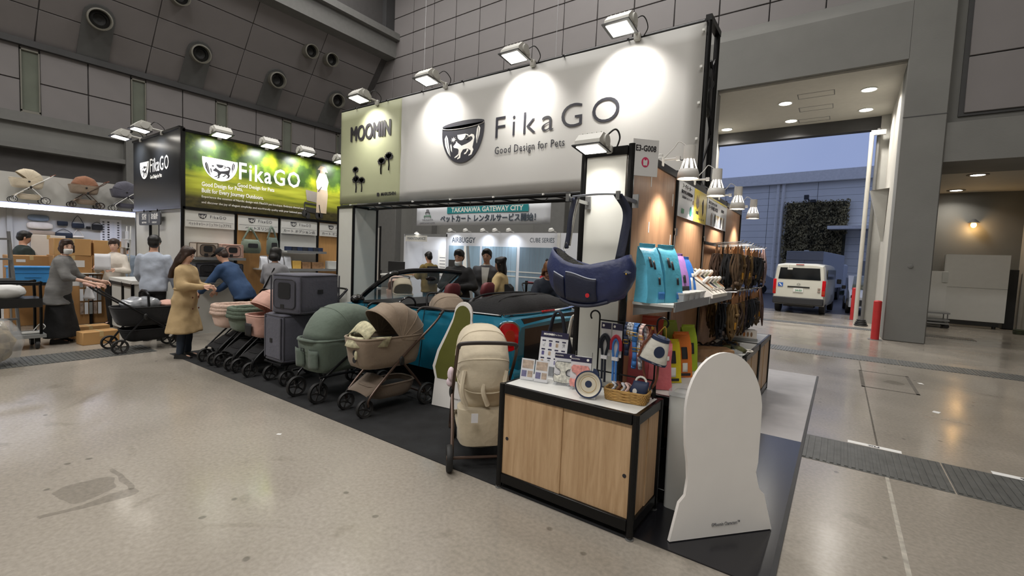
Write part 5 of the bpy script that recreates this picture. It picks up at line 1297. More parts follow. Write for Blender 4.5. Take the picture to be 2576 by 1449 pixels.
# cabin trim: floor, sills
MB().bx(-.7, 1.0, -.74, .74, .475, .49).build('cabin_floor', 'car_inner', car)
for s_ in (-1, 1):
    MB().loft([[(x, s_ * W2 * a, z) for a, z in ((.70, .49), (.845, .49), (.865, zb + .006), (.80, zb - .0))] for x, zb in ((-.7, .945), (.0, .962), (1.0, .99))]).build('door_card', 'car_inner', car)
    MB().tube([(x, s_ * w * .935, zb + .012) for x, w, zb, zs, ck in XS[4:12]], .011, 6).build('belt_strip', 'chrome' if s_ > 0 else 'car_black', car)
    MB().tube([(x, s_ * (w + .002), z) for x, w, z in ((-.62, .868, .28), (-.58, .872, .6), (-.56, .868, .80), (-.55, .83, .93))], .004, 5).build('door_gap', 'car_inner', car)
    MB().tube([(x, s_ * (w + .002), z) for x, w, z in ((.56, .868, .28), (.60, .872, .6), (.60, .868, .80), (.585, .825, .965))], .004, 5).build('door_gap', 'car_inner', car)
    h = MB().ell((.40, s_ * .872, .80), (.10, .02, .02), 12, 8).build('door_handle', 'chrome', car)
    for x in (-1.22, 1.25):
        MB().lathe([(.37, -.03), (.37, .012), (.30, .012), (.30, -.03)], 28, T(x, s_ * .862, .33) @ RX(-s_ * pi / 2), cap=False).build('wheel_arch', 'car_black', car)
        w = MB().lathe([(.19, -.09), (.30, -.09), (.31, 0), (.30, .012), (.2, .012), (.19, -.02), (.001, -.02)], 28, T(x, s_ * .862, .312) @ RX(-s_ * pi / 2)).build('wheel', 'tyre', car)
        b = MB()
        for k in range(5): b.box((.10, 0, .0), (.19, .05, .02), T(x, s_ * .868, .312) @ RX(-s_ * pi / 2) @ RZ(2 * pi * k / 5), ch=.004)
        b.build('alloy', 'steel', w)
    # tail lamp at the rear corner
    X = T(1.79, s_ * .775, .80) @ RZ(s_ * radians(42)) @ RIGHT
    bz = MB().prism(rrect(.24, .33, .10, 6), .035, X).build('tail_lamp', 'chrome', car)
    MB().prism(rrect(.205, .295, .09, 6), .025, X @ T(0, 0, .03)).build('lens', 'lamp_red', bz); MB().prism(rrect(.10, .17, .045, 5), .012, X @ T(.012, -.01, .05)).build('inner_lens', 'lamp_red_in', bz)
    MB().ell((-1.72, s_ * .62, .68), (.10, .12, .12), 14, 10).build('head_lamp', 'lamp_white', car)
    # mirror and A-pillar
    MB().ell((-.52, s_ * .97, 1.01), (.07, .10, .065), 12, 8).build('mirror', 'car_black', car)
    MB().tube(smoothpath([(-.82, s_ * .76, .94), (-.55, s_ * .735, 1.14), (-.24, s_ * .67, 1.345), (-.16, s_ * .60, 1.372)], 5), .034, 8).build('windscreen_pillar', 'car_black', car)
MB().tube(smoothpath([(-.16, -.62, 1.37), (-.19, -.35, 1.395), (-.20, 0, 1.402), (-.19, .35, 1.395), (-.16, .62, 1.37)], 5), .036, 8).build('windscreen_header', 'car_black', car)
MB().grid(lambda u, v: (-.82 + .63 * v - .05 * sin(pi * u), (u - .5) * 2 * (.75 - .13 * v), .94 + .44 * v), 10, 4).build('windscreen', 'glass_clear', car, solid=.004)
MB().ell((-.16, .0, 1.29), (.02, .11, .035), 12, 8).build('rear_view_mirror', 'car_black', car)
MB().loft([[(-.75, y, .55), (-.42, y, .6), (-.46, y, .90), (-.78, y, .96)] for y in (-.72, .72)]).build('dashboard', 'car_inner', car)
MB().tube([(-.30 + .05 * sin(a), -.34 + .18 * cos(a), .86 + .17 * sin(a)) for a in [2 * pi * i / 20 for i in range(20)]], .014, 6, closed=True).build('steering_wheel', 'car_black', car)
for y in (-.36, .36):
    s_ = MB().loft([ring((.20, y, .49), .24, .24, 20, .5), ring((.22, y, .66), .26, .25, 20, .5), ring((.22, y, .70), .2, .2, 20, .6)]).build('front_seat', 'seat_grey', car)
    MB().loft([ring((.42, y, .62), .08, .22, 20, .6), ring((.50, y, .85), .075, .23, 20, .6), ring((.56, y, 1.02), .06, .19, 20, .7), ring((.575, y, 1.07), .05, .11, 20, .7)]).build('seat_back', 'seat_grey', s_, ang=60)
    MB().loft([ring((.575, y, 1.08), .04, .10, 18, .7), ring((.585, y, 1.14), .055, .135, 18, .7), ring((.60, y, 1.24), .05, .12, 18, .7), ring((.605, y, 1.275), .03, .08, 18, .7)]).build('headrest', 'seat_red', s_, ang=60)
MB().loft([ring((.93, 0, .5), .12, .66, 24, .4), ring((.95, 0, .85), .12, .64, 24, .4), ring((.97, 0, .98), .08, .6, 24, .5)]).build('rear_seat', 'seat_grey', car)
for y in (-.34, .34): MB().ell((.97, y, 1.05), (.06, .13, .08), 14, 10).build('headrest', 'seat_grey', car)
# folded soft top heaped on the tail
st = MB()
st.loft([[Vector((x, y_ * w, z0 + (z1 - z0) * max(0, 1 - abs(y_) ** 4) ** .5)) for y_ in [-1 + 2 * i / 16 for i in range(17)]] + [Vector((x, y_ * w, z0 - .03)) for y_ in (1, 0, -1)] for x, w, z0, z1 in ((1.02, .70, .985, 1.03), (1.10, .74, .99, 1.13), (1.28, .76, 1.0, 1.19), (1.48, .75, 1.0, 1.20), (1.66, .72, 1.0, 1.16), (1.76, .68, 1.0, 1.06))])
st.jit(.012, 7, 3).build('folded_roof', 'soft_top', car, ang=60)
for k, x in enumerate((1.16, 1.34, 1.52)): MB().tube([(x, -.72 + 1.44 * i / 12, 1.0 + .19 * max(0, 1 - abs(-1 + 2 * i / 12) ** 4) ** .5) for i in range(13)], .013, 6).build('roof_fold', 'soft_top', car)
# tail: black hatch panel, chrome bar, high red light, bumper
MB().loft([[Vector((x, y, z)) for x, z in ((1.885, .42), (1.905, .45), (1.90, .88), (1.87, .98), (1.80, .98), (1.80, .42))] for y in (-.62, .62)]).build('tailgate', 'car_black', car)
MB().tube([(1.80 - .12 * abs(y) ** 2, y, 1.02) for y in [-.78 + 1.56 * i / 12 for i in range(13)]], .015, 6).build('chrome_bar', 'chrome', car)
MB().bx(1.79, 1.82, -.14, .14, 1.012, 1.035, ch=.004).build('brake_light', 'lamp_red', car)
MB().tube([(1.80 + .07 * cos(y * 1.6), y, .38) for y in [-.8 + 1.6 * i / 14 for i in range(15)]], .10, 10).build('bumper', 'car_blue', car)
# taupe stroller body riding in the cabin, seen above the door
t = thing('stroller_top', 'taupe stroller hood poking up out of the blue car cabin', 'stroller', (-3.98, 4.20, .49), RZN + 1.1)
tub(t, -.22, .24, .19, .04, .42, 'fab_taupe', .85, .5, rim='fab_taupe'); canopy(t, .0, .40, .27, .20, 20, 178, 'fab_taupe', 4, .03, seed=9)
MB().tube(smoothpath([(-.28, -.17, .46), (-.34, -.15, .62), (-.35, 0, .64), (-.34, .15, .62), (-.28, .17, .46)], 5), .013, 8).build('handle', 'frame_black', t)
# ================================================================ people
mat('skin', 'c99b82', .55, var=.05, scale=20); mat('skin_pale', 'd3a994', .55, var=.05, scale=20); mat('lip', 'a8655c', .5); mat('eye_dark', '17130f', .3); mat('mask_white', 'dcdcda', .8)
mat('hair_black', '14110f', .45, var=.3, scale=30, stretch=(1, 1, .15)); mat('hair_brown', '33221a', .45, var=.35, scale=30, stretch=(1, 1, .15)); mat('hair_auburn', '6d4526', .5, var=.35, scale=25, stretch=(1, 1, .15)); mat('shoe_black', '121214', .5)
def blob(mb, vox=.02, smooth=4, wr=0):
    """fuse overlapping closed pieces into one continuous skin"""
    me = mb.mesh('tmp', 'skin'); o = bpy.data.objects.new('tmp', me); COL.objects.link(o)
    r = o.modifiers.new('r', 'REMESH'); r.mode = 'VOXEL'; r.voxel_size = vox; r.use_smooth_shade = True
    s_ = o.modifiers.new('s', 'SMOOTH'); s_.factor = .5; s_.iterations = smooth
    dg = bpy.context.evaluated_depsgraph_get(); ev = o.evaluated_get(dg)
    out = bpy.data.meshes.new_from_object(ev)
    if wr:
        for v in out.vertices: v.co += noise.noise_vector(v.co * 9) * wr
    bpy.data.objects.remove(o); bpy.data.meshes.remove(me)
    return out
def put(name, me, m, parent):
    me.materials.clear(); me.materials.append(MATS[m] if isinstance(m, str) else m); me.name = name
    me.polygons.foreach_set('use_smooth', [True] * len(me.polygons))
    o = bpy.data.objects.new(name, me); COL.objects.link(o); o.parent = parent; return o
def hand(mb, w, d, up_, s=1.0, curl=.5, side=1):
    """palm, four unequal bent fingers and a thumb; w wrist, d pointing direction, up_ back-of-hand normal"""
    d = Vector(d).normalized(); n = Vector(up_); n = (n - d * n.dot(d)).normalized(); l = d.cross(n) * side; w = Vector(w)
    mb.cap(w + d * .015 * s, w + d * .075 * s, .030 * s, .033 * s, 10)
    mb.cap(w + d * .05 * s + l * .02 * s, w + d * .085 * s + l * .028 * s, .018 * s, .016 * s, 8); mb.cap(w + d * .05 * s - l * .02 * s, w + d * .08 * s - l * .03 * s, .018 * s, .014 * s, 8)
    for k, (off, ln) in enumerate(((.030, .072), (.010, .082), (-.011, .076), (-.031, .060))):
        p = w + d * .09 * s + l * off * s; c = 0
        for j, f in enumerate((.45, .32, .23)):
            c += curl * (.5 + .5 * j); v = d * cos(c) - n * sin(c); q = p + v * ln * f * s
            mb.cap(p, q, .0095 * s, .0085 * s, 7); p = q
    p = w + d * .03 * s + l * .028 * s
    for f, a in ((.035, .75), (.03, .45)):
        q = p + (d * cos(a) + l * sin(a) - n * .25 * curl).normalized() * f * s; mb.cap(p, q, .011 * s, .010 * s, 7); p = q
def person(label, loc, rz, H=1.65, lean=0., head=(0., 0.), arms=None, top='', bottom='', hair='hair_black', hk='short', coat=0, skirt=False, sleeve=1.0, fem=False, shoe='shoe_black', legs=((0, 0), (0, 0)), skin='skin', grip=(.5, .5), inner=None, topname='shirt', botname='trousers', loose=1.0, mask=None, vox=.02, collar=None):
    t = thing('person', label, 'person', loc, rz); k = H / 1.7
    D = Vector((sin(lean), 0, cos(lean))); F = Vector((cos(lean), 0, -sin(lean))); P0 = Vector((0, 0, .90 * k)); hw = .155 * k if fem else .18 * k
    def sp(d, f=0, y=0): return P0 + D * d * k + F * f * k + Vector((0, y * k, 0))
    def orr(d, rx, ry, f=0, n=20, p=.85):
        c = sp(d, f); return [c + F * rx * k * sup(cos(2 * pi * i / n), p) + Vector((0, ry * k * sup(sin(2 * pi * i / n), p), 0)) for i in range(n)]
    pel = .17 if fem else .165
    def torso(g=0., lo=-.10, flare=0.):
        rr = [orr(-.10, .105 + g, pel + g), orr(0, .112 + g, pel + .008 + g), orr(.16, .092 + g, (.125 if fem else .15) + g), orr(.33, .112 + g, (.145 if fem else .172) + g, .01), orr(.45, .100 + g * .8, hw / k + .0 + g * .6), orr(.52, .07 + g * .6, .10 + g * .5, -.01), orr(.555, .05 + g * .4, .055 + g * .4, -.01)]
        if lo < -.1:
            z = P0.z + lo * k; c = sp(-.1)
            rr = [[Vector((c.x + (.12 + g + flare) * k * sup(cos(2 * pi * i / 20), .85), (pel + .015 + g + flare) * k * sup(sin(2 * pi * i / 20), .85), z)) for i in range(20)]] + rr
        return rr
    sh = [sp(.45, -.01, s_ * (hw / k - .005)) for s_ in (1, -1)]
    if arms is None: arms = (((.02, .05, -.28), (.08, .02, -.52)), ((.02, -.05, -.28), (.08, -.02, -.52)))
    el = [sh[i] + Vector(arms[i][0]) * k for i in (0, 1)]; wr = [sh[i] + Vector(arms[i][1]) * k for i in (0, 1)]
    hips = [Vector((0, s_ * .085 * k, .88 * k)) for s_ in (1, -1)]; kn = [Vector((.015 * k + legs[i][0] * .5, (1, -1)[i] * .085 * k + legs[i][1] * .5, .48 * k)) for i in (0, 1)]; an = [Vector((-.02 * k + legs[i][0], (1, -1)[i] * .09 * k + legs[i][1], .075 * k)) for i in (0, 1)]
    # head frame
    nb = sp(.53, -.01); hc = nb + (D * .6 + Vector((0, 0, .4))) .normalized() * .165 * k + Vector((.015 * k, 0, 0))
    HM = T(*hc) @ RZ(head[0]) @ RY(head[1] + lean * .35) @ SC(k)
    b = MB()
    b.loft([ring((0, 0, -.115), .03, .028, 18), ring((.028, 0, -.112), .038, .034, 18), ring((.02, 0, -.085), .066, .052, 18), ring((.012, 0, -.045), .083, .064, 18), ring((.004, 0, 0), .092, .073, 18), ring((-.004, 0, .045), .095, .076, 18), ring((-.008, 0, .085), .082, .066, 18), ring((-.01, 0, .11), .05, .042, 18), ring((-.01, 0, .12), .015, .012, 18)], M=HM)
    b.loft([ring((.09, 0, -.035), .022, .017, 10), ring((.092, 0, -.02), .018, .012, 10), ring((.088, 0, .02), .008, .008, 10)], M=HM)
    for s_ in (-1, 1): b.ell((-.01, s_ * .077, -.005), (.018, .009, .03), 8, 6, HM)
    b.cap((.082, -.02, -.072), (.082, .02, -.072), .009, .009, 8, HM)
    b.cap(nb - D * .03 * k, HM @ Vector((-.012, 0, -.06)), .056 * k if not fem else .048 * k, .05 * k if not fem else .044 * k, 14)
    b.loft(torso())
    for i in (0, 1):
        b.cap(sh[i], el[i], .046 * k, .038 * k); b.cap(el[i], wr[i], .037 * k, .026 * k)
        b.cap(hips[i], kn[i], .078 * k, .054 * k, 12); b.cap(kn[i], an[i], .052 * k, .036 * k, 12)
        b.cap(an[i] + Vector((-.02, 0, -.04)) * k, an[i] + Vector((.13, 0, -.045)) * k, .036 * k, .028 * k)
    me = blob(b, vox * .85, 3); hb = MB()
    for i in (0, 1): hand(hb, wr[i], wr[i] - el[i], Vector((0, (1, -1)[i] * .6, .8)), .98 * k, grip[i], (-1, 1)[i])
    hm = hb.mesh('h', 'skin'); bmm = bmesh.new(); bmm.from_mesh(me); bmm.from_mesh(hm); bmm.to_mesh(me); bmm.free()
    body = put('body', me, skin, t)
    for s_ in (-1, 1):
        put('eye', MB().ell((.083, s_ * .030, .004), (.008, .012, .0065), 8, 6, HM).mesh('eye', 'eye_dark'), 'eye_dark', t)
        put('brow', MB().tube([(.088, s_ * .014, .026), (.088, s_ * .03, .031), (.08, s_ * .046, .026)], .0035, 5, HM).mesh('brow', hair), hair, t)
    put('mouth', MB().tube([(.088, -.02, -.072), (.093, 0, -.070), (.088, .02, -.072)], .0045, 5, HM).mesh('mouth', 'lip'), 'lip', t)
    if mask is not None: put('mask', MB().loft([ring((.02, 0, -.115 + mask), .055, .05, 14), ring((.03, 0, -.08 + mask), .078, .062, 14), ring((.03, 0, -.045 + mask), .082, .064, 14), ring((.025, 0, -.028 + mask), .07, .06, 14)], M=HM).mesh('mask', 'mask_white'), 'mask_white', t)
    # top
    b = MB(); g = .014 * loose + (.008 if coat else 0)
    b.loft(torso(g, -.10 - coat, .05 * coat / .3 if coat else 0))
    for i in (0, 1):
        b.cap(sh[i], el[i], (.058 + g * .5) * k, (.050 + g * .5) * k, 12)
        e = el[i] + (wr[i] - el[i]) * min(1, max(0, (sleeve - .5) * 2) * .94 + .02)
        if sleeve > .5: b.cap(el[i], e, (.049 + g * .5) * k, (.040 + g * .3) * k, 12)
    put(topname, blob(b, vox, 3, .012), top, t)
    if inner: put('inner_shirt', MB().grid(lambda u, v: sp(.06 + .44 * v, .118 + g + .012 - .06 * max(0, v - .6) * 2.2, (u - .5) * (.05 + .09 * v)), 6, 10).mesh('inner', inner), inner, t)
    if collar: put('collar', MB().tube([sp(.52 + .015 * cos(a), .055 * cos(a), .075 * sin(a)) for a in [2 * pi * i / 18 for i in range(18)]], .016 * k, 6, closed=True).mesh('collar', collar), collar, t)
    # bottom
    b = MB()
    if skirt:
        c = sp(-.02)
        b.loft([[Vector((c.x * (1 - v) + (.02 * v), 0, 0)) + Vector(((.125 + .10 * v) * k * cos(2 * pi * i / 24) * (1 + .06 * v * sin(5 * 2 * pi * i / 24)), (.18 + .09 * v) * k * sin(2 * pi * i / 24) * (1 + .06 * v * sin(5 * 2 * pi * i / 24)), .95 * k - (.95 * k - .10) * v)) for i in range(24)] for v in (0, .12, .35, .6, .8, 1)])
    else:
        b.loft([orr(-.13, .11, pel + .004), orr(-.02, .122, pel + .018), orr(.10, .105, .15 if fem else .165)])
        for i in (0, 1): b.cap(hips[i], kn[i], .092 * k, .066 * k, 12); b.cap(kn[i], an[i] + Vector((0, 0, .015)), .064 * k, .052 * k, 12)
    put(botname, blob(b, vox, 2, .008), bottom, t)
    for i in (0, 1): put('shoe', MB().loft([[an[i] + Vector((x, y, z)) * k for x, y, z in ((-.07, -.035, -.074), (-.07, .035, -.074), (-.06, .03, .0), (-.06, -.03, .0))], [an[i] + Vector((x, y, z)) * k for x, y, z in ((.05, -.042, -.074), (.05, .042, -.074), (.04, .03, .0), (.04, -.03, .0))], [an[i] + Vector((x, y, z)) * k for x, y, z in ((.17, -.035, -.074), (.17, .035, -.074), (.165, .03, -.045), (.165, -.03, -.045))]]).mesh('shoe', shoe), shoe, t)
    # hair
    b = MB()
    b.ell((-.016, 0, .046), (.104, .087, .094), 18, 12, HM); b.ell((.035, 0, .092), (.06, .066, .04), 14, 8, HM); [b.cap((.012, s_ * .076, .03), (.0, s_ * .077, -.015), .018, .012, 8, HM) for s_ in (-1, 1)]; b.ell((-.045, 0, -.005), (.07, .078, .085), 16, 10, HM)
    if hk == 'bob': b.ell((-.03, 0, -.05), (.088, .095, .085), 16, 10, HM); [b.cap((.03, s_ * .075, .02), (.02, s_ * .080, -.09), .026, .022, 10, HM) for s_ in (-1, 1)]
    if hk in ('long', 'bun'): [b.cap((.02, s_ * .074, .02), (.0, s_ * .08, -.12), .026, .022, 10, HM) for s_ in (-1, 1)]
    if hk == 'long': b.loft([ring((-.05, 0, .0), .06, .085, 16), ring((-.06, 0, -.12), .06, .10, 16), ring((-.07, 0, -.28), .055, .11, 16), ring((-.06, 0, -.42), .04, .09, 16)], M=HM)
    if hk == 'bun': b.ell((-.09, 0, .09), .04, 12, 8, HM); b.loft([ring((-.05, 0, .0), .06, .08, 16), ring((-.06, 0, -.14), .055, .085, 16), ring((-.06, 0, -.26), .035, .06, 16)], M=HM)
    if hk in ('bob', 'bun', 'fringe'): b.cap((.062, -.04, .055), (.062, .04, .055), .03, .03, 10, HM)
    hmesh_ = blob(b, .013, 2, .012)
    put('hair', hmesh_, hair, t)
    t['_'] = 0; del t['_']
    return t, HM, wr, sp
def fab(n, c, **k): return mat(n, c, .85, var=.12, scale=6, bump=.2, bscale=22, **k)
for n, c in (('c_stripe', '6b6a6a'), ('c_black', '141416'), ('c_ivory', 'cfc6bb'), ('c_shirt', 'aab2c0'), ('c_trench', 'b39a72'), ('c_denim', '2a4468'), ('c_greyknit', '86868a'), ('c_mustard', '7d6a35'), ('c_suit', '4c4c50'), ('c_tee', 'd5d5d2'), ('c_beige', 'cdb483'), ('c_darkgreen', '1e2a28'), ('c_bluegrey', '7a8796'), ('c_navyj', '1b2230'), ('c_jeans', '27303f')): fab(n, c)
def stripes():
    m = MATS['c_stripe']; N = m.node_tree.nodes; L = m.node_tree.links; p = N['Principled BSDF']
    w = N.new('ShaderNodeTexWave'); w.wave_type = 'BANDS'; w.bands_direction = 'Z'; w.inputs['Scale'].default_value = 26; w.inputs['Distortion'].default_value = 1.5
    t_ = N.new('ShaderNodeTexCoord'); L.new(t_.outputs['Object'], w.inputs['Vector']); r = N.new('ShaderNodeValToRGB'); e = r.color_ramp.elements
    e[0].color = (*lin('4a4a4b'), 1); e[1].color = (*lin('8b8a88'), 1); L.new(w.outputs['Fac'], r.inputs['Fac']); L.new(r.outputs['Color'], p.inputs['Base Color'])
stripes()
# facing angle: local +x is forward
p, HM, wr, sp = person('person in grey striped top and long dark skirt pushing the black stroller, masked face', (-9.95, 1.72, 0), radians(62), 1.62, .16, (-.85, .0), (((.10, .06, -.25), (.42, .06, -.33)), ((.10, -.06, -.25), (.45, -.02, -.35))), 'c_stripe', 'c_black', 'hair_brown', 'bob', .16, True, .62, True, loose=2.4, topname='tunic', botname='skirt', mask=0, skin='skin_pale')
tag(MB().grid(lambda u, v: ((u - .5) * .13 * (.6 + v), .01 * sin(6 * u), -.02 - .2 * v), 6, 6).build('paper_bag', 'card_white', None, (-9.68, 2.02, .92), .6, solid=.003), 'crumpled white paper held in the hand of the striped-top person', 'paper')
person('person in ivory blouse and black trousers holding papers by the stacked boxes', (-11.6, 2.80, 0), radians(-42), 1.66, 0, (.25, .05), (((.06, .10, -.26), (.27, .0, -.24)), ((.06, -.10, -.26), (.26, -.02, -.20))), 'c_ivory', 'c_black', 'hair_brown', 'fringe', .0, False, 1, True, loose=2.2, topname='blouse', skin='skin_pale', collar='c_navyj')
tag(MB().grid(lambda u, v: ((u - .5) * .24, .015 * sin(3 * u), (v - .5) * .3), 6, 4).build('paper_sheet', 'card_white', None, (-11.28, 2.55, 1.24), radians(60), solid=.003), 'white paper sheets held up by the person in the ivory blouse', 'paper')
person('person in pale blue shirt and black trousers seen from behind at the reception desk', (-9.33, 2.76, 0), radians(150), 1.74, .06, (.1, .1), (((.08, .06, -.27), (.26, .05, -.40)), ((.0, -.08, -.28), (.10, -.10, -.50))), 'c_shirt', 'c_black', 'hair_black', 'short', topname='shirt', loose=1.6, collar='c_shirt')
p, HM, wr, sp = person('person in beige trench coat with long dark hair looking down at a phone', (-7.62, 2.62, 0), radians(40), 1.58, .05, (.0, .38), (((.05, .06, -.24), (.30, -.06, -.24)), ((.06, -.06, -.24), (.32, .03, -.23))), 'c_trench', 'c_jeans', 'hair_brown', 'long', .40, False, 1, True, loose=1.8, topname='trench_coat', skin='skin_pale', collar='c_trench')
for y in (-.07, .07):
    for z in (.02, .14, -.14): MB().ell((.150, y, .92 + z - .06), (.008, .014, .014), 8, 6).build('button', 'leather', p)
MB().tube([Vector((.02 + .128 * cos(a), .160 * sin(a), 1.0)) for a in [2 * pi * i / 22 for i in range(22)]], .017, 6, closed=True).build('belt', 'c_trench', p)
tag(MB().box((0, 0, 0), (.14, .07, .009), ch=.003).build('phone', 'black_plastic', None, (-7.28, 2.86, 1.09), .7), 'dark phone held by the person in the trench coat', 'phone')
p, HM, wr, sp = person('person in blue denim jacket and dark cap bending over the table', (-8.35, 3.72, 0), radians(-150), 1.68, .62, (.1, .35), (((.14, .08, -.24), (.36, .02, -.42)), ((.14, -.08, -.24), (.36, -.02, -.42))), 'c_denim', 'c_black', 'hair_brown', 'short', .05, topname='denim_jacket', loose=2.0)
put('cap', blob(MB().ell((-.012, 0, .062), (.104, .09, .072), 18, 10, HM).loft([ring((.09, 0, .062), .09, .07, 14), ring((.09, 0, .072), .09, .07, 14)], M=HM), .012, 2), 'c_black', p)
p, HM, wr, sp = person('person in grey knit sweater with black bob seen from behind', (-7.95, 4.07, 0), radians(125), 1.62, .05, (-.2, .25), (((.10, .10, -.24), (.26, .02, -.32)), ((.10, -.10, -.24), (.26, -.02, -.32))), 'c_greyknit', 'c_darkgreen', 'hair_black', 'bob', .04, False, 1, True, loose=2.4, topname='sweater')
MB().tube([sp(.50, .02, -.09), sp(.44, -.13, -.05), sp(.2, -.14, .06), sp(.0, -.12, .17)], .012, 6).build('bag_strap', 'black_plastic', p)
person('person in dark jacket with short black hair by the far-left boxes, back turned', (-13.08, 1.75, 0), radians(100), 1.74, .05, (0, .3), None, 'c_darkgreen', 'c_black', 'hair_black', 'short', .05, topname='jacket', loose=2.4)
person('person in blue-grey jacket seen from behind at the display beyond the boxes', (-13.1, 3.36, 0), radians(170), 1.60, .1, (0, .3), None, 'c_bluegrey', 'c_black', 'hair_black', 'short', .05, topname='jacket', loose=2.2)
p, HM, wr, sp = person('person in mustard jacket with black backpack looking at a phone near the back table', (-8.0, 7.8, 0), radians(170), 1.68, .08, (0, .4), (((.10, .06, -.24), (.32, .0, -.20)), ((.10, -.06, -.24), (.34, .02, -.18))), 'c_mustard', 'c_jeans', 'hair_black', 'short', .05, topname='jacket', loose=2.2)
MB().loft([[sp(d, -.13 - dep * (.9 if 0 <= j < 4 else .2), y) for j, y in enumerate((-.13, -.10, .10, .13))] + [sp(d, -.10, y) for y in (.12, -.12)] for d, dep in ((.05, .08), (.15, .14), (.35, .14), (.47, .06))]).build('backpack', 'c_black', p)
person('person in black sweater with clasped hands and a white mask under the chin', (-5.43, 6.0, 0), radians(-62), 1.72, .03, (-.15, .12), (((.05, .12, -.26), (.26, -.10, -.26)), ((.05, -.12, -.26), (.27, .10, -.24))), 'c_black', 'c_black', 'hair_black', 'short', .05, topname='sweater', loose=2.4, mask=-.04, grip=(1.1, 1.1))
person('person in grey suit jacket over white tee with folded hands', (-5.28, 6.58, 0), radians(-60), 1.76, .02, (-.1, .1), (((.03, .10, -.28), (.20, -.14, -.46)), ((.03, -.10, -.28), (.21, .13, -.44))), 'c_suit', 'c_black', 'hair_black', 'short', .14, topname='suit_jacket', loose=1.8, inner='c_tee', grip=(.9, .9), collar='c_tee')
p, HM, wr, sp = person('person in beige jacket with dark hair in a small top bun, in profile', (-4.72, 6.30, 0), radians(-160), 1.62, .04, (.0, .08), (((.08, .08, -.25), (.20, -.03, -.42)), ((.08, -.08, -.25), (.20, .03, -.42))), 'c_beige', 'c_jeans', 'hair_black', 'bun', .22, False, 1, True, loose=2.2, topname='jacket', skin='skin_pale')
MB().loft([[sp(d, -.14 - dep, y) for y in (-.11, .11)] + [sp(d, -.11, y) for y in (.12, -.12)] for d, dep in ((-.05, .06), (.1, .10), (.28, .08), (.34, .02))]).build('shoulder_bag', 'c_black', p)
person('person with auburn hair in dark jacket bending over the rear of the blue car', (-3.70, 6.14, 0), radians(-58), 1.66, .55, (.2, .5), (((.16, .06, -.22), (.36, .0, -.46)), ((.16, -.06, -.22), (.40, -.02, -.46))), 'c_navyj', 'c_black', 'hair_auburn', 'bob', .06, topname='jacket', loose=2.2, fem=True)
# ================================================================ left shop stand: black end panel, printed fascia, product bays
mat('panel_black', '1b1d20', .3, var=.08); mat('wood_bay', 'b98d58', .5, var=.08, scale=5, stretch=(6, 6, .6)); mat('bay_white', 'c9c8c2', .55, var=.02)
def forest_print():
    m = bpy.data.materials.new('park_photo_print'); m.use_nodes = True; MATS['park_photo_print'] = m
    N = m.node_tree.nodes; L = m.node_tree.links; p = N['Principled BSDF']; p.inputs['Roughness'].default_value = .35
    t_ = N.new('ShaderNodeTexCoord'); sx = N.new('ShaderNodeSeparateXYZ'); L.new(t_.outputs['Object'], sx.inputs[0])
    def nse(sc, det, st=(1, 1, 1)):
        mp = N.new('ShaderNodeMapping'); mp.inputs['Scale'].default_value = st; L.new(t_.outputs['Object'], mp.inputs['Vector'])
        n = N.new('ShaderNodeTexNoise'); n.inputs['Scale'].default_value = sc; n.inputs['Detail'].default_value = det; L.new(mp.outputs[0], n.inputs['Vector']); return n.outputs['Fac']
    def ramp(src, els):
        r = N.new('ShaderNodeValToRGB'); e = r.color_ramp.elements; e[0].position, e[0].color = els[0][0], (*lin(els[0][1]), 1); e[1].position, e[1].color = els[-1][0], (*lin(els[-1][1]), 1)
        for q, c in els[1:-1]: x = e.new(q); x.color = (*lin(c), 1)
        L.new(src, r.inputs['Fac']); return r.outputs['Color']
    def mr(a, b):
        r = N.new('ShaderNodeMapRange'); r.inputs['From Min'].default_value = a; r.inputs['From Max'].default_value = b; L.new(sx.outputs['Z'], r.inputs['Value']); return r
    fo = ramp(nse(2.6, 6), [(.30, '1d2a12'), (.45, '33491c'), (.56, '6f8420'), (.68, 'b7b82c')]); gr = ramp(nse(1.6, 4, (1, .6, 7)), [(.3, '5b6a1a'), (.5, '93962a'), (.7, 'aeb03c')]); so = ramp(nse(9, 5, (1, 1, 2)), [(.3, '2e2a16'), (.7, '4d4724')])
    def mix(f, a, b):
        x = N.new('ShaderNodeMix'); x.data_type = 'RGBA'; L.new(f, x.inputs[0]); L.new(a, x.inputs[6]); L.new(b, x.inputs[7]); return x.outputs[2]
    lo = mix(mr(2.45, 2.62).outputs[0], so, gr); L.new(mix(mr(2.84, 2.94).outputs[0], lo, fo), p.inputs['Base Color'])
forest_print()
XF = -9.2
fa = thing('shop_fascia', 'tall park photograph fascia with white bowl emblem and slogan above the product bays', 'sign', (0, 0, 0))
MB().bx(XF - .03, XF, 3.17, 6.6, 2.28, 3.54).build('print_panel', 'park_photo_print', fa)
for z in (2.26, 3.56): MB().bx(XF - .05, XF + .02, 3.13, 6.6, z - .022, z + .022).build('frame_rail', 'post_black', fa)
MB().bx(XF - .05, XF + .02, 3.10, 3.17, 2.24, 3.6).build('frame_post', 'post_black', fa)
PX = lambda y, z: T(XF + .002, y, z) @ RIGHT
emblem(fa, PX(3.72, 3.00), .58, 'print_white', 'print_black', rim=False)
text('FikaGO', .44, 'print_white', fa, PX(4.62, 3.02), width=1.18, sp=1.15, bold=.006); text('Good Design for Pets', .10, 'print_white', fa, PX(4.35, 2.77), width=.68, bold=.001)
text('Good Design for Pets,', .105, 'print_white', fa, PX(3.42, 2.70), 'LEFT', width=.68, bold=.002); text('Built for Every Journey Outdoors.', .105, 'print_white', fa, PX(3.42, 2.59), 'LEFT', width=1.06, bold=.002)
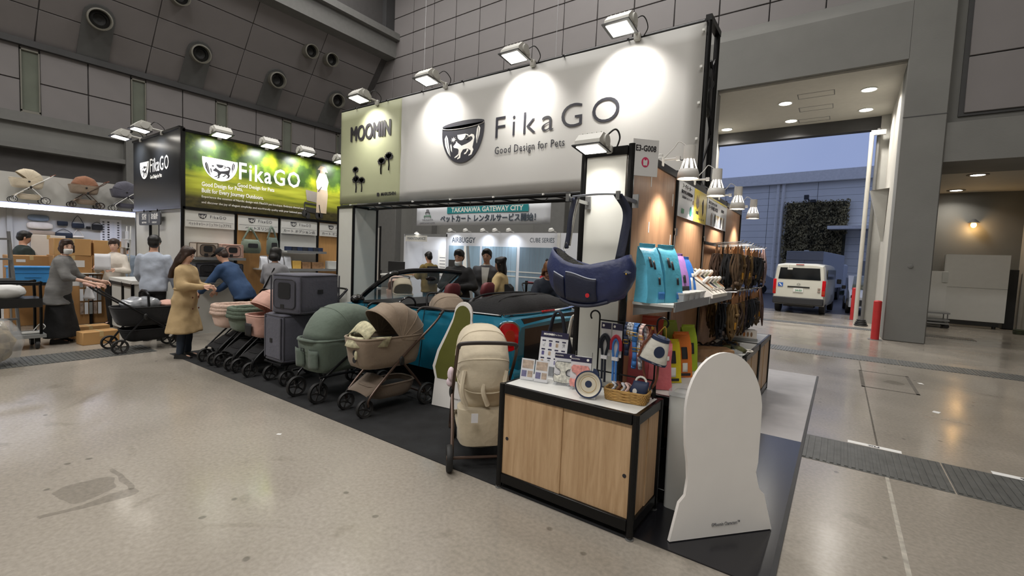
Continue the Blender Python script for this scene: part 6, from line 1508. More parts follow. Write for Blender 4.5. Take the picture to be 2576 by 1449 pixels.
text('Experience the essence of Nordic design with FikaGO pet boutique. Embrace shared outdoors', .055, 'print_white', fa, PX(3.42, 2.485), 'LEFT', width=2.0); text('and discover the joy of elegant simplicity, and eco-friendly quality with your beloved pets.', .055, 'print_white', fa, PX(3.42, 2.385), 'LEFT', width=1.85)
# the walker with a pet cart printed at the right end of the photograph
mat('pr_beige', 'c9b59a', .6); mat('pr_skin', 'c99b80', .6); mat('pr_char', '2c2a28', .6); mat('pr_grey', '8f867c', .6)
for poly, c in (([(-.14, -.5), (.10, -.5), (.13, -.1), (.09, .22), (-.08, .22), (-.12, 0)], 'pr_beige'), ([(-.13, .0), (.10, .0), (.14, .18), (.08, .34), (-.08, .34), (-.15, .16)], 'print_white'), ([(-.06, .33), (.05, .33), (.06, .43), (-.05, .44)], 'pr_skin'), ([(-.12, .41), (.12, .38), (.06, .49), (-.05, .50)], 'pr_beige'),
                ([(-.38, -.05), (-.05, -.08), (-.07, -.30), (-.35, -.27)], 'pr_grey'), ([(-.40, -.30), (-.06, -.32), (-.06, -.36), (-.40, -.34)], 'pr_char'), ([(-.38, -.40), (-.1, -.42), (-.12, -.52), (-.36, -.5)], 'pr_char')):
    flat([(x, y) for x, y in poly], c, fa, PX(5.72, 2.93) @ T(0, 0, .0005 * len(c)), .001, 'photo_figure')
for x, y in ((-.40, -.54), (-.32, -.58), (-.10, -.56), (-.03, -.55)): flat(arc(x, y, .055, .07, 0, 360, 14)[:-1], 'pr_char', fa, PX(5.72, 2.93), .003, 'photo_figure')
for a in (((-.40, -.32), (-.40, -.58)), ((-.07, -.33), (-.03, -.58)), ((-.1, -.05), (-.02, .06))): MB().tube([(*a[0], .004), (*a[1], .004)], .012, 4, PX(5.72, 2.93)).build('photo_figure', 'pr_char', fa)
# black end panel
eb = thing('end_sign', 'black end panel with white bowl emblem and lettering left of the park photograph', 'sign', (0, 0, 0))
MB().bx(-11.62, XF - .05, 3.12, 3.15, 2.28, 3.6).build('panel', 'panel_black', eb); MB().bx(-11.62, XF - .05, 3.10, 3.17, 2.24, 2.29).build('frame_rail', 'post_black', eb); MB().bx(-11.62, XF - .05, 3.10, 3.17, 3.59, 3.63).build('frame_rail', 'post_black', eb)
emblem(eb, T(-10.98, 3.115, 3.02) @ FRONT, .48, 'print_white', 'print_black', rim=False); text('FikaGO', .36, 'print_white', eb, T(-10.22, 3.115, 3.06) @ FRONT, width=.92, sp=1.1); text('Good Design for Pets', .10, 'print_white', eb, T(-10.38, 3.115, 2.86) @ FRONT, width=.58)
for i, (x, lb) in enumerate(((-10.15, 'right'), (-11.25, 'left'))): flood('white flood lamp on the ' + lb + ' of the black end panel', (x, 3.12, 3.62), 0, 'flood lamps over the black end panel', 12, aim=(x, 3.14, 3.2), warm=(.95, .97, 1))
for i, y in enumerate((3.62, 4.45, 5.17, 5.98)): flood(['first', 'second', 'third', 'fourth'][i] + ' white flood lamp over the park photograph, counted from the corner', (XF - .0, y, 3.57), pi / 2, 'flood lamps over the park photograph', 10, aim=(XF, y, 3.15), warm=(.97, .98, 1))
# bays
bay = structure(thing('wall_bays', None, None)); ys = [3.14, 3.99, 4.80, 5.64, 6.5, 7.3]
for k in range(5):
    MB().bx(XF - .05, XF - .03, ys[k] + .02, ys[k + 1] - .02, .05, 2.24).build('panel', 'bay_white' if k % 2 == 0 else 'wood_bay', bay)
for y in ys:
    b = MB(); post(b, XF - .03, y, 0, 2.28, .05); b.build('post', 'post_black', bay)
JP = ['ペットキャリー トリュフ/トリュフプラス', 'ペットスリング', 'カート オプション品', 'カート オプション品']
hl = ['leftmost', 'second', 'third', 'partly hidden fourth']
for k in range(4):
    y0, y1 = ys[k] + .03, ys[k + 1] - .03; t = thing('bay_sign', hl[k] + ' white bay header sign with bowl emblem under the park photograph', 'sign', (XF + .005, (y0 + y1) / 2, 2.08), 0, 'bay header signs')
    MB().bx(-.01, 0, (y0 - y1) / 2, (y1 - y0) / 2, -.14, .14).build('board', 'bay_white', t); MB().bx(0, .001, (y0 - y1) / 2 + .02, (y1 - y0) / 2 - .02, -.032, -.028).build('rule', 'ink_soft', t)
    emblem(t, T(.001, -.13, .06) @ RIGHT, .13, 'print_bowl', 'print_white', rim=False); text('FikaGO', .075, 'ink_soft', t, T(.001, .12, .055) @ RIGHT, width=.26, sp=1.2); text(JP[k], .065, 'ink_soft', t, T(.001, 0, -.085) @ RIGHT, width=min(.68, .07 * len(JP[k])))
def bshelf(label, y0, y1, z, d=.34):
    t = thing('bay_shelf', label, 'shelf', (XF - .02, (y0 + y1) / 2, z)); MB().bx(0, d, (y0 - y1) / 2, (y1 - y0) / 2, -.025, 0).build('board', 'shelf_white', t); MB().bx(d - .005, d + .004, (y0 - y1) / 2, (y1 - y0) / 2, -.04, .008).build('lip', 'shelf_lip', t)
bshelf('bay shelf carrying the beige and pink soft carriers', 3.2, 4.02, 1.42); bshelf('lower bay shelf carrying the black carriers', 3.2, 4.02, 1.08); bshelf('small bay shelf with a row of navy packs', 4.84, 5.70, 1.595, .25); bshelf('long bay shelf with white pouches and cartons', 4.3, 6.3, 1.235, .36)
fabric('fab_beige', 'c3b6a8')
for a in (('soft_carrier', 'beige soft pet carrier on the upper bay shelf, left', (XF + .16, 3.40, 1.42), 0, .30, .34, .26, 'fab_beige', 'fab_taupe_d'), ('soft_carrier', 'pink soft pet carrier on the upper bay shelf, right', (XF + .16, 3.80, 1.42), 0, .30, .36, .25, 'fab_blush', 'fab_pink'), ('soft_carrier', 'black soft pet carrier on the lower bay shelf, left', (XF + .16, 3.40, 1.08), 0, .30, .36, .25, 'fab_grey_d', 'fab_black'), ('soft_carrier', 'black soft pet carrier on the lower bay shelf, right', (XF + .16, 3.80, 1.08), 0, .30, .36, .24, 'fab_grey_d', 'fab_black')): carrier(*a, True)
def hung_bag(label, y, z, w, h, m):
    t = thing('hanging_bag', label, 'bag', (XF + .02, y, z))
    MB().loft([ring((.06, 0, 0), .05, w * .45, 20, .6), ring((.07, 0, h * .3), .075, w * .5, 20, .6), ring((.06, 0, h * .8), .06, w * .45, 20, .6), ring((.05, 0, h), .03, w * .35, 20, .6)]).jit(.008, 10, 2).build('body', m, t, ang=60); MB().prism(rrect(w * .5, h * .3, .02), .006, T(.14, 0, h * .55) @ RIGHT).build('pocket', 'fab_black', t)
    for s_ in (-1, 1): MB().tube(smoothpath([(.05, s_ * w * .4, h * .9), (.04, s_ * w * .12, h + .16), (.01, 0, h + .22)], 5), .018, 6).build('strap', m, t)
hung_bag('green sling carrier hanging in the wooden bay', 4.22, 1.52, .36, .26, 'fab_sage'); hung_bag('tall dark green sling carrier hanging right in the wooden bay', 4.62, 1.50, .22, .34, 'fab_green_d')
for i in range(7): carton(['first', 'second', 'third', 'fourth', 'fifth', 'sixth', 'seventh'][i] + ' navy and white pack in the row on the small bay shelf', (XF + .11, 4.92 + .115 * i, 1.595), (.10, .10, .085), 0, 'cloth_navy' if i % 2 else 'navy', ())
for i in range(4): pouch(['first', 'second', 'third', 'fourth'][i] + ' white foil pouch on the long bay shelf', (XF + .16, 4.42 + .155 * i, 1.235), pi / 2, 'c4c6cc', .14, .08, .23, .02, (), rnds=20 + i)
carton('kraft yellow carton with window beside the white foil pouches', (XF + .16, 5.06, 1.235), (.12, .16, .16), 0, 'kraft_edge'); carton('brown fur-patterned carton beside the kraft one', (XF + .16, 5.26, 1.235), (.12, .18, .14), 0, 'pack_brown'); carton('wider brown carton in the middle of the long bay shelf', (XF + .16, 5.52, 1.235), (.12, .26, .14), 0, 'pack_brown'); carton('pale grey carton at the right end of the long bay shelf', (XF + .16, 5.90, 1.235), (.14, .28, .17), 0, 'shelf_white')
t = thing('goods_table', 'low display table in front of the product bays', 'table', (-8.35, 5.55, 0)); MB().bx(-.3, .3, -.9, .9, .84, .88).build('top', 'laminate_white', t)
for x in (-.27, .27):
    for y in (-.85, .85): MB().cyl((x, y, 0), (x, y, .84), .02).build('leg', 'post_black', t)
for i, (y, c, lb) in enumerate(((4.85, 'rope_blue', 'folded pale blue blanket on the goods table'), (5.15, 'fab_grey', 'folded grey blanket on the goods table'), (5.45, 'fab_pink', 'folded pink blanket on the goods table'), (5.75, 'c_shirt', 'folded light blue blanket at the end of the goods table'))):
    t = thing('folded_blanket', lb, 'blanket', (-8.3, y, .88))
    for q in range(3): MB().loft([ring((0, 0, .05 * q), .14, .12, 16, .4), ring((0, 0, .05 * q + .02), .15, .13, 16, .4), ring((0, 0, .05 * q + .045), .14, .12, 16, .4)]).jit(.005, 12, q).build('fold', c, t)
# --- reception
rec = structure(thing('wall_reception', None, None))
MB().bx(-10.35, XF - .06, 3.15, 3.18, 0, 2.24).build('panel', 'bay_white', rec); MB().bx(-11.62, -10.85, 3.15, 3.18, 0, 2.24).build('panel', 'bay_white', rec); MB().bx(-10.85, -10.35, 3.45, 3.48, 0, 2.24).build('panel', 'panel_black', rec)
for x in (-11.62, -10.85, -10.35): b = MB(); post(b, x, 3.165, 0, 2.24, .045); b.build('post', 'post_black', rec)
MB().bx(-11.66, -11.62, 3.15, 5, 0, 2.24).build('panel', 'bay_white', rec)
t = thing('reception_sign', 'dark rounded reception and checkout sign hanging under the black end panel', 'sign', (-10.55, 3.08, 2.085))
MB().prism(rrect(1.12, .24, .05), .02, T(0, 0, 0) @ FRONT).build('plate', 'trim_dark', t)
text('受付', .12, 'print_white', t, T(-.27, -.021, .03) @ FRONT, bold=.003); text('お会計', .12, 'print_white', t, T(.27, -.021, .03) @ FRONT, bold=.003); text('RECEPTION', .045, 'print_white', t, T(-.27, -.021, -.075) @ FRONT); text('CHECKOUT', .045, 'print_white', t, T(.27, -.021, -.075) @ FRONT); MB().bx(-.003, .003, -.024, -.02, -.08, .08).build('divider', 'print_white', t)
for x in (-.35, .35): MB().cyl((x, 0, .11), (x, 0, .17), .01, n=8).build('hanger', 'post_black', t)
t = thing('reception_desk', 'white reception desk with dark edge beneath the hanging sign', 'desk', (-10.6, 2.86, 0)); MB().bx(-.62, .62, -.2, .2, .05, .90).build('front', 'bay_white', t); MB().bx(-.65, .65, -.23, .23, .90, .96).build('top', 'laminate_white', t)
for x in (-.62, .1, .62): b = MB(); post(b, x, -.21, 0, .92, .045); b.build('post', 'post_black', t)
MB().bx(-.62, .62, -.225, -.2, .84, .91).build('edge_rail', 'post_black', t)
t = thing('brochure_rack', 'slanted white wire brochure rack beside the reception desk', 'rack', (-11.75, 2.95, 0)); 
for x in (-.12, .12): MB().tube([(x, 0, 0), (x, .08, 1.0), (x, .12, 1.95)], .012, 8).build('upright', 'lamp_white', t)
for r in range(7):
    for c in (-1, 1): MB().box((c * .10, -.03 + .015 * r, .75 + .17 * r), (.15, .012, .15), RX(0), ch=.002).build('brochure', ['card_white', 'poster_grey', 'shelf_lip'][(r + c) % 3], t); MB().bx(c * .1 - .09, c * .1 + .09, -.06 + .015 * r, .02 + .015 * r, .66 + .17 * r, .67 + .17 * r).build('tray', 'lamp_white', t)
t = thing('leaflet_stand', 'stand of hanging grey leaflets behind the ivory-bloused person', 'stand', (-11.9, 2.50, 0)); MB().bx(-.02, .02, -.02, .02, 0, 1.0).build('pole', 'post_black', t); MB().bx(-.06, .06, -.18, .18, .98, 1.0).build('top', 'laminate_white', t)
for r in range(3):
    for c in range(5): MB().bx(.03, .045, -.16 + c * .066, -.11 + c * .066, .2 + .26 * r, .43 + .26 * r).build('leaflet', ['print_photo', 'poster_grey', 'shelf_lip'][(r + c) % 3], t)

# ================================================================ far-left stand: lit shelf with strollers, pouch wall
mat('stand_wall', 'b5b4b0', .6, var=.02); mat('led', '8f98ff', .4, var=0, emit=3.2)
XW = -14.5
sw = structure(thing('wall_far_stand', None, None)); MB().bx(XW - .08, XW, -3, 4.05, 0, 3.02).build('panel', 'stand_wall', sw); MB().bx(XW - .3, XW + .1, 4.0, 4.12, 0, 3.02).build('panel', 'stand_wall', sw); MB().bx(XW, XW + .06, 1.72, 1.8, 0, 2.33).build('batten', 'wall_light', sw)
t = thing('led_shelf', 'long white shelf with glowing blue-white LED edge carrying three strollers', 'shelf', (XW, 0, 2.36)); MB().bx(.0, .42, -3, 4.0, -.04, 0).build('board', 'lamp_white', t); MB().bx(.405, .42, -3, 4.0, -.12, -.04).build('fascia', 'lamp_white', t)
for k in range(7): MB().bx(.42, .43, -2.99 + k, -2.02 + k, -.032, -.012).build('led_strip', 'led', t)
area('led_light', (XW + .46, 1.6, 2.30), .1, 40, (.72, .78, 1), (0, radians(35), 0), 4.5)
for i, (y, m, c, h, lb) in enumerate(((2.02, 'fab_cream', 'fab_cream', (40, 178), 'pale cream stroller on the LED shelf, left'), (2.93, 'fab_taupe', 'fab_terra', (8, 172), 'brown stroller with closed dome in the middle of the LED shelf'), (3.66, 'fab_grey', 'fab_grey', (8, 172), 'dark blue-grey stroller on the LED shelf, right'))):
    t = thing('pet_stroller', lb, 'stroller', (XW + .25, y, 2.362), -pi / 2, 'strollers on the LED shelf'); t.scale = (.66, .66, .66)
    frame_x(t, 'lamp_white' if i != 1 else 'frame_bronze', .12, .10, .40, .36, -.36, -.62, 1.0, rimm='lamp_white' if i != 1 else 'rim_bronze', bm=m, grip='leather')
    tub(t, -.36, .42, .205, .50, .78, m, .84, .4, rim=m); canopy(t, -.0, .76, .36, .2, *h, c, 4, .03)
    for s_ in (-1, 1): MB().ell((.0, s_ * .21, .70), (.03, .012, .03), 10, 6).build('pivot_cap', 'patch', t)
def pad(label, y, z, w, h, m): t = thing('wall_pad', label, 'cushion', (XW + .002, y, z)); MB().loft([[Vector((x_, w / 2 * sup(cos(a), .6) * s_, h / 2 * sup(sin(a), .6) * s_)) for a in [2 * pi * k / 28 for k in range(28)]] for x_, s_ in ((0, .96), (.02, 1), (.05, .95), (.065, .8))]).build('pad', m, t, ang=60)
pad('oval blue-grey pad hung on the far stand wall', 2.20, 2.08, .34, .14, 'c_bluegrey'); pad('oval cream quilted pad under the blue-grey one', 2.22, 1.91, .42, .16, 'c_ivory'); pad('dull brown oval pad just above the stacked boxes', 2.25, 1.74, .46, .14, 'fab_taupe')
def pouchw(label, y, z, w, h, m, strap=0):
    t = thing('wall_pouch', label, 'bag', (XW + .002, y, z)); MB().loft([ring((.04, 0, -h / 2), .03, w * .46, 16, .4), ring((.045, 0, 0), .045, w * .5, 16, .4), ring((.04, 0, h / 2), .03, w * .48, 16, .4)]).build('body', m, t)
    if strap: MB().tube(smoothpath([(.03, -w * .45, h * .5), (.02, 0, h * .5 + strap), (.03, w * .45, h * .5)], 2), .006, 6).build('strap', m, t)
pouchw('small black zip pouch high on the far stand wall', 2.58, 1.99, .18, .10, 'c_navyj'); pouchw('black shoulder pouch with triangular strap on the far stand wall', 2.84, 1.96, .22, .11, 'c_navyj', .18); pouchw('tiny black pouch beside the shoulder pouch', 3.02, 1.93, .075, .06, 'c_black'); pouchw('black roll bag with two handles beside the white chart', 3.18, 1.95, .20, .13, 'c_black', .06); pouchw('wide black tote with round handles above the boxes', 2.60, 1.72, .30, .12, 'c_navyj', .09); pouchw('cream shoulder pouch with triangular strap above the boxes', 2.84, 1.70, .20, .05, 'c_ivory', .16)
t = thing('product_chart', 'white product chart full of small pictures on the far stand wall', 'poster', (XW + .002, 3.44, 1.89)); MB().bx(0, .008, -.20, .20, -.27, .27).build('sheet', 'card_white', t)
for r in range(8):
    for c in range(4): flat(rrect(.04, .035, .006), ['ink_soft', 'ink', 'poster_grey'][(r * 3 + c) % 3], t, T(.0085, -.14 + .093 * c, .2 - .06 * r) @ RIGHT, .0006, 'picture')
# --- boxes, crate, ladder, cart, bag
mat('card_brown', 'a67c4c', .75, var=.10, scale=3); mat('card_brown_b', 'b98f5b', .75, var=.10, scale=3); mat('tape_clear', 'c3a878', .3); mat('label_white', 'd6d4d2', .5)
def cbox(label, x, y, z, d, rz=0, m='card_brown', lab=None):
    t = thing('cardboard_box', label, 'box', (x, y, z), rz); MB().box((0, 0, d[2] / 2), d, ch=.006).build('carton', m, t); MB().bx(-d[0] / 2 - .001, d[0] / 2 + .001, -.025, .025, d[2] - .08, d[2] + .001).build('tape', 'tape_clear', t)
    if lab: MB().bx(d[0] / 2, d[0] / 2 + .002, lab[0], lab[0] + lab[2], lab[1], lab[1] + lab[3]).build('label', 'label_white', t)
cbox('tall brown carton at the bottom of the middle box stack', -12.15, 2.24, 0, (.5, .5, .96), 0, 'card_brown', (-.02, .75, .16, .16)); cbox('brown carton with white label in the middle of the box stack', -12.15, 2.26, .96, (.5, .55, .37), .02, 'card_brown', (-.06, .15, .22, .13)); cbox('light brown carton on top of the middle box stack', -12.15, 2.27, 1.33, (.5, .52, .32), -.03, 'card_brown_b')
cbox('large brown carton at the bottom of the right box stack', -12.2, 2.79, 0, (.5, .48, .94), 0, 'card_brown'); cbox('brown carton in the middle of the right box stack', -12.2, 2.79, .94, (.5, .48, .40), .02, 'card_brown', (-.1, .18, .2, .14)); cbox('light brown carton on top of the right box stack', -12.2, 2.80, 1.34, (.5, .46, .30), 0, 'card_brown_b')
cbox('wide brown carton behind the blue crate', -12.5, 1.76, .88, (.5, .62, .42), 0, 'card_brown', (-.2, .3, .12, .05)); cbox('brown carton underneath the wide carton behind the blue crate', -12.5, 1.76, 0, (.55, .62, .88), 0, 'card_brown'); cbox('pale box standing behind the dark-jacketed person', -13.3, 2.12, 0, (.5, .5, 1.70), 0, 'pack_white')
cbox('long flat carton on the floor in front of the striped-top person', -9.58, 2.10, 0, (.26, .46, .20), .1, 'card_brown_b'); cbox('long carton on the floor behind the front one', -10.25, 2.12, 0, (.26, .5, .2), .05, 'card_brown_b')
mat('crate_blue', '3f8fd0', .5, var=.06)
t = thing('dark_table', 'low dark table under the blue crate', 'table', (-11.75, 1.62, 0)); MB().bx(-.3, .3, -.4, .4, .80, .84).build('top', 'black_plastic', t)
for x in (-.27, .27):
    for y in (-.37, .37): MB().bx(x - .02, x + .02, y - .02, y + .02, 0, .8).build('leg', 'black_metal', t)
t = thing('plastic_crate', 'bright blue plastic crate on the dark table', 'crate', (-11.7, 1.66, .84))
for a in ((-.2, .2, -.27, -.255), (-.2, .2, .255, .27), (-.2, -.185, -.27, .27), (.185, .2, -.27, .27)): MB().bx(a[0], a[1], a[2], a[3], 0, .28).build('side', 'crate_blue', t)
MB().bx(-.2, .2, -.27, .27, 0, .012).build('base', 'crate_blue', t); MB().bx(-.22, .22, -.29, .29, .265, .285).bx(-.205, .205, -.275, .275, .262, .288).build('rim', 'crate_blue', t); MB().bx(.2, .208, -.1, .1, .1, .12).bx(.2, .208, -.27, .27, .18, .19).build('rib', 'crate_blue', t)
t = thing('step_ladder', 'aluminium step ladder at the left edge of the photo', 'ladder', (-10.85, 1.16, 0), .0)
for y in (-.2, .2):
    MB().tube([(.1, y * 1.15, 0), (-.12, y * .8, 1.72)], .022, 6).build('rail', 'steel', t); MB().tube([(-.55, y * 1.1, 0), (-.14, y * .8, 1.70)], .015, 6).build('rear_rail', 'steel', t)
for r in range(5): MB().bx(.06 - .045 * r, .13 - .045 * r, -.21 + .01 * r, .21 - .01 * r, .3 + .32 * r, .33 + .32 * r).build('step', 'steel', t)
t = thing('trolley_cart', 'black two-tier trolley cart at the left edge with a white bag on it', 'cart', (-9.75, 1.05, 0), 0)
for x in (-.22, .22): MB().tube(smoothpath([(x, -.5, .2), (x, -.5, .93), (x, -.44, .97), (x, .34, .97), (x, .4, .93), (x, .4, .2)], 3), .018, 8).build('frame', 'black_metal', t)
MB().bx(-.24, .24, -.52, .42, .62, .75).build('upper_tray', 'black_plastic', t); MB().bx(-.26, .26, -.52, .45, .17, .22).build('deck', 'shelf_lip', t)
for x in (-.2, .2):
    for y in (-.42, .36): w = MB().lathe([(.06, -.02), (.065, 0), (.06, .02)], 16, T(x, y, .065) @ RX(pi / 2)).build('caster', 'tyre', t); MB().bx(x - .02, x + .02, y - .03, y + .03, .09, .17).build('fork', 'black_metal', w)
tag(MB().ell((0, 0, .10), (.16, .2, .12), 18, 12).jit(.05, 8, 2).build('white_bag', 'mask_white', None, (-9.72, 1.12, .74)), 'slumped white plastic bag on the black trolley cart', 'bag')
t = thing('power_strip', 'white power strip lying on the trolley deck', 'power strip', (-9.62, 1.36, .222)); MB().box((0, 0, .02), (.08, .2, .035), ch=.008).build('body', 'lamp_white', t); MB().tube(smoothpath([(0, .1, .03), (.05, .14, .1), (-.02, .1, .14), (.02, .02, .05)], 4), .006, 6).build('cord', 'lamp_white', t)
mat('bag_clear', 'd9dde0', .12, var=.05, alpha=.30, spec=.9); mat('kraft_crumple', '8d7d60', .9, var=.4, scale=9); mat('leaf_green', '7d9a4a', .8, var=.3, scale=12)
t = thing('clear_refuse_bag', 'big clear plastic bag of crumpled brown paper at the lower left edge', 'bag', (-8.62, .82, 0), 0)
MB().loft([ring((0, 0, .0), .2, .2, 24), ring((0, 0, .06), .27, .27, 24), ring((0, .02, .3), .30, .30, 24), ring((0, .03, .48), .27, .27, 24), ring((.02, .02, .56), .2, .2, 24), ring((.02, .0, .60), .1, .1, 24)]).jit(.05, 5, 4).build('bag', 'bag_clear', t, ang=80)
b = MB(); r = random.Random(9)
for i in range(22): b.ell((r.uniform(-.15, .15), r.uniform(-.15, .15), r.uniform(.07, .46)), r.uniform(.06, .11), 8, 6)
b.ell((0, .01, .27), (.23, .23, .24), 22, 16); b.jit(.05, 9, 2).build('crumpled_paper', 'kraft_crumple', t, ang=20)['kind'] = 'stuff'
MB().ell((.02, .0, .52), (.13, .12, .05), 12, 8).jit(.03, 12, 2).build('green_scraps', 'leaf_green', t, ang=20)
# ================================================================ stands behind: banner, white walls, tables, queue belts
mat('wall_cool', 'd5d8de', .55, var=.01); mat('print_slate', '3a4654', .6); mat('photo_fence', '8fa9bb', .5, var=.15, scale=1.2, stretch=(5, 5, .3)); mat('photo_fence_d', '6f8494', .5, var=.12, scale=1.2, stretch=(5, 5, .3)); mat('teal_print', '1f8a90', .6, var=.02); mat('print_red', 'c0303c', .6)
t = thing('overhead_banner', 'white overhead banner with teal band and Japanese lettering behind the big sign', 'banner', (0, 9.0, 0))
MB().grid(lambda u, v: (-9.80 + 4.37 * u, .008 * sin(9 * u), 2.44 + .52 * v), 20, 3).build('cloth', 'wall_cool', t, solid=.006)
X = T(0, -.018, 0) @ FRONT
MB().prism([(-8.62, 2.745), (-6.02, 2.745), (-6.02, 2.915), (-8.62, 2.915)], .004, X).build('band', 'teal_print', t)
text('TAKANAWA GATEWAY CITY', .17, 'print_white', t, X @ T(-7.32, 2.83, .005), width=2.3, bold=.005); text('ペットカート レンタルサービス開始！', .19, 'print_slate', t, X @ T(-7.28, 2.60, .001), width=3.05, bold=.005); text('TAKANAWA', .065, 'ink_soft', t, X @ T(-9.36, 2.59, .001), width=.44); text('GATEWAY CITY', .065, 'ink_soft', t, X @ T(-9.36, 2.50, .001), width=.6)
for w, z in ((.24, 2.70), (.14, 2.80), (.06, 2.87)): MB().tube([(-9.36 - w / 2, z - .06, .003), (-9.36 - w / 2, z, .003), (-9.36 + w / 2, z, .003), (-9.36 + w / 2, z - .06, .003)], .012, 4, X).build('mark', 'print_green' if w > .2 else 'ink_soft', t)
for x in (-9.7, -5.5): MB().cyl((x, .02, 2.94), (x, .02, 16.0), .006, n=6).build('cable', 'steel', t)
MB().cyl((-9.8, .02, 2.96), (-5.43, .02, 2.96), .015, n=8).build('top_bar', 'steel', t)
YA = 12.0
aw = structure(thing('wall_brand_stand', None, None)); MB().bx(-11.45, -6.0, YA, YA + .08, 0, 2.45).build('panel', 'wall_cool', aw); MB().bx(-13.7, -11.45, YA + .9, YA + .98, 0, 2.40).build('panel', 'wall_cool', aw); MB().bx(-13.74, -13.66, YA, YA + .95, 0, 2.40).bx(-11.5, -11.44, YA - .02, YA + .95, 0, 2.45).build('panel', 'wall_cool', aw)
MB().bx(-13.7, -11.45, YA - .02, YA + .04, 2.30, 2.40).build('header', 'shelf_lip', aw); MB().bx(-6.95, -6.85, YA - .03, YA, 0, 2.45).build('post', 'lamp_white', aw)
t = thing('brand_lettering', 'slate AIRBUGGY lettering on the white back wall', 'lettering', (0, YA, 0)); text('AIRBUGGY', .26, 'print_slate', t, T(-10.70, -.003, 2.19) @ FRONT, width=1.08, bold=.004)
t = thing('series_lettering', 'slate CUBE SERIES lettering at the right of the white back wall', 'lettering', (0, YA, 0)); text('CUBE SERIES', .2, 'print_slate', t, T(-7.50, -.003, 2.22) @ FRONT, width=.88)
t = thing('service_sign', 'white MAINTENANCE header sign on the left back booth', 'sign', (-12.9, YA - .03, 2.23)); MB().bx(-.72, .45, -.01, 0, -.11, .11).build('board', 'bay_white', t); text('MAINTENANCE', .15, 'print_slate', t, T(-.12, -.012, 0) @ FRONT, width=.98)
for i, (x0, x1, m, lb) in enumerate(((-11.36, -9.94, 'photo_fence', 'left photo panel with white rigging on the brand wall'), (-9.84, -8.42, 'photo_fence', 'middle pale blue corrugated-fence photo panel'), (-8.30, -6.98, 'photo_fence_d', 'right grey-blue fence photo panel with a red-clad figure'))):
    t = thing('wall_photograph', lb, 'photo', ((x0 + x1) / 2, YA - .012, 1.1)); w = (x1 - x0) / 2; MB().bx(-w, w, -.004, .008, -.9, .9).build('panel', m, t)
    X = T(0, -.005, 0) @ FRONT
    if i == 0:
        flat([(-.05, -.9), (.25, -.9), (.1, .9), (.0, .9)], 'print_white', t, X, .002, 'rigging_print'); flat([(.3, -.9), (.5, -.9), (.22, .9), (.12, .9)], 'shelf_lip', t, X, .002, 'rigging_print'); flat([(-.7, -.2), (-.2, -.2), (-.2, .4), (-.7, .4)], 'pr_char', t, X, .002, 'figure_print')
    else:
        for k in range(int(2 * w / .12)): flat([(-w + .12 * k, -.35), (-w + .12 * k + .012, -.35), (-w + .12 * k + .012, .9), (-w + .12 * k, .9)], 'c_bluegrey', t, X, .001, 'fence_print')
        for z in (-.05, .1): MB().bx(-w, w, -.012, -.006, z, z + .035).build('rail_print', 'shelf_white', t)
    if i == 2:
        X2 = X @ T(.36, -.02, .004)
        for poly, c in (([(-.08, .05), (.10, .05), (.12, .3), (.06, .42), (-.04, .42), (-.10, .25)], 'print_red'), ([(-.08, .06), (-.05, .22), (-.2, .05), (-.24, .02), (-.2, -.02)], 'print_red'), ([(-.05, .42), (.03, .42), (.04, .52), (-.05, .54)], 'pr_skin'), ([(-.05, .53), (.05, .44), (.07, .56), (.0, .6)], 'pr_char'), ([(-.1, .05), (.1, .05), (.16, -.6), (-.14, -.6)], 'pack_brown')): flat(poly, c, t, X2 @ T(0, 0, .001 * (len(c) % 5)), .001, 'figure_print')
t = thing('notice_board', 'white notice sheet in the left back booth', 'poster', (-12.35, YA + .89, 1.35)); MB().bx(-.42, .42, -.01, 0, -.5, .5).build('sheet', 'print_white', t)
for r in range(5): flat(rrect(.3, .025, .004), 'ink_soft', t, T(-.18, -.011, .2 - .12 * r) @ FRONT, .001, 'line')
flat([(.1, -.1), (.3, -.1), (.25, .3), (.15, .3)], 'print_red', t, T(0, -.011, 0) @ FRONT, .001, 'picture')
k = 0
wh = ['far left', 'second', 'third', 'fourth', 'fifth', 'right-hand']
for x in (-11.05, -10.35, -9.6, -9.1, -8.55, -7.0):
    t = thing('track_spot', wh[k] + ' small white spot lamp over the brand wall', 'lamp', (x, YA - .02, 2.47), 0, 'spot lamps over the brand wall'); k += 1
    MB().cyl((0, 0, 0), (0, -.28, .05), .012).build('arm', 'lamp_white', t); MB().lathe([(.03, .06), (.06, .05), (.09, -.01)], 16, T(0, -.30, .04) @ RX(.5)).build('head', 'lamp_white', t); MB().lathe([(.001, -.008), (.082, -.008), (.08, 0)], 16, T(0, -.30, .04) @ RX(.5)).build('lens', 'lamp_glow', t)
    if k % 2: area('brand_beam', (x, YA - .34, 2.46), .15, 3, (.88, .93, 1), (radians(25), 0, 0), spread=1.9)
area('service_beam', (-12.5, YA + .3, 2.36), .2, 7, (.9, .94, 1), (radians(20), 0, 0), spread=2.4)
t = thing('track_spot', 'violet-tinged spot lamp over the MAINTENANCE sign', 'lamp', (-13.0, YA - .05, 2.42)); MB().lathe([(.03, .06), (.09, .0)], 16).build('head', 'lamp_white', t); MB().lathe([(.001, -.008), (.082, -.008), (.08, 0)], 16).build('lens', 'lamp_glow', t)
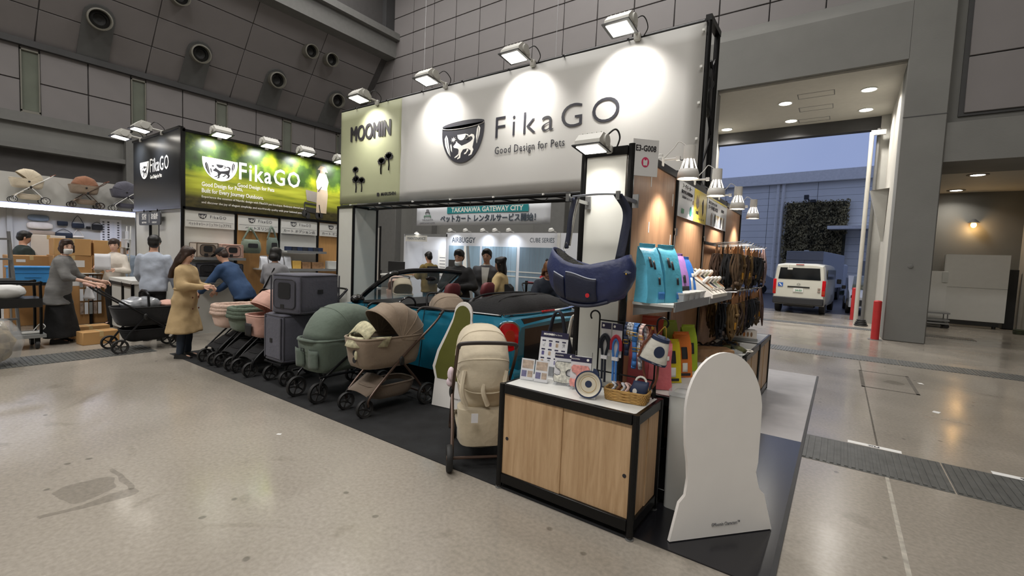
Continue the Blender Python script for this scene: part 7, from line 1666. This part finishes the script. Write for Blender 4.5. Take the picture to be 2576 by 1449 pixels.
# table with monitor
t = thing('trestle_table', 'white table with a monitor at the back by the queue belt', 'table', (-10.6, 9.1, 0)); MB().bx(-.7, .8, -.3, .3, .98, 1.02).build('top', 'laminate_white', t)
for x in (-.65, .75):
    for y in (-.26, .26): MB().cyl((x, y, 0), (x, y, .98), .02).build('leg', 'lamp_white', t)
t = thing('monitor', 'black monitor seen edge-on on the white back table', 'monitor', (-10.72, 9.1, 1.02), .6); MB().box((0, 0, .22), (.5, .03, .32), ch=.008).build('screen', 'black_plastic', t); MB().bx(-.1, .1, -.08, .08, 0, .012).bx(-.02, .02, .0, .02, 0, .1).build('stand', 'black_plastic', t)
cbox('small brown carton on the white back table', -10.25, 9.1, 1.02, (.3, .2, .14), .2, 'card_brown_b')
def stanchion(label, x, y):
    t = thing('queue_post', label, 'queue post', (x, y, 0), 0, 'queue posts'); MB().lathe([(.16, 0), (.16, .02), (.03, .05)], 20).build('base', 'black_metal', t); MB().cyl((0, 0, .04), (0, 0, 1.02), .028, n=12).build('pole', 'black_metal', t); MB().cyl((0, 0, 1.02), (0, 0, 1.12), .035, n=12).build('head', 'black_plastic', t)
def belt(label, a, b_): tag(MB().add([(*a, 1.05), (*b_, 1.05), (*b_, 1.10), (*a, 1.10)], [(0, 1, 2, 3)]).build('queue_belt', 'print_red', None, solid=.003), label, 'queue belt')
stanchion('black queue post left of the white back table', -11.2, 8.9); stanchion('black queue post far behind the white pillar', -12.9, 8.9); stanchion('black queue post behind the beige-jacketed person', -6.0, 9.0); stanchion('black queue post behind the navy sling bag', -4.4, 9.0)
belt('red queue belt beside the white pillar', (-12.9, 8.9), (-11.2, 8.9)); belt('red queue belt behind the dark strollers', (-6.0, 9.0), (-4.4, 9.0))
for i, (x, y, lb, m) in enumerate(((-9.65, 7.0, 'cream stroller hood showing just right of the white pillar', 'fab_cream'), (-8.8, 7.5, 'pale pink stroller behind the car windscreen', 'fab_blush'), (-7.9, 6.9, 'cream stroller behind the car bonnet', 'fab_cream'))):
    t = thing('pet_stroller', lb, 'stroller', (x, y, 0), -1.2 + .3 * i, 'strollers beyond the car'); frame_x(t, 'frame_bronze', .12, .10, .40, .36, -.36, -.62, 1.05); tub(t, -.34, .4, .2, .46, .76, m, .84, .45, rim=m); canopy(t, -.04, .74, .37, .2, 40, 184, m, 4, .04)
for i, (x, y, lb) in enumerate(((-5.15, 8.3, 'black flat stroller frame behind the beige-jacketed person'), (-4.25, 8.05, 'black stroller frame with pale rail near the red belt'), (-3.35, 7.6, 'black stroller frame just left of the navy sling bag'))):
    t = thing('pet_stroller', lb, 'stroller', (x, y, 0), -.6 + .4 * i, 'strollers beyond the car'); frame_x(t, 'frame_black', .12, .10, .44, .38, -.38, -.60, 1.08, grip='frame_black'); tub(t, -.36, .42, .22, .5, .92, 'fab_black', .9, .4)
mat('exit_green', '56b878', .4, emit=2)
t = thing('exit_sign', 'tiny green exit sign low on the hall wall', 'sign', (-18.4, 14.5, 1.0)); MB().bx(-.12, .12, -.02, 0, -.1, .1).build('case', 'lamp_white', t); MB().bx(-.1, .1, -.025, -.02, -.07, .07).build('face', 'exit_green', t)
# ================================================================ vehicles and fittings beyond the gateway and in the right-hand bay
mat('van_white', 'c9c8bd', .35, var=.02, coat=.5); mat('van_cool', 'b9bdc6', .4, var=.02); mat('glass_dark', '101316', .08, var=.1, spec=.8); mat('truck_box', 'a4a7ae', .5, var=.03); mat('logo_blue', '2f5fae', .5); mat('plate_white', 'd8d8d4', .5); mat('bumper_dark', '26272a', .6)
def vsec(w, z0, z1, tum=.06, n=None): # van cross-section, x across, z up
    return [(-w * .96, z0), (-w, z0 + .18), (-w, z0 + (z1 - z0) * .52), (-w * (1 - tum), z1 - .16), (-w * (1 - tum * 1.7), z1 - .05), (-w * .6, z1), (w * .6, z1), (w * (1 - tum * 1.7), z1 - .05), (w * (1 - tum), z1 - .16), (w, z0 + (z1 - z0) * .52), (w, z0 + .18), (w * .96, z0)]
v = thing('delivery_van', 'white van seen from behind in the gateway with red tail lamps', 'van', (-1.27, 20.55, -.01), radians(-4))
R_ = []
for y, w, z0, z1 in ((0, .80, .42, 1.85), (.06, .84, .36, 1.90), (.3, .85, .32, 1.93), (2.6, .85, .32, 1.95), (3.7, .85, .32, 1.92), (4.2, .82, .34, 1.45), (4.65, .78, .36, 1.1)): R_.append([Vector((x, y, z)) for x, z in vsec(w, z0, z1)])
MB().loft(R_).build('body', 'van_white', v, ang=40)
MB().loft([[Vector((x * s_, -.012, 1.53 + z * s_)) for x, z in ((-.69, -.22), (.69, -.22), (.64, .22), (-.64, .22))] for s_ in (1.0,)] + [[Vector((x, .03, 1.53 + z)) for x, z in ((-.69, -.22), (.69, -.22), (.64, .22), (-.64, .22))]]).build('rear_window', 'glass_dark', v)
for s_ in (-1, 1):
    tl = MB().bx(s_ * .80 - .055, s_ * .80 + .055, -.02, .12, .72, 1.30, ch=.015).build('tail_lamp', 'lamp_red', v); MB().bx(s_ * .80 - .05, s_ * .80 + .05, -.026, .0, .78, .92).build('reverse_lens', 'lamp_red_in', tl)
    MB().bx(s_ * .852 - .004, s_ * .852 + .004, .5, 3.6, 1.35, 1.72).build('side_window', 'glass_dark', v)
    for y in (.75, 3.55): MB().lathe([(.2, -.09), (.31, -.09), (.32, 0), (.31, .09), (.2, .09)], 20, T(s_ * .74, y, .32) @ RY(pi / 2)).build('wheel', 'tyre', v)
    MB().box((s_ * .99, 3.6, 1.25), (.16, .06, .2), ch=.02).build('mirror', 'black_plastic', v)
MB().bx(-.83, .83, -.09, .1, .36, .62, ch=.03).build('bumper', 'bumper_dark', v); MB().bx(-.36, .36, -.02, .0, 1.0, 1.045).build('handle_strip', 'black_plastic', v); MB().bx(-.13, .13, -.03, .0, 1.865, 1.89).build('brake_light', 'lamp_red_in', v)
pl_ = MB().bx(-.16, .16, -.03, .0, .83, .98).build('number_plate', 'plate_white', v); text('34-03', .10, 'print_green', pl_, T(.01, -.032, .89) @ FRONT, bold=.003, ext=.002, width=.22)
MB().prism(rrect(.17, .15, .01), .004, T(-.60, -.014, 1.09) @ FRONT).build('logo_panel', 'logo_blue', v); MB().prism([(-.06, .05), (-.02, .05), (.06, -.05), (.02, -.05)], .004, T(-.60, -.019, 1.09) @ FRONT).build('logo_mark', 'print_white', v)
MB().tube([(.05 * cos(a), -.02, 1.13 + .032 * sin(a)) for a in [2 * pi * i / 16 for i in range(16)]], .006, 5, closed=True).build('maker_emblem', 'chrome', v)
for z in (.86, .96): MB().bx(.62, .70, -.03, .0, z, z + .06).build('sticker', 'print_photo', v)
MB().tube([(-.36, -.02, 1.80), (-.36, -.1, 1.84), (-.36, -.14, 1.72)], .012, 6).box((-.30, -.12, 1.70), (.18, .04, .07), ch=.015).build('rear_mirror', 'van_white', v)
MB().bx(-.5, .5, .2, .8, .25, .36).build('underside', 'bumper_dark', v)
# box truck behind it
t = thing('box_truck', 'grey box truck parked behind the white van', 'truck', (-1.62, 29.0, -.03), radians(-8))
MB().bx(-.86, .86, 0, 6.5, .75, 2.72, ch=.02).build('cargo_box', 'truck_box', t); MB().bx(-.84, .84, -.03, 0, 2.25, 2.66).build('upper_door', 'van_cool', t); MB().bx(-.84, -.01, -.03, 0, .8, 2.22).build('door', 'van_cool', t); MB().bx(.01, .84, -.03, 0, .8, 2.22).build('door', 'van_cool', t)
MB().bx(-.8, .8, .3, 6.3, .5, .75).build('chassis', 'bumper_dark', t)
for s_ in (-1, 1):
    for y in (1.0, 5.4): MB().lathe([(.2, -.12), (.4, -.12), (.42, 0), (.4, .12), (.2, .12)], 20, T(s_ * .72, y, .42) @ RY(pi / 2)).build('wheel', 'tyre', t)
MB().bx(-.85, .85, 6.6, 8.2, .5, 2.2, ch=.1).build('cab', 'van_cool', t); MB().ell((.0, .3, 2.75), (.12, .06, .04)).build('marker_lamp', 'lamp_white', t)
def sidevan(label, loc, rz, L_, H_, m, front):
    t = thing('parked_van' if front == 'van' else 'parked_car', label, 'van' if front == 'van' else 'car', loc, rz)
    if front == 'van': pr_ = [(0, .3), (0, H_ * .8), (.1, H_), (L_ * .75, H_), (L_ * .88, H_ * .62), (L_, H_ * .5), (L_, .3)]
    else: pr_ = [(0, .3), (0, .9), (.2, 1.0), (.6, H_), (2.2, H_), (3.0, .98), (3.9, .88), (L_, .7), (L_, .3)]
    MB().loft([[Vector((x, y * s_, z)) for x, z in pr_] for y, s_ in ((-.82, .97), (-.80, 1), (.80, 1), (.82, .97))]).build('body', m, t, ang=30)
    for s_ in (-1, 1):
        if front == 'van': wins = ([(.5, H_ * .58), (2.2, H_ * .58), (2.2, H_ * .9), (.5, H_ * .9)], [(2.35, H_ * .58), (L_ * .83, H_ * .58), (L_ * .755, H_ * .9), (2.35, H_ * .9)])
        else: wins = ([(.75, 1.0), (1.6, 1.0), (1.6, H_ - .1), (.95, H_ - .1)], [(1.7, 1.0), (2.8, 1.0), (2.2, H_ - .1), (1.7, H_ - .1)])
        for wq in wins: MB().loft([[Vector((x, s_ * .822, z)) for x, z in wq], [Vector((x, s_ * .80, z)) for x, z in wq]]).build('window', 'glass_dark', t)
        for x in (.8, L_ - .85): MB().lathe([(.18, -.08), (.30, -.08), (.31, 0), (.30, .08), (.18, .08), (.001, .06)], 20, T(x, s_ * .78, .31) @ RX(-s_ * pi / 2)).build('wheel', 'tyre', t)
        MB().box((L_ * .80 if front == 'van' else 2.75, s_ * .95, 1.15 if front == 'van' else 1.05), (.14, .14, .16), ch=.02).build('mirror', 'black_plastic', t)
    if front == 'van': MB().loft([[Vector((x, y, z)) for y in (-.7, .7)] for x, z in ((L_ * .768, H_ * .96), (L_ * .878, H_ * .66))] , False, False, closed=False).build('windscreen', 'glass_dark', t)
    else: MB().add([(3.02, -.68, .99), (3.02, .68, .99), (2.26, .6, H_ - .02), (2.26, -.6, H_ - .02)], [(0, 1, 2, 3)]).build('windscreen', 'window_glass', t, solid=.02); MB().bx(L_ - .03, L_ + .03, -.6, .6, .38, .60).build('grille', 'bumper_dark', t); [MB().bx(L_ - .1, L_ + .02, s_ * .62 - .14, s_ * .62 + .14, .66, .78, ch=.02).build('head_lamp', 'glass_dark', t) for s_ in (-1, 1)]
    return t
sidevan('small white van parked side-on far left beyond the harness racks', (-8.0, 36.2, -.03), radians(8), 4.4, 1.95, 'van_cool', 'van')
sidevan('white car nose-on at the right edge of the gateway', (1.0, 27.0, -.03), radians(-88), 4.2, 1.55, 'van_cool', 'car')
# red guard posts and bits at their feet
def redpost(label, x, y, h): t = thing('guard_post', label, 'post', (x, y, 0), 0, 'red guard posts'); MB().cyl((0, 0, 0), (0, 0, h), .085, n=16).build('tube', 'red_paint', t); MB().lathe([(.085, 0), (.07, .02), (.01, .03)], 16, T(0, 0, h)).build('cap', 'red_paint', t); MB().bx(-.14, .14, -.14, .14, 0, .012).build('foot_plate', 'steel', t)
redpost('red guard post at the foot of the concrete column', .80, 14.5, .95); redpost('red guard post at the gateway edge beside the pipe', .45, 19.9, 1.1)
t = thing('cable_coil', 'dark coil of cable on the ground behind the red post', 'cable', (.62, 17.9, 0)); 
for k in range(4): MB().tube([((.16 - .02 * k) * cos(a), (.16 - .02 * k) * sin(a), .03 + .05 * k) for a in [2 * pi * i / 18 for i in range(18)]], .022, 6, closed=True).build('loop', 'black_plastic', t)
# white boards leaning in the bay
mat('board_pale', 'd9d9d6', .55, var=.02)
t = thing('partition_board', 'large pale two-part board standing against the bay wall', 'board', (3.65, 21.2, 0), radians(-4))
MB().bx(-.78, .72, -.03, .03, .22, 1.30).build('panel', 'board_pale', t); MB().bx(-.78, .72, -.03, .03, 1.31, 2.40).build('panel', 'board_pale', t); MB().bx(-.80, -.77, .0, .5, .22, 2.38).build('side_panel', 'board_pale', t); MB().bx(-.72, .6, -.05, .1, .08, .2).build('plinth', 'black_plastic', t)
for x in (-.6, .5): MB().cyl((x, 0, 0), (x, 0, .1), .05).build('caster', 'tyre', t)
t = thing('dark_board', 'narrow black panel edge right of the pale bay board', 'board', (4.55, 21.6, 0)); MB().bx(-.12, .12, -.05, .05, .0, 1.95).build('panel', 'black_plastic', t); MB().bx(-.15, .15, -.1, .1, 0, .03).build('foot', 'black_metal', t)
t = thing('partition_board', 'smaller pale board left of the large bay board', 'board', (2.62, 21.0, 0)); MB().bx(-.30, .30, -.02, .02, .15, 1.82).build('panel', 'board_pale', t); MB().bx(.16, .31, -.05, -.02, 1.45, 1.80).build('control_box', 'shelf_white', t); MB().bx(-.3, .3, -.15, .15, .0, .15).build('foot', 'shelf_lip', t)
t = thing('flat_trolley', 'low silver platform trolley stack beside the concrete column', 'trolley', (2.45, 20.2, 0))
for k, z in enumerate((.12, .22, .45)): MB().bx(-.35, .45, -.4, .4, z, z + .05).build('deck', 'steel', t)
for x in (-.3, .4):
    for y in (-.35, .35): MB().lathe([(.06, -.02), (.06, .02)], 14, T(x, y, .06) @ RX(pi / 2)).build('caster', 'tyre', t); MB().cyl((x, y, .12), (x, y, .46), .015).build('upright', 'steel', t)
t = thing('green_hose', 'coil of pale hose at the far right edge of the bay floor', 'hose', (4.55, 20.0, 0))
for k in range(3): MB().tube([(.2 * cos(a), .2 * sin(a), .03 + .045 * k) for a in [2 * pi * i / 20 for i in range(20)]], .022, 6, closed=True).build('loop', 'hedge', t)
# scraps on the hall floor
for i, (x, y, s_, lb) in enumerate(((-1.9, 1.25, .03, 'small white paper scrap on the concrete in the foreground'), (-3.9, 2.05, .02, 'tiny white paper scrap on the concrete near the carpet'), (1.05, 7.4, .05, 'white scrap on the concrete right of the trench cover'), (1.1, 9.2, .04, 'small white scrap farther back on the right-hand concrete'))):
    tag(MB().prism([(-s_, -s_ * .7), (s_, -s_ * .6), (s_ * .9, s_ * .7), (-s_ * .8, s_ * .6)], .002).build('paper_scrap', 'tape_white', None, (x, y, .0005), .6 * i), lb, 'scrap')
